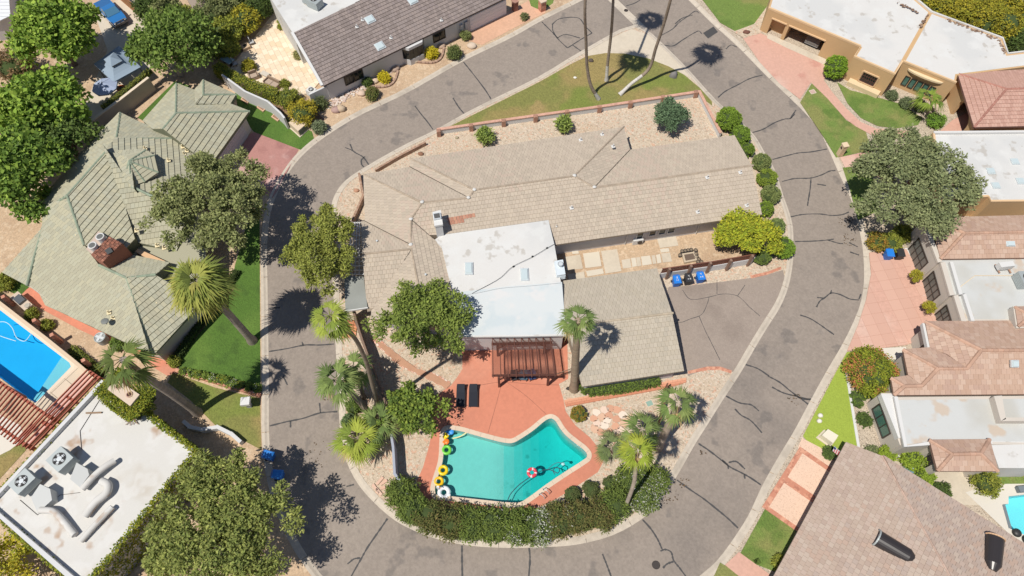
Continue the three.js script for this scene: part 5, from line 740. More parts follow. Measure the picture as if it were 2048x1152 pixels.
wallRun('boundary_wall', 'low white wall with brick cap and brick piers along the lawn', [[875, 268], [1000, 250], [1200, 222], [1396, 192], [1438, 275]], .75, .22, M.stuccoWhite, { cap: surf({ size: 512, m: 5, base: [.55, .32, .24], grain: .12, layers: [{ f: 30, o: 2, a: .2 }] }), piers: [[877, 263], [942, 252], [1007, 243], [1071, 234], [1134, 224], [1199, 215], [1261, 206], [1326, 195], [1392, 185]], pm: surf({ size: 512, m: 3, base: [.36, .2, .14], grain: .15, layers: [{ f: 14, o: 2, a: .25 }] }), pw: .42, pr: .14 });
M.brickDull = surf({ size: 512, m: 5, base: [.36, .225, .155], grain: .14, layers: [{ f: 24, o: 2, to: [.44, .31, .23], lo: .45, hi: .7, a: .8 }, { f: 30, o: 2, to: [.26, .15, .1], lo: .5, hi: .7, a: .7 }] });
wallRun('retaining_wall', 'brown brick retaining wall along the north-west kerb of the island', [[852, 290], [800, 317], [752, 345]], .6, .22, M.brickDull, {});
wallRun('retaining_wall', 'short bent brick wall at the west tip of the tiled house', [[720, 353], [728, 398], [707, 447]], .7, .22, M.brickDull, {});
wallRun('privacy_wall', 'dark brown block wall curving beside the palm trunks', [[712, 630], [720, 662], [732, 698], [748, 742], [764, 785], [779, 822]], 1.8, .2, surf({ size: 512, m: 6, base: [.2, .135, .1], grain: .12, layers: [{ f: 8, o: 3, a: .2 }] }), {});
wallRun('privacy_wall', 'grey-blue block wall between the gravel and the shallow end of the pool', [[786, 868], [792, 905], [795, 957], [830, 1008]], 1.7, .2, std([.34, .36, .43], .85), {});
wallRun('garden_wall', 'long beige wall with brick caps between the west pool and terracotta patio', [[-20, 590], [45, 640], [110, 690], [172, 740], [205, 768]], 1.5, .2, M.stuccoCream, { cap: std([.62, .48, .34], .85), piers: [[8, 595], [70, 642], [105, 671], [168, 722]], pm: M.brick, pw: .32, pr: .6 });
wallRun('garden_wall', 'white vine-trained wall between the travertine patio and green lawn', [[455, 172], [500, 205], [545, 225], [570, 248], [578, 258]], 1.8, .2, M.stuccoWhite, {});
wallRun('garden_wall', 'grey block wall topped with ivy behind the green-roofed house', [[180, 285], [215, 255], [255, 225], [312, 180]], 1.9, .22, surf({ size: 512, m: 6, base: [.4, .36, .31], grain: .12, layers: [{ f: 8, o: 3, a: .15 }] }), { cap: std([.66, .56, .44], .85) });
wallRun('garden_wall', 'low brick planter wall along the foot of the west front lawn', [[352, 742], [430, 765], [522, 792]], .4, .3, M.brick, {});
wallRun('garden_wall', 'white stucco yard wall joined to the grey-roofed house', [[627, 214], [660, 198]], 2.0, .2, M.stuccoWhite, {});
wallRun('garden_wall', 'low curved white wall between the ivy house and west lawn', [[372, 846], [385, 858], [410, 863], [440, 858], [468, 872], [486, 888]], .7, .3, M.stuccoWhite, {});
wallRun('turf_border', 'white concrete border edging the bright green turf', [[1692, 744], [1704, 820], [1718, 906]], .22, .22, M.whitePaint, { cat: 'border' });
{ // courtyard fence: steel screen on a white wall with slanted brown posts
  const g = thing('courtyard_fence', 'rust-brown steel fence on white wall behind the recycling bins', 'fence'), L = ats([[1318, 556], [1420, 541], [1500, 527], [1511, 512]], LOT), w = new B(), t = new B();
  for (let i = 0; i + 1 < L.length; i++) { w.bar(L[i].clone().setY(.55), L[i + 1].clone().setY(.55), .2 - i % 2 * .004, 1.0); }
  w.build('wall_panel', M.stuccoWhite, g);
  const rm = std([.17, .065, .04], .7); for (let i = 0; i + 1 < L.length; i++) { const n = Math.round(L[i].distanceTo(L[i + 1]) / .14); for (let k = 0; k < n; k++) { const p = L[i].clone().lerp(L[i + 1], (k + .5) / n), d = L[i + 1].clone().sub(L[i]).normalize(), b = new B(); b.box(p.x, 1.45, p.z, .1, .72, .05, Math.atan2(-d.z, d.x)); b.build('picket', rm, g); } for (const y of [1.12, 1.78]) t.bar(L[i].clone().setY(y), L[i + 1].clone().setY(y), .1, .07); } t.build('rail', rm, g);
  for (const [x, y] of [[1332, 557], [1374, 551], [1412, 545], [1452, 540], [1494, 531], [1512, 512]]) { const q = at(x, y, LOT), b = new B(); b.box(q.x, .95, q.z, .2, 1.9, .26, .15); b.build('post', std([.24, .15, .11], .85), g); } }
{ const g = thing('garden_gate', 'dark wooden gate and fence leading south from the garage corner', 'fence'), L = ats([[1328, 780], [1322, 820], [1312, 862]], LOT), m = std([.17, .075, .045], .8); for (let i = 0; i + 1 < L.length; i++) { const n = Math.round(L[i].distanceTo(L[i + 1]) / .16); for (let k = 0; k < n; k++) { const p = L[i].clone().lerp(L[i + 1], (k + .5) / n), b = new B(); b.box(p.x, .9, p.z, .05, 1.65, .14, .2); b.build('board', m, g); } } const t = new B(); t.bar(L[0].clone().setY(1.75), L[2].clone().setY(1.75), .09, .08); t.build('rail', m, g); }
{ const g = thing('railing', 'thin metal railing between pergola and tall palm trunk', 'railing'), A = at(1112, 757, LOT), C = at(1142, 746, LOT), m = std([.2, .15, .1], .6); for (let i = 0; i <= 14; i++) { const p = A.clone().lerp(C, i / 14), b = new B(); b.cyl(V(p.x, LOT, p.z), V(p.x, 1.15, p.z), .012, .012, 6); b.build('baluster', m, g); } const t = new B(); t.bar(A.clone().setY(1.17), C.clone().setY(1.17), .05, .05); t.build('rail', m, g); }

// ---------------------------------------------------------------- pergolas
{
  const g = thing('pergola', 'dark red-brown slatted pergola over the patio beside the flat roof', 'pergola'), h = 2.6, m = std([.125, .047, .033], .75), P = (u, v, y) => { const a = at(lerp(984, 1101, u), lerp(677, 674, u), h), b = at(lerp(985, 1111, u), lerp(754, 752, u), h); const p = a.lerp(b, v); p.y = y; return p; };
  for (const [u, v] of [[.09, .15], [.9, .12], [.1, .97], [.9, .95]]) { const p = P(u, v, 0), b = new B(); b.box(p.x, h / 2 - .1, p.z, .2, h - .28, .2); b.build('post', m, g); }
  for (const v of [.12, .94]) { const b = new B(); b.bar(P(-.01, v, h - .22), P(1.02, v, h - .22), .14, .22); b.build('beam', m, g); }
  for (let i = 0; i < 9; i++) { const b = new B(), u = i / 8 * .98 + .01; b.bar(P(u, -.12, h), P(u, 1.02, h), .07, .16); b.build('rafter', m, g); }
  for (let i = 0; i < 36; i++) { const b = new B(), v = .1 + i / 35 * .9; b.bar(P(-.01, v, h + .11), P(1.02, v, h + .11), .026, .035); b.build('slat', m, g); }
  for (const [u, v, s] of [[.1, .15, 1], [.1, .97, 1], [.9, .12, -1], [.9, .95, -1]]) { const b = new B(), p = P(u, v, h - .95), q = P(u + s * .12, v, h - .3); b.bar(p, q, .1, .1); b.build('brace', m, g); }
}
{
  const g = thing('red_pergola', 'weathered red wooden pergola beside the bright blue pool to the west', 'pergola'), h = 2.7, m = std([.37, .105, .065], .8), mp = std([.62, .38, .32], .85), Z = (x, y) => at(x * .1737, 700 + y * .1737, h);
  const S = [Z(-40, 330), Z(640, 600)], T = [Z(-300, 640), Z(280, 1090)];
  for (const [a, c] of [[Z(-60, 330), Z(530, 745)], [Z(-60, 850), Z(270, 1080)]]) { const b = new B(); b.bar(a.clone().setY(h - .2), c.clone().setY(h - .2), .22, .24); b.build('beam', m, g); } void S; void T;
  for (let i = 0; i < 17; i++) { const t = i / 16, a = Z(lerp(-70, 525, t), lerp(310, 730, t)), c = Z(lerp(-380, 185, t), lerp(690, 1110, t)), b = new B(); b.bar(a.setY(h), c.setY(h), .07, .14); b.build('slat', m, g); }
  for (let i = 0; i < 5; i++) { const o = i / 4, a = Z(lerp(1010, 1150, o), lerp(225, 315, o)), c = Z(lerp(170, 340, o), lerp(1080, 1155, o)), b = new B(); b.bar(a.setY(h), c.setY(h), .08, .14); b.build('slat', m, g); }
  for (const [a, c] of [[Z(1015, 238), Z(1140, 318)], [Z(745, 520), Z(885, 608)], [Z(465, 815), Z(615, 900)]]) { const b = new B(); b.bar(a.setY(h - .22), c.setY(h - .22), .22, .24); b.build('beam', m, g); }
  for (let i = 0; i < 3; i++) { const o0 = (i + .5) / 4, b = new B(), f = (t) => { const ZZ = (x, y) => at(x * .1737, 700 + y * .1737, .62), a = ZZ(lerp(1010, 1150, o0), lerp(225, 315, o0)), c = ZZ(lerp(200, 360, o0), lerp(1060, 1140, o0)); return a.lerp(c, t); }; const p = f(.02), q = f(i < 2 ? .62 : .97); b.bar(p.setY(.35), q.setY(.35), .34, .5); b.build('bench_wall', mp, g); }
  for (const q of [Z(1020, 245), Z(1135, 318), Z(470, 820), Z(530, 745), Z(60, 420), Z(255, 1075), Z(600, 890)]) { const b = new B(); b.box(q.x, (h - .3) / 2, q.z, .26, h - .34, .26, .8); b.build('post', m, g); }
}

// ---------------------------------------------------------------- pools of the neighbours
function pool2(label, P, floor, tint, depth, extra) {
  const g = thing('swimming_pool', label, 'swimming pool'), b = new B(), n = P.length, m = surf({ size: 512, m: 12, base: floor, grain: .04, layers: [{ f: 6, o: 4, a: .08 }] });
  b.poly(P.map((p) => V(p.x, -depth, p.z)), null, true); for (let i = 0; i < n; i++) { const a = P[i], c = P[(i + 1) % n]; b.quad(V(a.x, -depth, a.z), V(a.x, LOT, a.z), V(c.x, LOT, c.z), V(c.x, -depth, c.z)); } b.build('basin', m, g); if (extra) extra(g);
  sheet('water', inset(P, .01), .0, new THREE.MeshPhysicalMaterial({ transmission: 1, thickness: 0, roughness: .02, ior: 1.33, color: new THREE.Color(...tint) }), g);
  sheet('water_layer', inset(P, .01), -depth * .5, new THREE.MeshPhysicalMaterial({ transmission: 1, thickness: 0, roughness: 0, ior: 1.33, specularIntensity: 0, color: new THREE.Color(...tint) }), g); return g;
}
pool2('bright blue swimming pool with pale shelf west of the green-roofed house', POOL_W, [.22, .56, .74], [.5, .88, .98], 1.5, (g) => {
  const b = new B(); b.prism(ats([[124, 713], [140, 724], [143, 732], [141, 738], [73, 804], [66, 800]], -.22), -1.5); b.build('tanning_shelf', std([.52, .6, .6], .8), g);
  const r = new B(); for (const [A, C] of [[[-70, 559], [146, 722]], [[146, 722], [150, 734]], [[150, 734], [74, 812]]]) { const p = at(...A, LOT), q = at(...C, LOT); r.bar(p.clone().setY(LOT + .03), q.clone().setY(LOT + .03 + A[0] * 1e-5), .55, .07); } r.build('coping', std([.66, .55, .44], .85), g);
  const h = new B(); h.tube(smooth(ats([[-10, 645], [10, 644], [24, 655], [34, 676], [50, 682], [62, 668]], .02), 5), .035, 6); h.tube(smooth(ats([[-10, 668], [12, 676], [32, 682]], .02), 5), .035, 6); h.build('cleaner_hose', std([.5, .7, .75], .5), g); });
pool2('pale turquoise corner of swimming pool on the cream terrace', POOL_E, [.5, .74, .76], [.72, .95, .97], 1.2, (g) => { const b = new B(); b.bar(at(2006, 1010, LOT).setY(LOT + .05), at(2019, 1057, LOT).setY(LOT + .05), .22, .12); const tm = surf({ size: 256, m: 2, base: [.16, .19, .21], grain: .3 }); b.build('tile_edge', tm, g); const c = new B(); c.bar(at(2030, 981, LOT).setY(.35), at(2090, 976, LOT).setY(.35), .45, .55); c.build('raised_wall', tm, g); });
pavers('pool_coping', [[150, 718], [186, 752], [196, 765], [160, 790], [106, 832], [72, 812], [150, 738]], [1.5, 1.0], .03, .02, [std([.56, .47, .36], .85), std([.6, .5, .39], .85)], at(150, 738).sub(at(72, 812)));
// ---------------------------------------------------------------- movable things
function wheelieBin(px, py, ry, col, lid, label, mark, group, tip) {
  const g = thing('wheeled_bin', label, 'bin', group), p = at(px, py, LOT), m = std(col, .5), b = new B(), c = Math.cos(ry), s = Math.sin(ry), y0 = p.y < .05 ? 0 : LOT, Q = (i, y, k) => V(p.x + i * c + k * s, y0 + y, p.z - i * s + k * c);
  const body = new B(); body.hexa([Q(-.26, .06, .28), Q(.26, .06, .28), Q(.26, .06, -.28), Q(-.26, .06, -.28), Q(-.33, .98, .4), Q(.33, .98, .4), Q(.33, .98, -.38), Q(-.33, .98, -.38)]); body.build('body', m, g);
  const l = new B(); l.hexa([Q(-.36, .985, .44), Q(.36, .985, .44), Q(.36, .985, -.42), Q(-.36, .985, -.42), Q(-.29, 1.09, .34), Q(.29, 1.09, .34), Q(.29, 1.09, -.36), Q(-.29, 1.09, -.36)]); const lm = l.build('lid', std(lid, .45), g);
  b.bar(Q(-.28, 1.0, -.47), Q(.28, 1.0, -.47), .05, .05); b.build('handle', m, g);
  for (const k of [-.3, .3]) { const w = new B(); w.cyl(Q(k - .04, .12, -.32), Q(k + .04, .12, -.32), .12, .12, 14); w.build('wheel', M.black, g); }
  if (mark) { const n = new B(); for (const [x, z, w, d] of mark) { const q = Q(x, 1.094, z); n.box(q.x, q.y, q.z, w, .006, d, ry); } n.build('number_mark', M.whitePaint, lm); }
  return g;
}
const BL = [.015, .15, .55], BK = [.03, .03, .033];
const two = [[0, -.2, .12, .035], [.04, -.16, .035, .06], [0, -.12, .12, .035], [-.04, -.08, .035, .06], [0, -.04, .12, .035], [-.08, .14, .035, .16], [.06, .14, .035, .16]], four = [[0, -.14, .14, .035], [.04, -.14, .035, .18], [-.05, -.19, .035, .09], [-.1, .14, .12, .035], [-.1, .2, .12, .035], [.06, .16, .035, .16], [.12, .16, .035, .16]];
wheelieBin(1350, 569, .1, BL, [.02, .2, .68], 'blue recycling bin nearest the garage, in front of the courtyard fence', two, 'bins in front of the courtyard fence'); wheelieBin(1373, 566, .1, BK, [.035, .035, .038], 'black bin standing between two blue bins by the courtyard fence', four, 'bins in front of the courtyard fence'); wheelieBin(1397, 562, .15, BL, [.02, .2, .68], 'blue recycling bin farthest from the garage, in front of the courtyard fence', four, 'bins in front of the courtyard fence');
wheelieBin(1771, 516, -.05, BL, [.02, .2, .68], 'blue bin beside the hedge of the cream garage house', null); wheelieBin(1792, 516, -.05, BK, [.035, .035, .038], 'black bin next to the cream garage wall', null);
wheelieBin(543, 916, 1.3, BL, [.02, .2, .62], 'upper blue bin at the west kerb under the big tree', null); wheelieBin(562, 954, 1.5, BL, [.02, .2, .62], 'lower blue bin at the west kerb with its lid towards the road', null);
// black loungers by the pool
for (const [x, label] of [[922, 'black sun lounger closer to the bushes on the red deck'], [947, 'black sun lounger closer to the pergola on the red deck']]) {
  const g = thing('sun_lounger', label, 'lounger', 'black loungers on the pool deck'), p = at(x, 795, LOT), m = std([.012, .014, .024], .8), fm = std([.03, .03, .03], .4), y = LOT + .34;
  const b = new B(); b.box(p.x, y, p.z + .3, .66, .06, 1.3); b.build('seat', m, g); const k = new B(); k.bar(V(p.x, y, p.z - .36), V(p.x, y + .34, p.z - .98), .66, .06); k.build('backrest', m, g);
  for (const s of [-.36, .36]) { const f = new B(); f.bar(V(p.x + s, y - .03, p.z - .98), V(p.x + s, y - .03, p.z + .98), .05, .06); f.build('side_rail', fm, g); for (const z of [-.8, .8]) { const l = new B(); l.box(p.x + s, (y + LOT) / 2 - .03, p.z + z, .04, y - LOT - .02, .04); l.build('leg', fm, g); } } }
// pool toys
function ring(px, py, r, t, col, label, name = 'swim_ring', cf) { const c = at(px, py, .02), b = new B(); b.torus(c.clone().setY(.03), r, t, 32, 12, cf || col); return single(b, name, cf ? vcol(.35) : std(col, .35), label, 'swim ring', 'swim rings afloat in the island pool'); }
ring(893, 900, .3, .135, [.16, .55, .06], 'lime green swim ring at the west edge of the pool'); ring(886, 940.5, .31, .14, [.8, .56, .01], 'yellow swim ring floating clear of the others near the west edge'); ring(877.5, 963, .3, .13, [.78, .47, .005], 'amber yellow swim ring touching the white swan float');
ring(1064, 945, .3, .13, [.75, .05, .09], 'red and white swim ring in the middle of the pool', 'swim_ring', (i) => (i % 8 < 2 ? [.75, .6, .6] : [.7, .05, .08]));
{ const g = thing('swan_float', 'white inflatable swan ring in the south-west corner of the pool', 'pool float'), c = at(888, 985, .02), w = std([.74, .76, .79], .35), b = new B(); b.torus(c.clone().setY(.05), .37, .17, 32, 12); b.build('ring', w, g); const n = new B(), q = c.clone().add(V(-.36, .1, -.22)); n.tube(smooth([q, q.clone().add(V(-.16, .3, -.08)), q.clone().add(V(-.1, .55, -.1)), q.clone().add(V(.04, .6, -.04))], 4), [.13, .11, .1, .09, .085, .08, .08, .08, .08, .08, .08, .08, .08, .08, .08, .08, .08].slice(0, 17), 10); n.build('neck', w, g); const k = new B(); k.cyl(q.clone().add(V(.04, .6, -.04)), q.clone().add(V(.2, .56, .04)), .05, .015, 8); k.build('beak', std([.75, .25, .03], .5), g); const t = new B(); t.blob(c.clone().add(V(.42, .14, .22)), .16, .1, .12, 10); t.build('tail', w, g); }
for (const [x, y, col, label, ry] of [[900, 864.5, [.05, .3, .75], 'blue inflatable cushion in the north-west pool corner', .3], [890.5, 872.5, [.85, .62, .01], 'yellow inflatable cushion in the north-west pool corner', .7], [890.5, 884, [.8, .2, .02], 'orange inflatable cushion at the north-west pool edge', .25]]) { const c = at(x, y, .02), b = new B(); const s = .26; for (const [i, k] of [[-.5, 0], [.5, 0]]) b.blob(V(c.x + i * s * Math.cos(ry), .05, c.z - i * s * Math.sin(ry)), .22, .1, .26, 12); b.box(c.x, .05, c.z, .36, .14, .4, ry); single(b, 'pool_cushion', std(col, .4), label, 'pool float', 'cushions afloat in the pool corner'); }
for (const [pts, label] of [[[[905, 877], [920, 873], [932, 866], [938, 862]], 'curved pale yellow pool noodle floating near the shallow corner'], [[[930, 863], [943, 866], [958, 870]], 'straight pale yellow pool noodle against the north coping'], [[[908, 858], [916, 859], [925, 861]], 'short blue pool noodle along the north coping']]) { const b = new B(); b.tube(smooth(ats(pts, .04), 5), .055, 8); single(b, 'pool_noodle', label.includes('blue') ? std([.25, .4, .6], .6) : std([.78, .72, .36], .6), label, 'pool noodle'); }
{ const g = thing('pool_cleaner', 'black suction cleaner hose looping across the deep end of the pool', 'pool cleaner'), b = new B(); b.tube(smooth(ats([[1014, 1004], [1020, 990], [1027, 981], [1038, 970], [1050, 961], [1062, 953], [1078, 944], [1092, 939], [1105, 941], [1116, 946], [1119, 938], [1112, 935], [1106, 941], [1110, 949]], -.03), 6), .035, 6); b.build('hose', std([.03, .06, .09], .5), g); const k = new B(), p = at(1126, 928, -.03); k.blob(p, .16, .09, .13, 10); k.build('head', std([.35, .6, .62], .5), g); const f = new B(); f.tube(smooth(ats([[1096, 938], [1108, 928], [1118, 925], [1126, 928]], -.03), 4), .03, 6); f.build('lead_hose', std([.06, .2, .25], .5), g); }
// air conditioner beside the long wall, fire pit and pots of the courtyard
{ const g = thing('wall_condenser', 'white air conditioning condenser by the south wall of the island house', 'air conditioner'), p = at(1275, 482, .45), b = new B(); b.box(p.x, LOT + .4, p.z, 1.0, .7, .42, .16); b.build('casing', M.whitePaint, g); const f = new B(); f.cyl(V(p.x + .2, LOT + .42, p.z + .16), V(p.x + .2, LOT + .42, p.z + .25), .24, .24, 18); f.build('fan', M.darkFrame, g); }
{ const g = thing('raised_planter', 'square raised brick planter with dark soil in the courtyard', 'planter'), q = ats([[1364, 507], [1389, 503], [1395, 520], [1369, 525]], .4), b = new B(), I = inset(q, .16); for (let i = 0; i < 4; i++) { const j = (i + 1) % 4; b.prism([q[i], q[j], I[j], I[i]].map((p) => V(p.x, .4, p.z)), LOT); } b.build('kerb_stones', std([.5, .41, .3], .9), g); const s = new B(); s.poly(I.map((p) => V(p.x, .34, p.z)), null, true); s.build('soil', surf({ size: 256, m: 2, base: [.14, .1, .075], grain: .5 }), g); }
{ let i = 0; for (const [x, y] of [[1360, 511], [1364, 503], [1370, 502], [1376, 501], [1382, 500], [1391, 501], [1392, 508], [1393, 514], [1397, 519], [1396, 524], [1402, 524]]) { const g = thing('plant_pot', ['black pot standing alone west of the courtyard planter', 'black pot at the north-west corner of the courtyard planter', 'second black pot along the north edge of the planter', 'third black pot along the north edge of the planter', 'fourth black pot along the north edge of the planter', 'black pot at the north-east corner of the courtyard planter', 'upper black pot on the east edge of the planter', 'lower black pot on the east edge of the planter', 'black pot at the south-east corner of the planter', 'black pot nearest the courtyard fence, below the corner', 'outermost black pot south-east of the planter'][i++], 'pot', 'black pots around the courtyard planter'), p = at(x, y, .3), b = new B(); b.cyl(V(p.x, LOT, p.z), V(p.x, .4, p.z), .13, .17, 14, null, false); b.torus(V(p.x, .4, p.z), .17, .025, 16, 6); b.build('pot', std([.035, .033, .035], .6), g); const s = new B(); s.cyl(V(p.x, .3, p.z), V(p.x, .36, p.z), .15, .15, 12); s.build('soil', std([.22, .17, .12], .95), g);  } }
// seats below the pergola
for (const [x, y, col, label, ry] of [[1030, 757, [.025, .025, .03], 'dark patio chair under the west side of the pergola', .2], [1047, 757, [.06, .1, .14], 'grey-blue patio chair in the middle of the pergola row', -.1], [1064, 756, [.03, .05, .13], 'navy patio chair under the east side of the pergola', .3]]) { const g = thing('patio_chair', label, 'chair', 'patio chairs under the pergola'), p = at(x, y, LOT), m = std(col, .7), c = Math.cos(ry), s = Math.sin(ry), Q = (i, yy, k) => V(p.x + i * c + k * s, yy, p.z - i * s + k * c), b = new B(); let q = Q(0, .5, 0); b.box(q.x, .5, q.z, .6, .12, .6, ry); b.build('seat', m, g); const k = new B(); k.bar(Q(0, .52, -.28), Q(0, 1.05, -.4), .6, .1); k.build('backrest', m, g); for (const i of [-.27, .27]) for (const j of [-.26, .26]) { const l = new B(), u = Q(i, 0, j); l.box(u.x, .27, u.z, .04, .36, .04); l.build('leg', M.darkFrame, g); } for (const i of [-.33, .33]) { const a = new B(); a.bar(Q(i, .75, -.3), Q(i, .72, .28), .06, .05); a.build('armrest', m, g); } }
// utility boxes, posts and pillars
{ const g = thing('utility_cabinet', 'beige square utility cabinet on a concrete pad at the lawn corner', 'utility box'), q = ats([[577, 245], [593, 233], [614, 246], [596, 262]], .95), b = new B(); b.prism(q, LOT + .08); b.build('cabinet', std([.62, .5, .37], .8), g); const f = new B(); f.prism(inset(q, -.12).map((p) => V(p.x, LOT + .08, p.z)), LOT - .02); f.build('concrete_pad', M.concrete, g); const d = new B(), m = q[2].clone().lerp(q[3], .5); d.bar(q[2].clone().lerp(q[3], .08).setY(.55), q[2].clone().lerp(q[3], .92).setY(.55), .03, .6); d.build('door_panel', std([.2, .19, .16], .8), g); void m; }
{ const g = thing('utility_cabinet', 'cream square utility cabinet on the bright turf', 'utility box'), q = ats([[1644, 870], [1656, 858], [1677, 871], [1666, 886]], .9), b = new B(); b.prism(q, LOT + .1); b.build('cabinet', std([.7, .64, .52], .7), g); const f = new B(); f.prism(inset(q, -.14).map((p) => V(p.x, LOT + .1, p.z)), LOT - .02); f.build('concrete_pad', M.concrete, g); }
{ const g = thing('mailbox_pillar', 'tan stucco mailbox pillar at the kerb by the oak', 'mailbox'), p = at(1678, 310, LOT), b = new B(); b.box(p.x, .85, p.z, .5, 1.55, .5, .2); b.build('shaft', std([.62, .47, .3], .85), g); const c = new B(); c.box(p.x, 1.68, p.z, .6, .12, .6, .2); c.build('cap', std([.66, .52, .36], .85), g); const k = new B(); k.box(p.x - .27, 1.3, p.z + .05, .04, .2, .26, .2); k.build('mail_slot', M.darkFrame, g); }
{ const g = thing('stone_pillar', 'square stone pillar with lamp cap by the north kerb', 'pillar'), p = at(1084, 20, LOT), b = new B(); b.box(p.x, .75, p.z, .7, 1.3, .7, .5); b.build('shaft', M.brick, g); const c = new B(); c.box(p.x, 1.45, p.z, .8, .12, .8, .5); c.build('cap', std([.6, .47, .36], .85), g); }
{ const g = thing('stone_pillar', 'dark stone pillar at the end of the paver driveway', 'pillar'), p = at(1030, 20, LOT), b = new B(); b.box(p.x, .7, p.z, .6, 1.2, .6, .5); b.build('shaft', std([.25, .12, .09], .9), g); const c = new B(); c.box(p.x, 1.35, p.z, .7, .12, .7, .5); c.build('cap', std([.36, .2, .15], .85), g); }
{ const g = thing('mailbox_pillar', 'white mailbox on a post at the west kerb', 'mailbox'), p = at(500, 812, LOT), b = new B(); b.box(p.x, .55, p.z, .35, .95, .35, .1); b.build('post', std([.4, .4, .42], .8), g); const c = new B(); c.box(p.x, 1.2, p.z, .75, .35, .7, .1); c.build('box', M.whitePaint, g); }
{ const b = new B(), p = at(1348, 150, .3); b.blob(V(p.x, LOT, p.z), .45, .65, .35, 12, .3, 1.5, null, -.2); single(b, 'sign_boulder', std([.2, .19, .185], .9), 'grey upright boulder on the island lawn near the leaning palm', 'boulder'); }
for (const [px, py, r, col, label, ry] of [[723, 187, .5, [.6, .46, .36], 'pale pink boulder between the agave and the round shrub'], [672, 220, .55, [.4, .27, .24], 'brown-red boulder near the yard wall corner'], [681, 217, .6, [.52, .4, .28], 'large sandy boulder at the kerb by the yard wall'], [944, 92, .55, [.58, .47, .37], 'pale boulder beside the paver driveway'], [790, 138, .5, [.38, .28, .22], 'brown boulder under the house wall west of the bay'], [830, 122, .45, [.5, .4, .3], 'tan boulder below the bay window'], [882, 92, .5, [.48, .35, .26], 'rust-tan boulder next to the yellow shrub'], [750, 162, .5, [.56, .43, .33], 'tan boulder beside the west crescent bed'], [1493, 65, .38, [.16, .07, .05], 'dark red lava boulder by the pink driveway'], [713, 382, .28, [.45, .25, .16], 'red-brown stone in the west gravel tip'], [842, 308, .3, [.25, .13, .08], 'dark brown stone near the north eaves'], [1182, 122, .3, [.1, .075, .06], 'small dark rock on the island lawn'], [1150, 156, .2, [.7, .68, .62], 'small white rock on the island lawn'], [1137, 778, .2, [.05, .045, .04], 'small black rock at the foot of the pool palm'], [914, 276, .2, [.35, .3, .2], 'small grey rock behind the boundary wall']]) { const c = at(px, py, r * .4), b = new B(); b.blob(V(c.x, LOT + r * .25, c.z), r, r * .62, r * .8, 14, .32, 1.7); single(b, 'boulder', surf1(col), label, 'boulder'); }
function surf1(c) { surf1.c ??= new Map(); const k = c.join(); if (!surf1.c.has(k)) surf1.c.set(k, std(c, .92)); return surf1.c.get(k); }
{ // river stones along the white wall
  const r = rng(71), b = new B(); for (let i = 0; i < 420; i++) { const t = r(), p = at(lerp(660, 800, t) + (r() - .5) * 10, lerp(212, 128, t) + (r() - .5) * 16, LOT), k = .06 + r() * .12, c = mixc([.5, .36, .3], [.66, .6, .54], r()); b.blob(V(p.x, LOT + k * .3, p.z), k, k * .6, k * .9, 6, 0, 1, c); } const o = b.build('gravel', vcol(.9)); o.userData = { kind: 'stuff', label: 'grey and pink river stones along the white house wall', category: 'stones' }; }
for (const [c0, c1, label] of [[[738, 173], [796, 143], 'curved stone border around the west yellow shrub'], [[835, 125], [888, 96], 'curved stone border around the east yellow shrub']]) { const g = thing('planter_border', label, 'border'), A = at(...c0, LOT), C = at(...c1, LOT), m = A.clone().lerp(C, .5), d = C.clone().sub(A), o = V(-d.z, 0, d.x).normalize(); if (o.z < 0) o.negate(); const cs = [std([.34, .22, .16], .9), std([.4, .27, .2], .9)]; for (let i = 0; i < 12; i++) { const f = (t) => A.clone().lerp(C, t).addScaledVector(o, Math.sin(t * Math.PI) * 1.35), p = f(i / 12 + .004), q = f((i + 1) / 12 - .004), b = new B(); b.bar(p.setY(LOT + .1), q.setY(LOT + .1), .24, .2); b.build('edging_block', cs[i % 2], g); } void m; }
// planter frames under the vine wall
for (const [x, y, label] of [[492, 197, 'wooden tree frame farthest up the white vine wall'], [524, 213, 'middle wooden tree frame along the white vine wall'], [553, 232, 'wooden tree frame closest to the utility cabinet']]) { const g = thing('square_planter', label, 'planter', 'square planters along the vine wall'), q = ats([[x - 11, y + 1], [x - 1, y - 9], [x + 12, y - 1], [x + 2, y + 10]], .25), b = new B(), I = inset(q, .12); for (let i = 0; i < 4; i++) { const j = (i + 1) % 4; b.prism([q[i], q[j], I[j], I[i]].map((p) => V(p.x, .25, p.z)), LOT); } b.build('frame', std([.56, .36, .24], .85), g); const s = new B(); s.poly(I.map((p) => V(p.x, .2, p.z)), null, true); s.build('soil', M.mulch, g); const r = rng(x), v = new B(), c = at(x, y, .2); for (let i = 0; i < 5; i++) v.tube(smooth([V(c.x, .2, c.z), c.clone().add(V((r() - .5) * .6, 1.0, -.35)), c.clone().add(V((r() - .5) * 1.4, 1.7, -.6))], 3), .018, 5); v.build('vine_stem', std([.2, .14, .09], .9), g); }
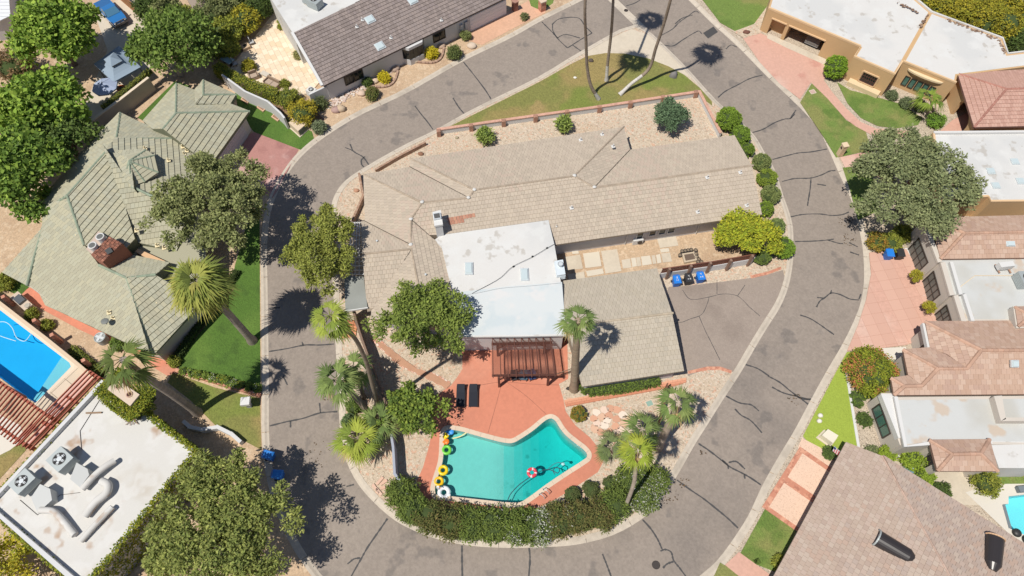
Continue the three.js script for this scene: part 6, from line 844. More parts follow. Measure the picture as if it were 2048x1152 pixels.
// patio furniture of the north-west neighbour
for (const [x, y, ry, label, w] of [[545, 168, -.55, 'brown wicker sofa on the travertine patio', 1.7], [508, 153, .5, 'brown wicker armchair on the travertine patio', .85]]) { const g = thing('wicker_sofa', label, 'sofa'), p = at(x, y, .4), c = Math.cos(ry), s = Math.sin(ry), m = std([.33, .24, .17], .85), Q = (i, yy, k) => V(p.x + i * c + k * s, yy, p.z - i * s + k * c), b = new B(); let q = Q(0, .3, 0); b.box(q.x, LOT + .2, q.z, w, .36, .8, ry); b.build('base', m, g); const n = w > 1 ? 2 : 1; for (let i = 0; i < n; i++) { const cu = new B(), u = Q((i - (n - 1) / 2) * w / n * .92, 0, .06); cu.box(u.x, LOT + .47, u.z, w / n * .85, .15, .62, ry); cu.build('cushion', std([.4, .31, .24], .9), g); } const k = new B(); q = Q(0, 0, -.4); k.box(q.x, LOT + .5, q.z, w, .75, .16, ry); k.build('backrest', m, g); for (const i of [-1, 1]) { const a = new B(), u = Q(i * (w / 2 + .06), 0, 0); a.box(u.x, LOT + .36, u.z, .12, .6, .8, ry); a.build('armrest', m, g); } }
{ const g = thing('coffee_table', 'pale metal coffee table on the travertine patio', 'table'), p = at(530, 148, .45), m = std([.55, .5, .42], .6), ry = -.55, c = Math.cos(ry), s = Math.sin(ry); const b = new B(); b.box(p.x, LOT + .42, p.z, 1.0, .05, .6, ry); b.build('top', m, g); for (const i of [-.45, .45]) for (const k of [-.25, .25]) { const l = new B(), u = V(p.x + i * c + k * s, 0, p.z - i * s + k * c); l.box(u.x, LOT + .2, u.z, .05, .4, .05, ry); l.build('leg', m, g); } }
for (const [x, y, label] of [[503, 85, 'grey outdoor chair beside the fire table'], [475, 100, 'shaded outdoor chair at the hedge end of the patio'], [470, 128, 'dark outdoor chair by the glass table']]) { const g = thing('outdoor_chair', label, 'chair', 'chairs around the patio edge'), p = at(x, y, .4), m = std([.42, .42, .42], .7), b = new B(); b.box(p.x, LOT + .4, p.z, .55, .08, .55, .5); b.build('seat', m, g); const k = new B(); k.box(p.x - .22, LOT + .68, p.z - .14, .08, .55, .55, .5); k.build('backrest', m, g); for (const [i, j] of [[-.2, -.2], [.2, -.2], [.2, .2], [-.2, .2]]) { const l = new B(); l.box(p.x + i, LOT + .18, p.z + j, .04, .36, .04, .5); l.build('leg', M.darkFrame, g); } }
{ const g = thing('fire_table', 'tan square fire table on the patio', 'table'), p = at(491, 93, .4), b = new B(); b.box(p.x, LOT + .25, p.z, .95, .45, .95, .6); b.build('body', std([.52, .38, .25], .85), g); const k = new B(); k.cyl(V(p.x, LOT + .46, p.z), V(p.x, LOT + .5, p.z), .22, .22, 16); k.build('burner', M.black, g); }
{ const g = thing('glass_table', 'pale blue glass table in the shade beside the patio hedge', 'table'), p = at(455, 120, .7), b = new B(); b.box(p.x, LOT + .7, p.z, 1.5, .04, .9, -.6); b.build('top', std([.3, .42, .48], .15), g); for (const i of [-.55, .55]) { const l = new B(); l.box(p.x + i * .8, LOT + .35, p.z + i * .5, .08, .68, .5, -.6); l.build('trestle', M.darkFrame, g); } }
acTop(622, 179, 'small air conditioner behind the white yard wall'); 
function acTop(x, y, label) { const g = thing('ground_air_conditioner', label, 'air conditioner'), p = at(x, y, .9); acUnit(g, V(p.x, LOT, p.z), .95, .8, .75, -.55, M.whitePaint); }
{ const g = thing('ground_air_conditioner', 'round-topped condenser on the terracotta patio', 'air conditioner'), p = at(200, 675, .8), b = new B(); b.cyl(V(p.x, LOT, p.z), V(p.x, .85, p.z), .48, .5, 20); b.build('casing', std([.3, .31, .31], .6), g); const f = new B(); for (let i = 0; i < 4; i++) { const a = i * 1.57 + .3; f.bar(V(p.x, .89, p.z), V(p.x + Math.cos(a) * .4, .88, p.z + Math.sin(a) * .4), .22, .02); } f.build('fan_blades', M.metalLight, g); const t = new B(); t.torus(V(p.x, .86, p.z), .46, .05, 22, 8); t.build('rim', M.metalGrey, g); }
{ const g = thing('barbecue', 'stainless barbecue island with dark lid at the patio corner', 'barbecue'), p = at(44, 603, .8), b = new B(), ry = -.65; b.box(p.x, .5, p.z, 2.3, .85, .8, ry); b.build('counter', std([.55, .45, .36], .85), g); const l = new B(); l.box(p.x - .1, 1.03, p.z - .06, .95, .26, .66, ry); l.build('lid', std([.1, .11, .12], .35), g); const k = new B(); k.cyl(V(p.x + .75, .93, p.z + .5), V(p.x + .75, 1.0, p.z + .5), .24, .24, 16); k.build('side_burner', std([.4, .36, .3], .6), g); }
// blue pickup under the trees
{
  const g = thing('pickup_truck', 'blue pickup truck parked between the trees in the north-west', 'car'), n = at(243, 48, .6), t = at(186, -12, .6), d = n.clone().sub(t).setY(0).normalize(), s = V(-d.z, 0, d.x), c = n.clone().addScaledVector(d, -2.45), paint = new THREE.MeshPhysicalMaterial({ color: new THREE.Color(.03, .2, .52), roughness: .3, clearcoat: 1, clearcoatRoughness: .08, metalness: .25 });
  const Q = (u, k, y) => V(c.x, LOT + y, c.z).addScaledVector(d, u).addScaledVector(s, k), lo = (prof, w, b) => { for (let i = 0; i + 1 < prof.length; i++) { const [u0, y0, w0] = prof[i], [u1, y1, w1] = prof[i + 1]; b.quad(Q(u0, -w0, y0), Q(u1, -w1, y1), Q(u1, w1, y1), Q(u0, w0, y0)); for (const sg of [-1, 1]) b.quad(Q(u0, sg * w0, y0), Q(u1, sg * w1, y1), Q(u1, sg * w1, .42), Q(u0, sg * w0, .42)); } };
  const b = new B(); lo([[-2.45, .4, .86], [-2.44, 1.0, .88], [-.35, 1.06, .92], [1.1, 1.1, .93], [2.1, 1.03, .9], [2.4, .88, .84], [2.45, .42, .82]], 0, b); b.build('body', paint, g);
  const bd = new B(); bd.prism([Q(-2.3, -.75, 1.075), Q(-.45, -.78, 1.09), Q(-.45, .78, 1.09), Q(-2.3, .75, 1.075)], .9); bd.build('bed_cover', std([.03, .12, .3], .45), g);
  const cb = new B(); lo([[-.4, 1.08, .84], [-.2, 1.62, .7], [.55, 1.66, .7], [.62, 1.64, .7]], 0, cb); cb.build('cab_roof', paint, g); const ws = new B(); ws.quad(Q(.62, -.7, 1.64), Q(1.25, -.8, 1.12), Q(1.25, .8, 1.12), Q(.62, .7, 1.64)); for (const sg of [-1, 1]) ws.quad(Q(-.2, sg * .715, 1.6), Q(.62, sg * .715, 1.6), Q(1.15, sg * .85, 1.13), Q(-.3, sg * .85, 1.1)); ws.build('windscreen', new THREE.MeshPhysicalMaterial({ color: new THREE.Color(.08, .2, .32), roughness: .05 }), g);
  const gr = new B(); gr.bar(Q(2.52, -.8, .62), Q(2.52, .8, .62), .14, .2); for (const k of [-.5, 0, .5]) gr.bar(Q(2.56, k, .6), Q(2.58, k, 1.05), .06, .06); gr.bar(Q(2.58, -.7, 1.05), Q(2.58, .7, 1.05), .07, .07); gr.build('grille_guard', std([.16, .14, .13], .4), g);
  for (const k of [-.62, .62]) { const h = new B(), q = Q(2.42, k, .85); h.blob(q, .13, .1, .13, 10); h.build('headlight', std([.6, .6, .58], .2), g); }
  for (const k of [-1.02, 1.02]) { const m2 = new B(), q = Q(.95, k, 1.2); m2.box(q.x, q.y, q.z, .2, .16, .2, .8); m2.build('mirror', M.black, g); }
  for (const u of [-1.55, 1.55]) for (const k of [-.84, .84]) { const w = part(g, 'wheel'), tr = new B(); tr.cyl(Q(u, k - .12, .36), Q(u, k + .12, .36), .36, .36, 18); tr.build('tyre', M.black, w); const rm = new B(); rm.cyl(Q(u, k - .13, .36), Q(u, k + .13, .36), .2, .2, 14); rm.build('rim', M.metalLight, w); }
}
// canopy and umbrella on the neighbour's patio
{ const g = thing('gazebo', 'two-tier grey-blue fabric gazebo on the north-west patio', 'gazebo'), q = SPECS([[188, 128, 2.3], [238, 92, 2.3], [281, 134, 2.3], [227, 164, 2.3]]), c = at(225, 120, 3.3), b = new B(), m = std([.25, .32, .4], .9), K = q.map((p) => p.clone().lerp(c, .66)); for (let i = 0; i < 4; i++) { const j = (i + 1) % 4; for (let k = 0; k < 4; k++) { const f = (P, Qq, t) => { const v = P.clone().lerp(Qq, t); v.y -= Math.sin(t * Math.PI) * .12; return v; }; b.quad(f(q[i], K[i], k / 4), f(q[j], K[j], k / 4), f(q[j], K[j], (k + 1) / 4), f(q[i], K[i], (k + 1) / 4)); } b.bar(q[i].clone().setY(2.2), q[j].clone().setY(2.2), .03, .22); } b.build('canopy', m, g); const t = new B(), K2 = q.map((p) => p.clone().lerp(c, .6).setY(3.2)), c2 = c.clone().setY(3.75); for (let i = 0; i < 4; i++) t.tri(K2[i], K2[(i + 1) % 4], c2); t.build('vent_canopy', m, g); for (const p of inset(q.map((v) => V(v.x, 2.2, v.z)), .1)) { const l = new B(); l.cyl(V(p.x, LOT, p.z), p, .04, .04, 8); l.build('leg', M.darkFrame, g); } }
{ const g = thing('patio_umbrella', 'pale blue-grey octagonal umbrella beside the gazebo', 'umbrella'), c = at(204, 165, 2.75), b = new B(), m = std([.34, .4, .54], .9), n = 8, r = 1.35; for (let i = 0; i < n; i++) { const p = (k) => V(c.x + Math.cos((k + .3) / n * 6.2832) * r, c.y - .55, c.z + Math.sin((k + .3) / n * 6.2832) * r), A = p(i), C = p(i + 1); b.tri(c, C, A); b.quad(A, C, C.clone().add(V(0, -.16, 0)), A.clone().add(V(0, -.16, 0))); } b.build('canopy', m, g); for (let i = 0; i < n; i++) { const rb = new B(), a = (i + .3) / n * 6.2832; rb.bar(c.clone().setY(c.y + .015), V(c.x + Math.cos(a) * r, c.y - .535, c.z + Math.sin(a) * r), .03, .02); rb.build('rib', std([.42, .48, .6], .8), g); } const k = new B(); k.cyl(V(c.x, LOT, c.z), V(c.x, c.y + .12, c.z), .035, .035, 8); k.build('pole', M.metalGrey, g); const bs = new B(); bs.cyl(V(c.x, LOT, c.z), V(c.x, LOT + .1, c.z), .4, .35, 16); bs.build('base', M.darkFrame, g); }
{ const g = thing('fire_pit', 'rusty orange fire pit beside the patio umbrella', 'fire pit'), p = at(243, 178, .4), b = new B(); b.cyl(V(p.x, LOT, p.z), V(p.x, .55, p.z), .35, .45, 16, null, false); b.torus(V(p.x, .55, p.z), .44, .05, 20, 8); b.build('bowl', std([.45, .13, .04], .8), g); const s = new B(); s.cyl(V(p.x, .4, p.z), V(p.x, .46, p.z), .38, .38, 14); s.build('ash', std([.12, .1, .09], .95), g); }
{ const g = thing('wooden_fence', 'orange-brown plank fence beyond the blue pickup', 'fence'), A = at(232, -8, LOT), C = at(283, 36, LOT), n = 22, d = C.clone().sub(A).setY(0).normalize(), ms = [std([.4, .19, .08], .85), std([.34, .16, .07], .85)]; for (let i = 0; i < n; i++) { const p = A.clone().lerp(C, (i + .5) / n), b = new B(); b.box(p.x, 1.0, p.z, A.distanceTo(C) / n - .02, 1.85, .06, Math.atan2(-d.z, d.x)); b.build('board', ms[i % 2], g); } }
{ const g = thing('shed', 'brown stucco outbuilding among the trees at the north edge', 'shed'), q = ats([[365, -20], [390, 20], [415, 12], [410, -30]], 2.6), b = new B(); b.prism(q, 0); b.build('wall', std([.36, .26, .18], .9), g); const r = new B(); r.prism(inset(q, -.15).map((p) => V(p.x, 2.75, p.z)), 2.605); r.build('roof', std([.3, .24, .19], .9), g); }
{ const g = thing('shed', 'white corrugated roof shed in the north-west corner', 'shed'), q = ats([[-30, -30], [-30, 50], [-5, 44], [21, 32], [16, -30]], 2.6), b = new B(); b.prism(inset(q, .2).map((p) => V(p.x, 2.5, p.z)), 0); b.build('wall', M.stuccoWhite, g); const r = part(g, 'roof'); for (let i = 0; i < 12; i++) { const c = clipRect(q.map((p) => [p.x, p.z]), -1e3, 1e3, q[0].z + i * .62, q[0].z + i * .62 + .56); if (!c) continue; const k = new B(); k.prism(c.map(([x, z]) => V(x, 2.64, z)), 2.52); k.build('roof_sheet', std([.7, .71, .73], .6), r); } }
// flag on the rosy house and small garden pieces
{ const g = thing('flag', 'striped flag on a short pole at the eave of the rosy tile house', 'flag'), p = at(1686, 908, 2.3), q = at(1668, 892, 2.8), b = new B(); b.cyl(p, q, .02, .02, 6); b.build('pole', M.metalLight, g); const ms = [std([.6, .12, .14], .8), std([.75, .72, .72], .8)]; for (let i = 0; i < 6; i++) { const f = new B(), a = p.clone().lerp(q, .35 + i * .1), c = p.clone().lerp(q, .35 + (i + 1) * .1), dn = V(.12, -.75, .15); f.quad(a, c, c.clone().add(dn), a.clone().add(dn)); f.build('stripe', ms[i % 2], g); } const cn = new B(), a = p.clone().lerp(q, .75), c = p.clone().lerp(q, .96), dn = V(.05, -.32, .06), o = V(-.01, 0, .02); cn.quad(a.add(o), c.add(o), c.clone().add(dn), a.clone().add(dn)); cn.build('canton', std([.03, .05, .2], .8), g); }
for (const [x, y, label] of [[1641, 831, 'white round lamp on the bright turf'], [1639, 842, 'small white rock lamp below the other on the turf']]) { const c = at(x, y, .3), b = new B(); b.blob(V(c.x, LOT + .2, c.z), .22, .22, .2, 12, .15, 2); b.cyl(V(c.x, LOT - .01, c.z), V(c.x, LOT + .12, c.z), .1, .1, 10); single(b, 'garden_globe', std([.72, .68, .6], .7), label, 'garden ornament'); }
for (const [x, y, c, label] of [[1299, 807, [.25, .38, .32], 'square green irrigation lid in the gravel by the gate'], [1625, 184, [.5, .35, .3], 'square meter lid in the lawn below the pink path'], [1514, 1123, [.16, .12, .1], 'square dark meter lid in the south-east lawn']]) { const p = at(x, y, LOT), b = new B(); b.box(p.x, LOT + .03, p.z, .5, .06, .42, .35); const g = thing('meter_lid', label, 'utility lid'); b.build('lid', std(c, .8), g); const f = new B(); for (const [i, k, sx, sz] of [[0, .26, .66, .08], [0, -.26, .66, .08], [.3, 0, .08, .44], [-.3, 0, .08, .44]]) f.box(p.x + i * .94 + k * .34, LOT + .025, p.z - i * .34 + k * .94, sx, .045, sz, .35); f.build('frame', std([.6, .5, .4], .85), g); }
for (const [x, y, ry] of [[1197, 128, 0], [1190, 205, 0]]) { const c = at(x, y, .2); void c; void ry; }
{ const g = thing('stacked_slabs', 'loose pale stone slabs on the gravel by the south-west kerb', 'stones'), r = rng(9); for (const [x, y, l, a] of [[760, 962, .75, .9], [768, 965, .6, .6], [752, 978, .9, -.9], [758, 984, .7, -.8], [766, 976, .4, .2]]) { const p = at(x, y, LOT), b = new B(); b.box(p.x, LOT + .06, p.z, l, .13, .22, a); b.build('slab', std(mixc([.7, .55, .45], [.6, .36, .26], r()), .9), g); } }
for (const [x, y, label] of [[2032, 1066, 'black rubber tyre planter at the edge of the east pool'], [2052, 1080, 'black tyre planter cut by the frame edge']]) { const c = at(x, y, .2), b = new B(); b.blob(V(c.x, LOT + .22, c.z), .34, .24, .34, 16); single(b, 'pool_ottoman', std([.03, .03, .03], .5), label.replace('rubber tyre planter', 'round cushion').replace('tyre planter', 'round cushion'), 'cushion', 'black cushions by the east pool'); }
{ const g = thing('garden_bench', 'white bench in the east courtyard', 'bench'), p = at(1798, 909, .45), b = new B(); b.box(p.x, .5, p.z, 1.3, .07, .45, .1); b.build('seat', M.whitePaint, g); const k = new B(); k.box(p.x, .78, p.z - .22, 1.3, .45, .06, .1); k.build('backrest', M.whitePaint, g); for (const i of [-.55, .55]) { const l = new B(); l.box(p.x + i, .28, p.z, .06, .38, .4, .1); l.build('leg', M.whitePaint, g); } }
{ const b = new B(), p = at(1818, 941, .3); b.cyl(V(p.x, LOT, p.z), V(p.x, .55, p.z), .4, .55, 20); const g = thing('fountain', 'round grey-blue fountain bowl in the east courtyard', 'fountain'); b.build('bowl', std([.4, .46, .52], .7), g); const w = new B(); w.cyl(V(p.x, .545, p.z), V(p.x, .56, p.z), .46, .46, 20); w.build('water', std([.16, .26, .34], .08), g); const k = new B(); k.cyl(V(p.x, .55, p.z), V(p.x, .95, p.z), .06, .04, 8); k.blob(V(p.x, .98, p.z), .09, .09, .09, 8); k.build('spout', std([.4, .46, .52], .7), g); }
// ---------------------------------------------------------------- plants
const LEAF = new THREE.MeshPhysicalMaterial({ vertexColors: true, roughness: 1, side: THREE.DoubleSide, transmission: .28, thickness: 0, specularIntensity: .4 });
const BARK = surf({ size: 256, m: 2, base: [.2, .15, .11], grain: .25, layers: [{ f: 12, o: 2, a: .25 }] });
const BARKG = std([.36, .32, .28], .95);
const rdir = (r) => { const z = r() * 2 - 1, a = r() * 6.2832, s = Math.sqrt(1 - z * z); return V(s * Math.cos(a), z, s * Math.sin(a)); };
// o: n clumps, k leaves in each, cr clump radius, l/w leaf size, cols, seed, low: lowest direction, hollow, droop, bloom [share, colour]
function foliage(b, c, rad, o) {
  const r = rng(o.seed * 131 + 7), tips = [], lobes = []; 
  for (let i = 0; i < (o.lobes || 0); i++) { const a = i * 2.39996 + r() * .7, k = Math.sqrt((i + .5) / o.lobes) * .84, y = (1 - k * k) * .62 - .1 + (r() - .5) * .3, f = (o.lr ?? .3) * (.65 + .7 * r()); lobes.push([V(c.x + Math.cos(a) * k * rad.x, c.y + y * rad.y, c.z + Math.sin(a) * k * rad.z), V(f * rad.x, f * rad.y * 1.15, f * rad.z)]); }
  for (let i = 0; i < o.n; i++) {
    if (lobes.length) [c, rad] = lobes[i % lobes.length];
    let d; do d = rdir(r); while (d.y < (o.low ?? -.35));
    const q = lerp(o.hollow ?? .5, 1, Math.sqrt(r())), m = q * (1 + (o.lump ?? .3) * 2 * (noise3(d.x * 1.7 + o.seed, d.y * 1.7, d.z * 1.7) - .5)), e = V(c.x + d.x * rad.x * m, c.y + d.y * rad.y * m, c.z + d.z * rad.z * m), tone = r(), cr = o.cr * (.7 + .6 * r()); tips.push(e);
    for (let k = 0; k < o.k; k++) {
      const u = rdir(r); if (u.y < -.5) u.y *= -.6; const p = e.clone().addScaledVector(u, cr * Math.pow(r(), .45)), t = rdir(r).addScaledVector(u, .7); t.y -= o.droop ?? .1; t.normalize();
      const n = u.clone().multiplyScalar(.8).add(rdir(r).multiplyScalar(.7)); n.y += .45; n.normalize(); n.addScaledVector(t, -n.dot(t)); if (n.lengthSq() < .02) continue; n.normalize();
      let col = mixc(mixc(o.cols[0], o.cols[1], tone), o.cols[Math.floor(r() * o.cols.length)], .5); col = mulc(col, 1.05 + .7 * r()); let s = .5 + .95 * r();
      if (o.bloom && r() < o.bloom[0] * (o.bloom[2] ? sstep(.45, .62, noise3(e.x * .9, e.z * .9, 3)) * 2 : 1)) { col = o.bloom[1]; s *= .75; }
      b.leaf(p, t, n, o.l * s, o.w * s, col);
    }
  }
  return tips;
}
function tree(name, label, base, cr, rad, o) {         // base and crown centre as survey points; rad in metres
  const g = thing(name, label, o.cat || 'tree', o.group), A = at(base[0], base[1], LOT), C = at(cr[0], cr[1], cr[2]), b = new B(), tips = foliage(b, C, V(rad[0] * .96, rad[1], (rad[2] ?? rad[0]) * .96), { lobes: 17, low: -.55, hollow: .55, ...o, lump: .2, cols: o.cols.map((c) => mulc(c, 1.22)) }), r = rng(o.seed + 900), t = new B(), tr = o.tr ?? .28, fork = A.clone().lerp(C, .45).setY(lerp(A.y, C.y - rad[1] * .4, .75));
  t.tube(smooth([A.clone().setY(A.y - .1), A.clone().lerp(fork, .5).add(V((r() - .5) * .3, 0, (r() - .5) * .3)), fork], 4), [...Array(13).keys()].map((i) => tr * (1.25 - .5 * i / 12)), 9);
  const trunk = t.build('trunk', o.bark || BARK, g); for (let i = 0; i < (o.limbs ?? 9); i++) { const e = tips[Math.floor(i * tips.length / (o.limbs ?? 9))], l = new B(), m = fork.clone().lerp(e, .5).add(V((r() - .5) * .8, .35 + r() * .4, (r() - .5) * .8)), L = smooth([fork.clone().add(V(0, -.1, 0)), m, fork.clone().lerp(e, .92)], 4); l.tube(L, L.map((_, k) => tr * .5 * (1 - .8 * k / (L.length - 1)) + .012), 6); l.build('limb', o.bark || BARK, trunk); }
  stuff(b.build('crown', LEAF, g)); return g;
}
const MUL = [[.1, .17, .024], [.185, .26, .038], [.25, .32, .05], [.065, .12, .02]], OAK = [[.13, .15, .055], [.2, .215, .085], [.24, .245, .105], [.1, .12, .045]], OLIVE = [[.13, .16, .042], [.205, .225, .06], [.27, .275, .085], [.085, .11, .034]], LIME = [[.17, .2, .03], [.24, .25, .04], [.28, .27, .045], [.12, .16, .025]], YEL = [[.24, .24, .025], [.34, .29, .03], [.38, .31, .03], [.16, .19, .025]], DARK = [[.06, .1, .022], [.09, .13, .03], [.11, .15, .035], [.045, .075, .02]];
tree('mulberry_tree', 'big bright-leaved tree beside the blue pickup in the north-west', [150, 130], [118, 70, 4.6], [4.6, 3.4, 4.4], { n: 105, k: 170, cr: 1.05, l: 0.4, w: 0.32, cols: MUL, seed: 1, limbs: 10 });
tree('mulberry_tree', 'loose leafy tree overhanging the gazebo and garden wall', [362, 150], [352, 90, 4.4], [4.5, 3.1, 4.0], { n: 100, k: 170, cr: 1.0, l: 0.34, w: 0.24, cols: [[.08, .13, .025], [.13, .18, .035], [.16, .21, .05], [.06, .1, .02]], seed: 2, limbs: 12, bark: BARKG });
tree('mulberry_tree', 'dense lush tree filling the west edge above the other', [70, 275], [82, 222, 4.6], [4.7, 3.4, 4.0], { n: 110, k: 170, cr: 1.0, l: 0.4, w: 0.32, cols: MUL, seed: 3 });
tree('mulberry_tree', 'dense lush tree at the west edge behind the green roof', [55, 400], [45, 345, 4.8], [4.6, 3.6, 4.6], { n: 105, k: 170, cr: 1.0, l: 0.4, w: 0.3, cols: [[.075, .13, .022], [.14, .21, .034], [.21, .28, .042], [.055, .1, .018]], seed: 4 });
tree('mulberry_tree', 'smaller shaded tree between patio wall and green roof', [160, 315], [140, 285, 3.6], [2.8, 2.6, 3.0], { n: 45, k: 110, cr: .9, l: .32, w: .24, cols: DARK, seed: 5 });
tree('live_oak', 'wide olive-green oak leaning over the green roof and west lawn', [455, 470], [430, 408, 5.6], [5.6, 3.4, 5.4], { n: 200, k: 150, cr: 0.62, l: 0.24, w: 0.15, cols: OAK, seed: 6, tr: .34, limbs: 16, lump: .5, bark: BARKG });
tree('street_tree', 'feathery yellow-green tree between road and white lattice', [662, 540], [648, 500, 4.2], [3.4, 2.8, 4.4], { n: 150, k: 130, cr: 0.55, l: 0.23, w: 0.12, cols: [[.15, .17, .035], [.21, .225, .045], [.24, .24, .06], [.11, .13, .03]], seed: 7, limbs: 12, lump: .4, bark: BARKG });
tree('courtyard_tree', 'airy green tree standing between house wing and red patio', [850, 680], [848, 638, 4.0], [4.4, 2.4, 3.6], { n: 110, k: 125, cr: 0.58, l: 0.25, w: 0.13, cols: [[.11, .15, .03], [.16, .2, .04], [.19, .23, .05], [.08, .115, .025]], seed: 8, limbs: 14, hollow: .62, lump: .45, low: -.15, bark: BARKG });
tree('courtyard_tree', 'glossy green shrubby tree at the west corner of the pool', [830, 850], [826, 818, 2.4], [2.7, 1.7, 2.2], { n: 80, k: 75, cr: 0.45, l: .27, w: .16, cols: [[.085, .13, .025], [.15, .2, .032], [.2, .235, .04], [.05, .085, .02]], seed: 9, tr: .12, limbs: 8, lump: .45 });
tree('mesquite_tree', 'huge olive tree spreading over the south-west roof and road', [455, 1085], [440, 1052, 5.0], [5.6, 2.8, 5.2], { n: 260, k: 150, cr: 0.62, l: 0.24, w: 0.12, cols: OLIVE, seed: 10, tr: .34, limbs: 18, lump: .45, bark: BARKG });
tree('live_oak', 'broad grey-green oak over the east kerb and white flat roof', [1800, 418], [1818, 370, 4.8], [6.0, 3.2, 6.0], { n: 230, k: 170, cr: 0.66, l: 0.24, w: 0.15, cols: [[.125, .15, .068], [.19, .21, .1], [.235, .25, .12], [.1, .12, .055]], seed: 11, tr: .36, limbs: 12, lump: .35 });
tree('orange_tree', 'broad yellow-green citrus tree over the courtyard fence', [1478, 502], [1484, 470, 2.1], [3.5, 1.8, 2.2], { n: 110, k: 150, cr: .55, l: 0.23, w: 0.14, cols: [[.19, .23, .02], [.29, .3, .025], [.35, .3, .025], [.13, .18, .02]], seed: 12, tr: .16, limbs: 7, lump: .2 });
tree('dusty_shrub_tree', 'dusty green rounded tree behind the low boundary wall', [1340, 258], [1337, 232, 1.7], [1.9, 1.5, 1.8], { n: 70, k: 150, cr: .5, l: 0.2, w: 0.11, cols: [[.07, .115, .06], [.1, .15, .08], [.12, .17, .09], [.055, .09, .045]], seed: 13, tr: .12, limbs: 5, lump: .2 });
tree('mesquite_tree', 'yellowing tree crown cut by the lower-left frame edge', [0, 1130], [20, 1130, 2.2], [3.0, 1.8, 2.4], { n: 45, k: 90, cr: .6, l: .2, w: .14, cols: YEL, seed: 14, limbs: 5 });
// --- shrubs
function shrub(name, label, px, py, r, ry, o) {        // a shrub whose visible centre is (px, py)
  const g = thing(name, label, o.cat || 'shrub', o.group), c = at(px, py, ry * .95 + LOT), b = new B(), core = new B(); core.blob(V(c.x, LOT + ry * .9, c.z), r * (o.tight ? .86 : .74), ry * (o.tight ? .88 : .78), r * (o.tight ? .86 : .74), 14, o.tight ? .03 : .15, 1.3, null, -.95); core.build('stems', std([.05, .075, .02], 1), g);
  foliage(b, V(c.x, LOT + ry * .95, c.z), V(r * .86, ry * .86, r * .86), { hollow: .82, low: -.75, lump: .12, n: 40, k: 60, cr: r * (o.tight ? .15 : .24), l: .16, w: .1, seed: Math.round(px * 3 + py), cols: DARK, ...o }); stuff(b.build('foliage', LEAF, g)); return g;
}
const BALL = { k: 95, lump: .03, hollow: .97, droop: 0, tight: 1 };
const clip = 'clipped shrubs along the east kerb of the island';
[[1458, 238, 1.35, 1.2, 'largest clipped round shrub, at the corner of the boundary wall', [.14, .21, .025]], [1480, 272, 1.1, 1.0, 'clipped round shrub tucked against the north-east roof corner', [.13, .2, .025]], [1494, 300, .75, .7, 'small clipped shrub half under the north-east eave', [.12, .18, .025]], [1523, 324, .92, .8, 'greyish clipped shrub first below the roof ridge end', [.15, .18, .06]], [1534, 356, 1.0, .8, 'bright clipped shrub second below the roof ridge end', [.16, .21, .03]], [1541, 389, 1.0, .8, 'olive clipped shrub level with the south-east roof corner', [.15, .18, .06]], [1531, 418, .8, .7, 'small clipped shrub just above the citrus tree', [.13, .19, .025]], [1553, 453, .82, .7, 'grey-green clipped shrub beside the citrus tree', [.14, .18, .06]], [1567, 495, 1.05, .95, 'fresh green clipped ball at the bend of the east kerb', [.14, .22, .025]], [1524, 512, .85, .7, 'dark clipped shrub at the end of the courtyard fence', [.1, .14, .03]]].forEach(([x, y, r, h, label, c], i) => shrub('clipped_shrub', label, x, y, r, h, { ...BALL, n: Math.round(95 * r), cols: [mulc(c, 1.1), mulc(c, 1.35), mulc(c, .8), mulc(c, 1.1)], l: .13, w: .085, group: clip, seed: 300 + i }));
shrub('clipped_shrub', 'tall bright green clipped cylinder beside the open garage', 1671, 134, 1.3, 1.35, { ...BALL, n: 95, cols: [[.16, .26, .025], [.22, .33, .03], [.13, .22, .025]], l: .14, w: .09 });
shrub('clipped_shrub', 'dark clipped ball beside the palms at the west kerb', 708, 810, .72, .6, { ...BALL, n: 50, cols: [[.1, .15, .03], [.13, .18, .035], [.08, .12, .025]], l: .12, w: .08 }); shrub('clipped_shrub', 'grey-green clipped ball by the west kerb below the darker one', 698, 842, .62, .55, { ...BALL, n: 45, cols: [[.13, .19, .08], [.16, .22, .1], [.11, .16, .07]], l: .12, w: .08 });
shrub('clipped_shrub', 'round red-tipped bush beside the brick walk and pool', 1157, 828, .66, .55, { ...BALL, n: 48, cols: [[.15, .19, .025], [.24, .16, .03], [.19, .22, .03], [.3, .12, .04]], l: .13, w: .09 });
for (const [x, y, label] of [[1145, 990, 'dark clipped ball beside the pool steps'], [1181, 977, 'middle dark clipped ball on the gravel south-east of the pool'], [1222, 968, 'dark clipped ball against the flowering hedge']]) shrub('clipped_shrub', label, x, y, .66, .52, { ...BALL, n: 48, cols: [[.085, .11, .035], [.11, .13, .045], [.07, .09, .03]], l: .11, w: .07, group: 'dark balls south-east of the pool' });
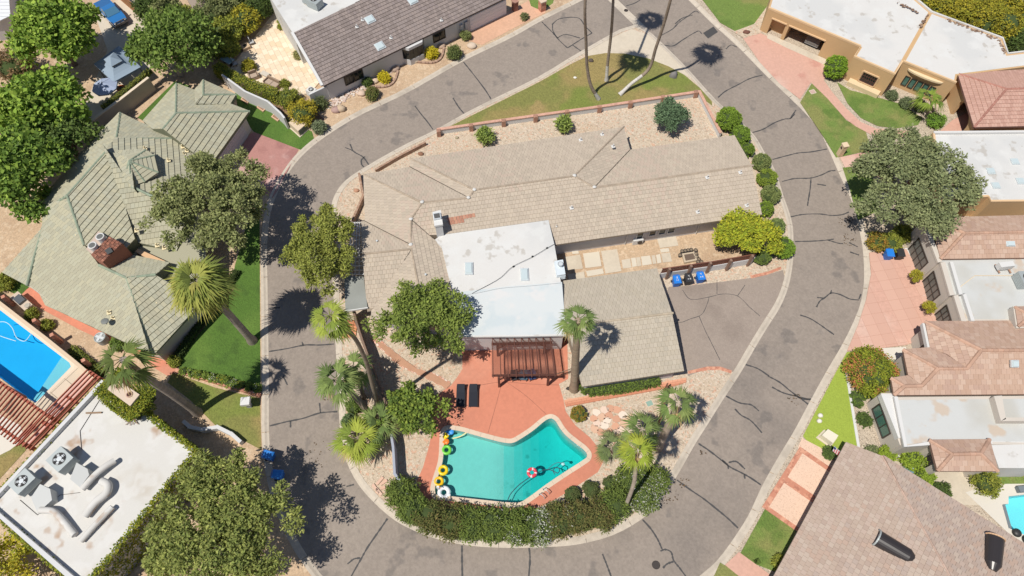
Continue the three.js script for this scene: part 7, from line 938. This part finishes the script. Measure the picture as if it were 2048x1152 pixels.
// flowering hedge along the south kerb
const RED = [[.09, .12, .03], [.16, .12, .045], [.13, .15, .04], [.07, .1, .025]], GRN = [[.1, .145, .03], [.15, .19, .04], [.13, .17, .035], [.075, .11, .025]];
[[803, 985, 1.25, 1.1, GRN, 0, 'green hedge shrub at the west end of the south hedge'], [826, 1016, 1.3, 1.2, GRN, 0, 'green hedge shrub second from the west end of the south hedge'], [862, 1036, 1.35, 1.2, RED, 0, 'reddish hedge shrub below the swan float'], [902, 1043, 1.35, 1.2, RED, 0, 'reddish hedge shrub below the shallow end of the pool'], [944, 1050, 1.35, 1.2, GRN, 0, 'green hedge shrub at the south edge of the pool deck'], [985, 1052, 1.35, 1.25, GRN, .05, 'green hedge shrub with first white flowers'], [1028, 1054, 1.4, 1.25, GRN, .2, 'white-flowering hedge shrub, wider of the middle pair'], [1072, 1054, 1.4, 1.25, GRN, .24, 'thickly white-flowering hedge shrub below the pool steps'], [1118, 1040, 1.35, 1.25, RED, .06, 'dark red-tinged hedge shrub east of the white flowers'], [1158, 1034, 1.35, 1.3, RED, 0, 'darkest hedge shrub below the clipped balls'], [1198, 1030, 1.3, 1.25, RED, 0, 'brownish hedge shrub left of the slender palm'], [1228, 1010, 1.25, 1.25, GRN, 0, 'green hedge shrub behind the slender palm base'], [1262, 960, 1.3, 1.3, GRN, .05, 'green hedge shrub under the slender palm crown'], [1288, 995, 1.25, 1.1, GRN, .16, 'white-flowering hedge shrub right of the slender palm'], [1312, 962, 1.15, 1.1, GRN, .14, 'white-flowering hedge shrub at the east end of the hedge']].forEach(([x, y, r, h, cols, w, label], i) => shrub('oleander_shrub', label, x, y, r, h, { n: 58, k: 75, cr: .42, hollow: .6, lump: .25, l: .2, w: .08, cols, seed: 500 + i, group: 'flowering hedge along the south kerb', bloom: w ? [w, [.62, .62, .55], 1] : null }));
shrub('bougainvillea', 'big round green shrub with orange blossom at the turf corner', 1742, 745, 2.25, 1.5, { n: 150, k: 70, cr: .4, hollow: .85, lump: .08, l: .17, w: .11, cols: [[.16, .2, .02], [.23, .25, .025], [.13, .17, .02], [.28, .26, .03]], bloom: [.28, [.6, .24, .1], 1], seed: 41 });
for (const [x, y, label] of [[1833, 552, 'yellow lollipop shrub between the first two garage doors'], [1859, 614, 'yellow lollipop shrub between the lower garage doors']]) { const g = thing('lollipop_shrub', label, 'shrub', 'lollipop shrubs at the cream garage'), c = at(x, y, 1.3), b = new B(), t = new B(); foliage(b, c, V(.5, .42, .5), { n: 45, k: 45, cr: .15, l: .11, w: .07, cols: YEL, seed: x, hollow: .7, low: -.9, lump: .05 }); t.cyl(V(c.x, LOT - .02, c.z), V(c.x, 1.2, c.z), .04, .03, 8); t.build('stem', BARK, g); stuff(b.build('crown', LEAF, g)); }
[[1710, 791, .42, 'small clipped ball nearest the turf border in the gravel strip'], [1727, 792, .36, 'small clipped ball in the middle of the gravel strip row'], [1741, 790, .36, 'small clipped ball nearest the cream wall'], [1716, 805, .5, 'largest of the four small balls in the gravel strip']].forEach(([x, y, r, label], i) => shrub('box_ball', label, x, y, r, r * .85, { ...BALL, n: 26, k: 45, cols: [[.1, .16, .03], [.13, .19, .035], [.08, .12, .025]], l: .09, w: .06, seed: 700 + i, group: 'small balls in the east gravel strip' }));
[[1729, 838, .5, 'loose small shrub below the green glass window', DARK], [1742, 905, .45, 'grey small shrub at the tip of the rosy roof', [[.15, .18, .08], [.19, .21, .1]]], [1774, 913, .75, 'bright green shrub at the courtyard entrance', [[.2, .28, .03], [.26, .33, .035]]], [1824, 920, .95, 'bright green shrub beside the white bench', [[.18, .26, .03], [.25, .32, .035]]], [1846, 954, .8, 'bright green shrub beside the fountain bowl', [[.17, .25, .03], [.24, .31, .035]]], [1884, 983, .6, 'low green shrub by the courtyard well', DARK], [1974, 965, 1.1, 'spiky yellow-green shrub at the porch corner', LIME], [639, 254, .7, 'grey-green shrub at the kerb by the yellow hedge', [[.14, .17, .09], [.18, .21, .12]]], [744, 187, .75, 'green round shrub next to the pale boulder', [[.1, .13, .035], [.14, .16, .04], [.2, .12, .06]]], [908, 106, .85, 'green round shrub near the paver driveway', [[.1, .13, .04], [.14, .165, .05]]], [768, 155, .62, 'bright yellow shrub in the west crescent bed', [[.42, .37, .02], [.5, .42, .025]]], [864, 106, .68, 'bright yellow shrub in the east crescent bed', [[.42, .37, .02], [.5, .42, .025]]], [606, 226, 1.55, 'big golden hedge shrub at the end of the white wall', [[.3, .26, .025], [.38, .31, .03], [.2, .2, .03]]], [577, 196, 1.2, 'green hedge shrub next to the golden one', LIME], [735, 165, .45, 'dark spiky plant by the house wall', DARK], [932, 72, .55, 'thin green shrub at the meter boxes', [[.16, .19, .06], [.2, .22, .08]]], [1783, 190, .55, 'grey-green shrub first from the window bench', [[.12, .15, .07], [.15, .18, .09]]], [1811, 206, .6, 'grey-green shrub below the narrow windows', [[.12, .15, .07], [.15, .18, .09]]], [1842, 212, .6, 'grey-green shrub beside the young palm', [[.12, .15, .07], [.15, .18, .09]]], [1872, 240, .9, 'bright green shrub beneath the young palm', [[.12, .22, .03], [.17, .28, .04]]], [64, 628, .5, 'lime shrub at the barbecue end of the patio wall', LIME], [94, 650, .45, 'lime shrub second along the patio wall', LIME], [349, 723, .4, 'small leafy plant at the lawn corner', LIME], [10, 565, .8, 'lime shrub at the west frame edge', LIME], [566, 50, .6, 'young shrub in the first patio planter', LIME], [598, 110, .5, 'flowering shrub in the middle patio planter', [[.2, .2, .08], [.3, .28, .1]]], [498, 132, .75, 'golden shrub at the shaded end of the patio', YEL], [569, 168, .45, 'small shrub beside the wicker sofa', LIME], [1049, 34, .35, 'small spiky plant on the pink pavers', [[.14, .15, .06], [.17, .18, .08]]], [1658, 906, .4, 'small spiky plant beside the brick band', DARK], [1560, 1128, .5, 'yellow-green plant at the rosy roof corner', LIME], [235, 688, .55, 'round green shrub at the condenser', [[.1, .16, .03], [.13, .19, .035]]]].forEach(([x, y, r, label, cols], i) => shrub('garden_shrub', label, x, y, r, r * .8, { n: Math.round(24 + 34 * r), k: 55, cr: .2 + r * .12, hollow: .6, lump: .25, l: .17, w: .08, cols, seed: 800 + i }));
shrub('agave', 'wide grey-green agave at the yard wall corner', 641, 206, .7, .5, { n: 30, k: 30, l: .5, w: .07, cr: .2, cols: [[.12, .15, .06], [.16, .18, .08]], droop: -.2, seed: 61 });
for (const [x, y, label] of [[971, 273, 'pale lime bush behind the western half of the boundary wall'], [1126, 250, 'pale lime bush behind the eastern half of the boundary wall']]) shrub('lime_bush', label, x, y, .85, .95, { n: 40, k: 40, l: .32, w: .12, cr: .3, droop: -.5, lump: .2, hollow: .4, cols: [[.2, .27, .06], [.3, .36, .09], [.14, .2, .04]], seed: x });
shrub('reddish_bush', 'reddish dry bush at the west frame edge between trees', 28, 130, 2.2, 1.5, { n: 60, k: 70, cr: .5, l: .2, w: .12, cols: [[.2, .12, .06], [.24, .17, .09], [.12, .12, .04]], seed: 62 });
[[300, 14, 1.9, DARK], [335, 22, 2.0, OAK], [372, 42, 1.6, LIME], [430, 30, 2.4, OAK], [455, 62, 2.0, LIME], [425, 88, 1.7, DARK], [490, 40, 1.9, YEL], [515, 12, 1.9, DARK], [470, 5, 2.2, OAK], [452, 95, 1.4, LIME]].forEach(([x, y, r, cols], i) => shrub('hedge_tree', ['mixed green hedge bush behind the wooden fence end', 'grey-green hedge bush beside the brown outbuilding', 'lime hedge bush above the loose leafy tree', 'olive hedge bush next to the paved clearing', 'lime hedge bush left of the patio chairs', 'dark hedge bush shading the patio corner', 'golden hedge bush at the top of the patio', 'dark hedge bush against the white flat roof', 'olive hedge bush at the top frame edge', 'small lime hedge bush by the glass table'][i], x, y, r, r * .85, { n: Math.round(38 * r), k: 75, cr: .5, hollow: .65, lump: .25, l: .22, w: .13, cols, seed: 900 + i, group: 'mixed hedge north-west' }));
[[1850, 4, 1.9], [1885, 18, 2.1], [1925, 30, 2.2], [1965, 42, 2.3], [2008, 52, 2.2], [2042, 40, 2.3], [1960, 2, 2.3], [2010, 8, 2.4], [1905, -10, 2.0], [2040, 82, 1.6]].forEach(([x, y, r], i) => shrub('hedge_tree', ['yellow-green hedge bush at the north end behind the white roof', 'yellow-green hedge bush second behind the white roof', 'yellow-green hedge bush third behind the white roof', 'yellow-green hedge bush fourth behind the white roof', 'yellow-green hedge bush at the bend of the white parapet', 'yellow-green hedge bush at the east frame edge', 'upper golden hedge bush behind the row', 'upper golden hedge bush in the north-east corner', 'golden hedge bush cut by the top frame edge', 'small dark hedge bush below the parapet bend'][i], x, y, r, r * .8, { n: Math.round(38 * r), k: 75, cr: .5, hollow: .65, lump: .25, l: .22, w: .14, cols: i === 9 ? DARK : YEL.map((c) => mulc(c, .92)), seed: 950 + i, group: 'yellow-green hedge north-east' }));
[[1755, 483, 1.0, [[.3, .15, .03], [.2, .2, .03], [.16, .2, .03]]], [1780, 485, 1.0, LIME], [1806, 468, .9, LIME]].forEach(([x, y, r, cols], i) => shrub('hedge_shrub', ['orange-tinged hedge shrub above the blue bin', 'green hedge shrub above the black bin', 'lime hedge shrub at the cream wall under the oak'][i], x, y, r, r * .8, { n: 40, k: 65, cr: .3, hollow: .7, lump: .2, l: .15, w: .1, cols, seed: 980 + i }));
// --- trimmed hedges
function hedge(name, label, px, w, h, cols, o = {}) {
  const g = thing(name, label, 'hedge'), L = ats(px, LOT), b = new B(), core = new B(), r = rng(px[0][0] * 3 + 1), y0 = o.y0 ?? LOT;
  for (let i = 0; i + 1 < L.length; i++) { core.bar(L[i].clone().setY(y0 + h * .44), L[i + 1].clone().setY(y0 + h * .44), w * .72 - i * .003, h * .88); const len = L[i].distanceTo(L[i + 1]), n = Math.round(len * (w + 2 * h) * (o.d ?? 190)), d = L[i + 1].clone().sub(L[i]).setY(0).normalize(), s = V(-d.z, 0, d.x);
    for (let k = 0; k < n; k++) { const t = r() * len, f = r() * (w + 2 * h); let q, nn; if (f < w) { q = L[i].clone().addScaledVector(d, t).addScaledVector(s, f - w / 2).setY(y0 + h + (r() - .6) * .1); nn = V(0, 1, 0); } else { const e = f - w, sg = e < h ? 1 : -1, yy = (e % h); q = L[i].clone().addScaledVector(d, t).addScaledVector(s, sg * (w / 2 + (r() - .6) * .08)).setY(y0 + yy); nn = s.clone().multiplyScalar(sg); } const u = rdir(r).addScaledVector(nn, .4).normalize(), m = nn.clone().add(rdir(r).multiplyScalar(.7)); m.addScaledVector(u, -m.dot(u)); if (m.lengthSq() < .02) continue; m.normalize(); b.leaf(q, u, m, (o.l ?? .14) * (.7 + .6 * r()), (o.lw ?? .09), mulc(cols[Math.floor(r() * cols.length)], 1.05 + .7 * r())); } }
  core.build('stems', std([.035, .05, .015], 1), g); stuff(b.build('foliage', LEAF, g)); return g;
}
hedge('trimmed_hedge', 'low trimmed hedge along the south wall of the garage', [[1160, 772], [1176, 786], [1245, 780], [1318, 765]], .75, .6, [[.1, .15, .03], [.14, .2, .035], [.12, .17, .03]]);
hedge('trimmed_hedge', 'dark low hedge between the green-roofed house and west lawn', [[476, 545], [440, 600], [400, 655], [358, 716]], .5, .6, [[.04, .065, .018], [.06, .09, .022]]);
hedge('wall_hedge', 'ragged hedge growing over the white vine wall', [[440, 148], [478, 172], [520, 190], [562, 205]], 1.0, 1.5, [[.14, .18, .03], [.2, .22, .03], [.28, .27, .03]], { l: .18 });
hedge('ivy_hedge', 'ivy strip on top of the grey block wall', [[222, 240], [260, 212], [316, 165]], .5, .5, [[.12, .15, .03], [.2, .2, .035]], { y0: 1.6 });
hedge('patio_hedge', 'thin leafy strip by the shallow shelf of the west pool', [[146, 700], [180, 728], [208, 752]], .7, .5, [[.12, .15, .03], [.18, .2, .035]]);
// flowers along the brick planter wall
{ const r = rng(55); for (let i = 0; i < 11; i++) { const t = i / 10; shrub('bedding_plant', ['leafy', 'white-flowered', 'yellow-flowered'][i % 3] + ' bedding plant ' + ['at the path end', 'near the path end', 'third along', 'fourth along', 'left of the middle', 'in the middle', 'right of the middle', 'eighth along', 'ninth along', 'near the road end', 'at the road end'][i] + ' of the brick planter wall', lerp(368, 512, t), lerp(743, 777, t) + (r() - .5) * 3, .36 + r() * .12, .3, { n: 14, k: 36, cr: .16, l: .13, w: .08, cols: [[.13, .19, .03], [.2, .26, .05]], bloom: i % 3 ? [.2, i % 3 > 1 ? [.6, .45, .04] : [.7, .68, .62]] : null, seed: 1100 + i, group: 'bedding plants along the brick planter wall' }); } }
// ivy on the flat-roofed house
{ const g = thing('wall_ivy', 'green ivy covering the walls and chimney of the south-west flat-roofed house', 'ivy'), b = new B(), r = rng(77), Q = IVY.Q, H = IVY.H, cols = [[.16, .2, .02], [.22, .24, .025], [.1, .14, .02], [.28, .27, .03]];
  const face = (A, C, y0, y1, dens, out) => { const len = A.distanceTo(C), d = C.clone().sub(A).setY(0).normalize(), s = V(-d.z, 0, d.x); if (s.dot(out) < 0) s.negate(); for (let k = 0; k < len * (y1 - y0) * dens; k++) { const q = A.clone().addScaledVector(d, r() * len).addScaledVector(s, .03 + r() * .16).setY(lerp(y0, y1, r())), u = rdir(r), n = s.clone().add(rdir(r).multiplyScalar(.7)); u.y -= .3; u.normalize(); n.addScaledVector(u, -n.dot(u)).normalize(); b.leaf(q, u, n, .17 * (.7 + .6 * r()), .14, mulc(cols[Math.floor(r() * 4)], 1.0 + .6 * r())); } };
  const top = (A, C, w, y, dens) => { const len = A.distanceTo(C), d = C.clone().sub(A).setY(0).normalize(), s = V(-d.z, 0, d.x); for (let k = 0; k < len * w * dens; k++) { const q = A.clone().addScaledVector(d, r() * len).addScaledVector(s, (r() - .5) * w).setY(y + r() * .14), u = rdir(r), n = V(0, 1, 0).add(rdir(r).multiplyScalar(.6)); n.addScaledVector(u, -n.dot(u)).normalize(); b.leaf(q, u, n, .17 * (.7 + .6 * r()), .13, mulc(cols[Math.floor(r() * 4)], 1.0 + .6 * r())); } };
  const cen = Q[0].clone().lerp(Q[2], .5); for (const [i, j] of [[0, 1], [1, 2], [2, 3], [3, 0]]) { const out = Q[i].clone().lerp(Q[j], .5).sub(cen); face(Q[i], Q[j], .1, H, 90, out); top(Q[i], Q[j], .5, H, 170); }
  const c = IVY.cq, cc = c[0].clone().lerp(c[2], .5); for (let i = 0; i < 4; i++) { const o = c[i].clone().lerp(c[(i + 1) % 4], .5).sub(cc); face(c[i].clone().addScaledVector(o.clone().normalize(), .1), c[(i + 1) % 4].clone().addScaledVector(o.clone().normalize(), .1), H - .2, 5.25, 170, o); const e = o.clone().setY(0).normalize().multiplyScalar(.42); { const dd = c[(i + 1) % 4].clone().sub(c[i]).setY(0).normalize().multiplyScalar(.75); top(c[i].clone().add(e).sub(dd), c[(i + 1) % 4].clone().add(e).add(dd), 1.0, 4.98, 300); } face(c[i].clone().addScaledVector(e, 1.9), c[(i + 1) % 4].clone().addScaledVector(e, 1.9), H - .2, 5.0, 150, o); } { const k = new B(); k.prism(inset(c, -.5).map((p) => V(p.x, 4.95, p.z)), H - .1); k.build('stems', std([.05, .07, .018], 1), g); } stuff(b.build('foliage', LEAF, g)); const st = new B(); for (let i = 0; i < 4; i++) { const p = Q[i].clone().lerp(Q[(i + 1) % 4], .3), o = p.clone().sub(cen).setY(0).normalize(); st.tube([p.clone().addScaledVector(o, .08).setY(LOT - .05), p.clone().addScaledVector(o, .06).setY(2), p.clone().addScaledVector(o, .05).setY(3.8)], .035, 5); } st.build('stem', BARK, g); }
// --- fan palms
function fanPalm(label, path, L, nf, o = {}) {
  const g = thing('fan_palm', label, 'palm tree', o.group), pts = path.map((p) => p.isVector3 ? p : at(p[0], p[1], Math.max(p[2], LOT))), cv = smooth(pts, 8), r = rng(o.seed || 1), t = new B(), n = cv.length, r0 = (o.r0 ?? .22) * .86, r1 = (o.r1 ?? .15) * .86, F = [], RR = [], cols = [];
  for (let i = 0; i < (n - 1) * 3; i++) { const k = i / ((n - 1) * 3), q = cv[Math.floor(i / 3)].clone().lerp(cv[Math.min(n - 1, Math.floor(i / 3) + 1)], (i % 3) / 3); F.push(q); RR.push(lerp(r0, r1, Math.pow(k, .6)) * (1 + (i % 2 ? .045 : -.045)) * (k < .06 ? 1.35 - k * 5 : 1)); cols.push(mulc(o.tc || [.27, .215, .165], .82 + .36 * r())); }
  if (o.white) { const last = o.white; for (let i = 0; i < F.length; i++) if (F[i].y < last) cols[i] = mulc([.55, .52, .48], .85 + .3 * r()); }
  t.tube(F, RR, 12, cols); t.build('trunk', vcol(.95), g);
  nf = Math.round(nf * (o.full ?? .62)); L *= 1.14; const c = cv[n - 1], crown = part(g, 'crown'), fc = o.cols || [[.13, .19, .055], [.18, .23, .07], [.22, .26, .085], [.1, .14, .045]];
  for (let i = 0; i < nf; i++) {
    const a = i * 2.39996 + r() * .5, k = (i + .5) / nf, el = lerp(o.e1 ?? 58, o.e0 ?? -38, Math.pow(k, .8)) * R + (r() - .5) * .35, d = V(Math.cos(a) * Math.cos(el), Math.sin(el), Math.sin(a) * Math.cos(el)), pl = L * (.3 + .22 * r()) * lerp(.2, 1, Math.min(1, k * 1.7)), b = new B(), dead = k > (o.dead ?? .92), base = dead ? [.4, .3, .15] : mixc(fc[Math.floor(r() * fc.length)], fc[0], .35);
    const droop = V(0, -1, 0), p0 = c.clone().addScaledVector(d, r1 * .8), p1 = p0.clone().addScaledVector(d, pl * .6).addScaledVector(droop, pl * .03), p2 = p0.clone().addScaledVector(d, pl).addScaledVector(droop, pl * .1);
    b.tube([p0, p1, p2], [.035, .025, .02], 5, mulc(base, 1.15)); const ax = p2.clone().sub(p1).normalize(); let side = ax.clone().cross(V(0, 1, 0)); if (side.lengthSq() < .01) side = V(1, 0, 0); side.normalize(); const nrm = side.clone().cross(ax).normalize(), nb = 15, bl = L * (.6 + .18 * r());
    for (let j = 0; j < nb; j++) { const th = lerp(-1.3, 1.3, (j + .5) / nb) + (r() - .5) * .09, ld = ax.clone().multiplyScalar(Math.cos(th)).addScaledVector(side, Math.sin(th)).addScaledVector(nrm, -.12 * Math.abs(Math.sin(th)) + (r() - .5) * .12).normalize(), len = bl * (.62 + .38 * Math.cos(th)) * (.82 + .36 * r()), w = L * .058, ws = ld.clone().cross(nrm).normalize().multiplyScalar(w / 2), m = p2.clone().addScaledVector(ld, len * .42).addScaledVector(droop, len * .03), e = p2.clone().addScaledVector(ld, len * .9).addScaledVector(droop, len * (.16 + .34 * r())), cl = mulc(base, 1.05 + .55 * r());
      b.quad(p2.clone().addScaledVector(ws, .3), m.clone().add(ws), m.clone().sub(ws), p2.clone().addScaledVector(ws, -.3), cl); b.tri(m.clone().add(ws), e, m.clone().sub(ws), null, cl); }
    b.build('frond', LEAF, crown);
  }
  return g;
}
const sh = (px, py, h) => at(px, py, 0).addScaledVector(SUN, h / SUN.y);   // a crown found from the shadow that it throws
const north = 'three tall palms on the island lawn';
fanPalm('tall curved palm with its base nearest the boundary wall', [[1197, 198, 0], [1182, 172, 2.0], [1175, 140, 4.2], [1172, 80, 8.5], [1170, 10, 13.4], sh(1272, 121, 20)], 1.75, 30, { r0: .24, r1: .15, seed: 21, group: north, white: 1.0 });
fanPalm('straight tall palm in the middle of the island lawn', [[1213, 161, 0], [1215, 130, 2.2], [1222, 70, 6.4], [1226, 10, 10.4], sh(1304, 39, 19)], 1.75, 30, { r0: .23, r1: .15, seed: 22, group: north, white: 2.2 });
fanPalm('tall palm leaning towards the east road', [[1239, 190, 0], [1262, 168, .9], [1296, 140, 2.2], [1312, 95, 5.4], [1330, 40, 9.4], [1341, 0, 12.2], sh(1420, 106, 20)], 1.8, 30, { r0: .25, r1: .16, seed: 23, group: north, white: 1.6 });
fanPalm('stout palm with yellow-green crown on the west front lawn', [[505, 682, 0], [470, 642, 4.0], [425, 592, 8.6], [392, 560, 11.4]], 2.3, 60, { r0: .42, r1: .3, seed: 24, e0: -62, nb: 20, tc: [.32, .27, .22], cols: [[.2, .23, .05], [.3, .3, .07], [.38, .34, .09], [.15, .19, .045]], dead: .97, full: 1 });
fanPalm('leaning palm over the terracotta patio with dark thin crown', [[396, 826, 0], [340, 786, 5.2], [285, 750, 10.2], [245, 718, 13.4]], 1.9, 20, { r0: .4, r1: .3, seed: 25, tc: [.3, .25, .21], cols: [[.09, .13, .035], [.14, .18, .045], [.12, .15, .04]], e0: -55 });
fanPalm('very tall thin palm leaning over the west road', [[757, 816, 0], [746, 774, 4.6], [728, 712, 10.4], [700, 664, 15], [660, 632, 18]], 1.45, 22, { r0: .23, r1: .16, seed: 26, tc: [.2, .16, .12], cols: [[.2, .26, .04], [.28, .32, .06], [.15, .2, .04]], e0: -60 });
fanPalm('mid-height palm with tufted crown beside the west kerb', [[744, 836, 0], [722, 806, 2.4], [692, 776, 4.8], [672, 758, 6.4]], 1.85, 24, { r0: .34, r1: .26, seed: 27, tc: [.28, .22, .17] });
fanPalm('palm crown among the trunks beside the privacy wall', [[728, 795, 0], [716, 760, 2.6], [706, 735, 4.4]], 1.6, 20, { r0: .22, r1: .18, seed: 28 });
fanPalm('low bright palm spreading over the west kerb', [[742, 900, 0], [728, 888, 1.3], [714, 876, 2.6]], 1.9, 24, { r0: .3, r1: .26, seed: 29, cols: [[.2, .26, .04], [.28, .32, .05], [.33, .36, .06], [.15, .2, .04]], e0: -20 });
fanPalm('low palm at the end of the grey-blue wall', [[770, 870, 0], [764, 856, 1.3], [760, 846, 2.4]], 1.7, 22, { r0: .26, r1: .22, seed: 30, e0: -15 });
fanPalm('palm with straight thick trunk at the garage corner', [[1148, 778, 0], [1150, 740, 3.6], [1152, 700, 7.2], [1155, 655, 10.8], [1156, 640, 11.8]], 1.35, 24, { r0: .42, r1: .3, seed: 31, tc: [.31, .24, .17] });
fanPalm('slender palm rising out of the south-east hedge', [[1249, 1018, 0], [1268, 965, 6.5], [1272, 925, 10.5], [1276, 900, 13]], 1.25, 20, { r0: .19, r1: .15, seed: 32, tc: [.42, .36, .29], cols: [[.16, .23, .03], [.26, .31, .04], [.33, .34, .05]], e0: -50 });
fanPalm('palm leaning over the gravel beside the dark gate', [[1316, 895, 0], [1332, 862, 3.6], [1348, 828, 7.4], [1356, 806, 9.8]], 1.5, 20, { r0: .4, r1: .28, seed: 33, tc: [.4, .32, .25] });
fanPalm('low palm with wide fans between flagstones and gate', [[1296, 905, 0], [1290, 885, 2.2], [1284, 858, 4.8]], 1.55, 20, { r0: .3, r1: .24, seed: 34, tc: [.38, .31, .25] });
fanPalm('dwarf palm on the gravel at the east tip of the pool', [[1232, 912, 0], [1228, 905, .8], [1222, 895, 1.7]], 1.35, 18, { r0: .24, r1: .2, seed: 35, e0: -10, cols: [[.14, .18, .07], [.19, .22, .09], [.11, .15, .05]] });
fanPalm('young feathery palm in front of the tan porch', [[1868, 236, 0], [1864, 215, 1.6], [1860, 196, 3.0]], 1.6, 18, { r0: .12, r1: .1, seed: 36, e0: -20, cols: [[.13, .2, .03], [.2, .26, .04]] });

// fallen palm fruit and leaf litter on the asphalt and the gravel
{ const r = rng(321), b = new B(); for (const [x, y, w, h, n] of [[1335, 990, 24, 18, 42], [1365, 965, 16, 10, 26], [1405, 905, 8, 5, 10], [655, 795, 10, 6, 14], [1690, 440, 16, 12, 40], [1700, 478, 14, 14, 40], [905, 845, 22, 14, 34], [640, 905, 24, 30, 26], [870, 700, 40, 22, 46], [1440, 100, 20, 20, 12], [1590, 800, 16, 12, 24]]) for (let i = 0; i < n; i++) { const a = r() * 6.2832, k = Math.sqrt(r()), c = at(x + Math.cos(a) * k * w, y + Math.sin(a) * k * h, 0), q = .025 + r() * .055; b.blob(V(c.x, (x > 860 && x < 920) || (x > 830 && x < 910) ? LOT + .02 : .012, c.z), q, q * .4, q * .8, 6, 0, 1, mixc([.05, .04, .032], [.16, .1, .05], r())); } const o = b.build('leaf_litter', vcol(.95)); o.userData = { kind: 'stuff', label: 'dark fallen fruit and leaf litter on road and deck', category: 'litter' }; }
settle();
renderer.render(scene, camera);
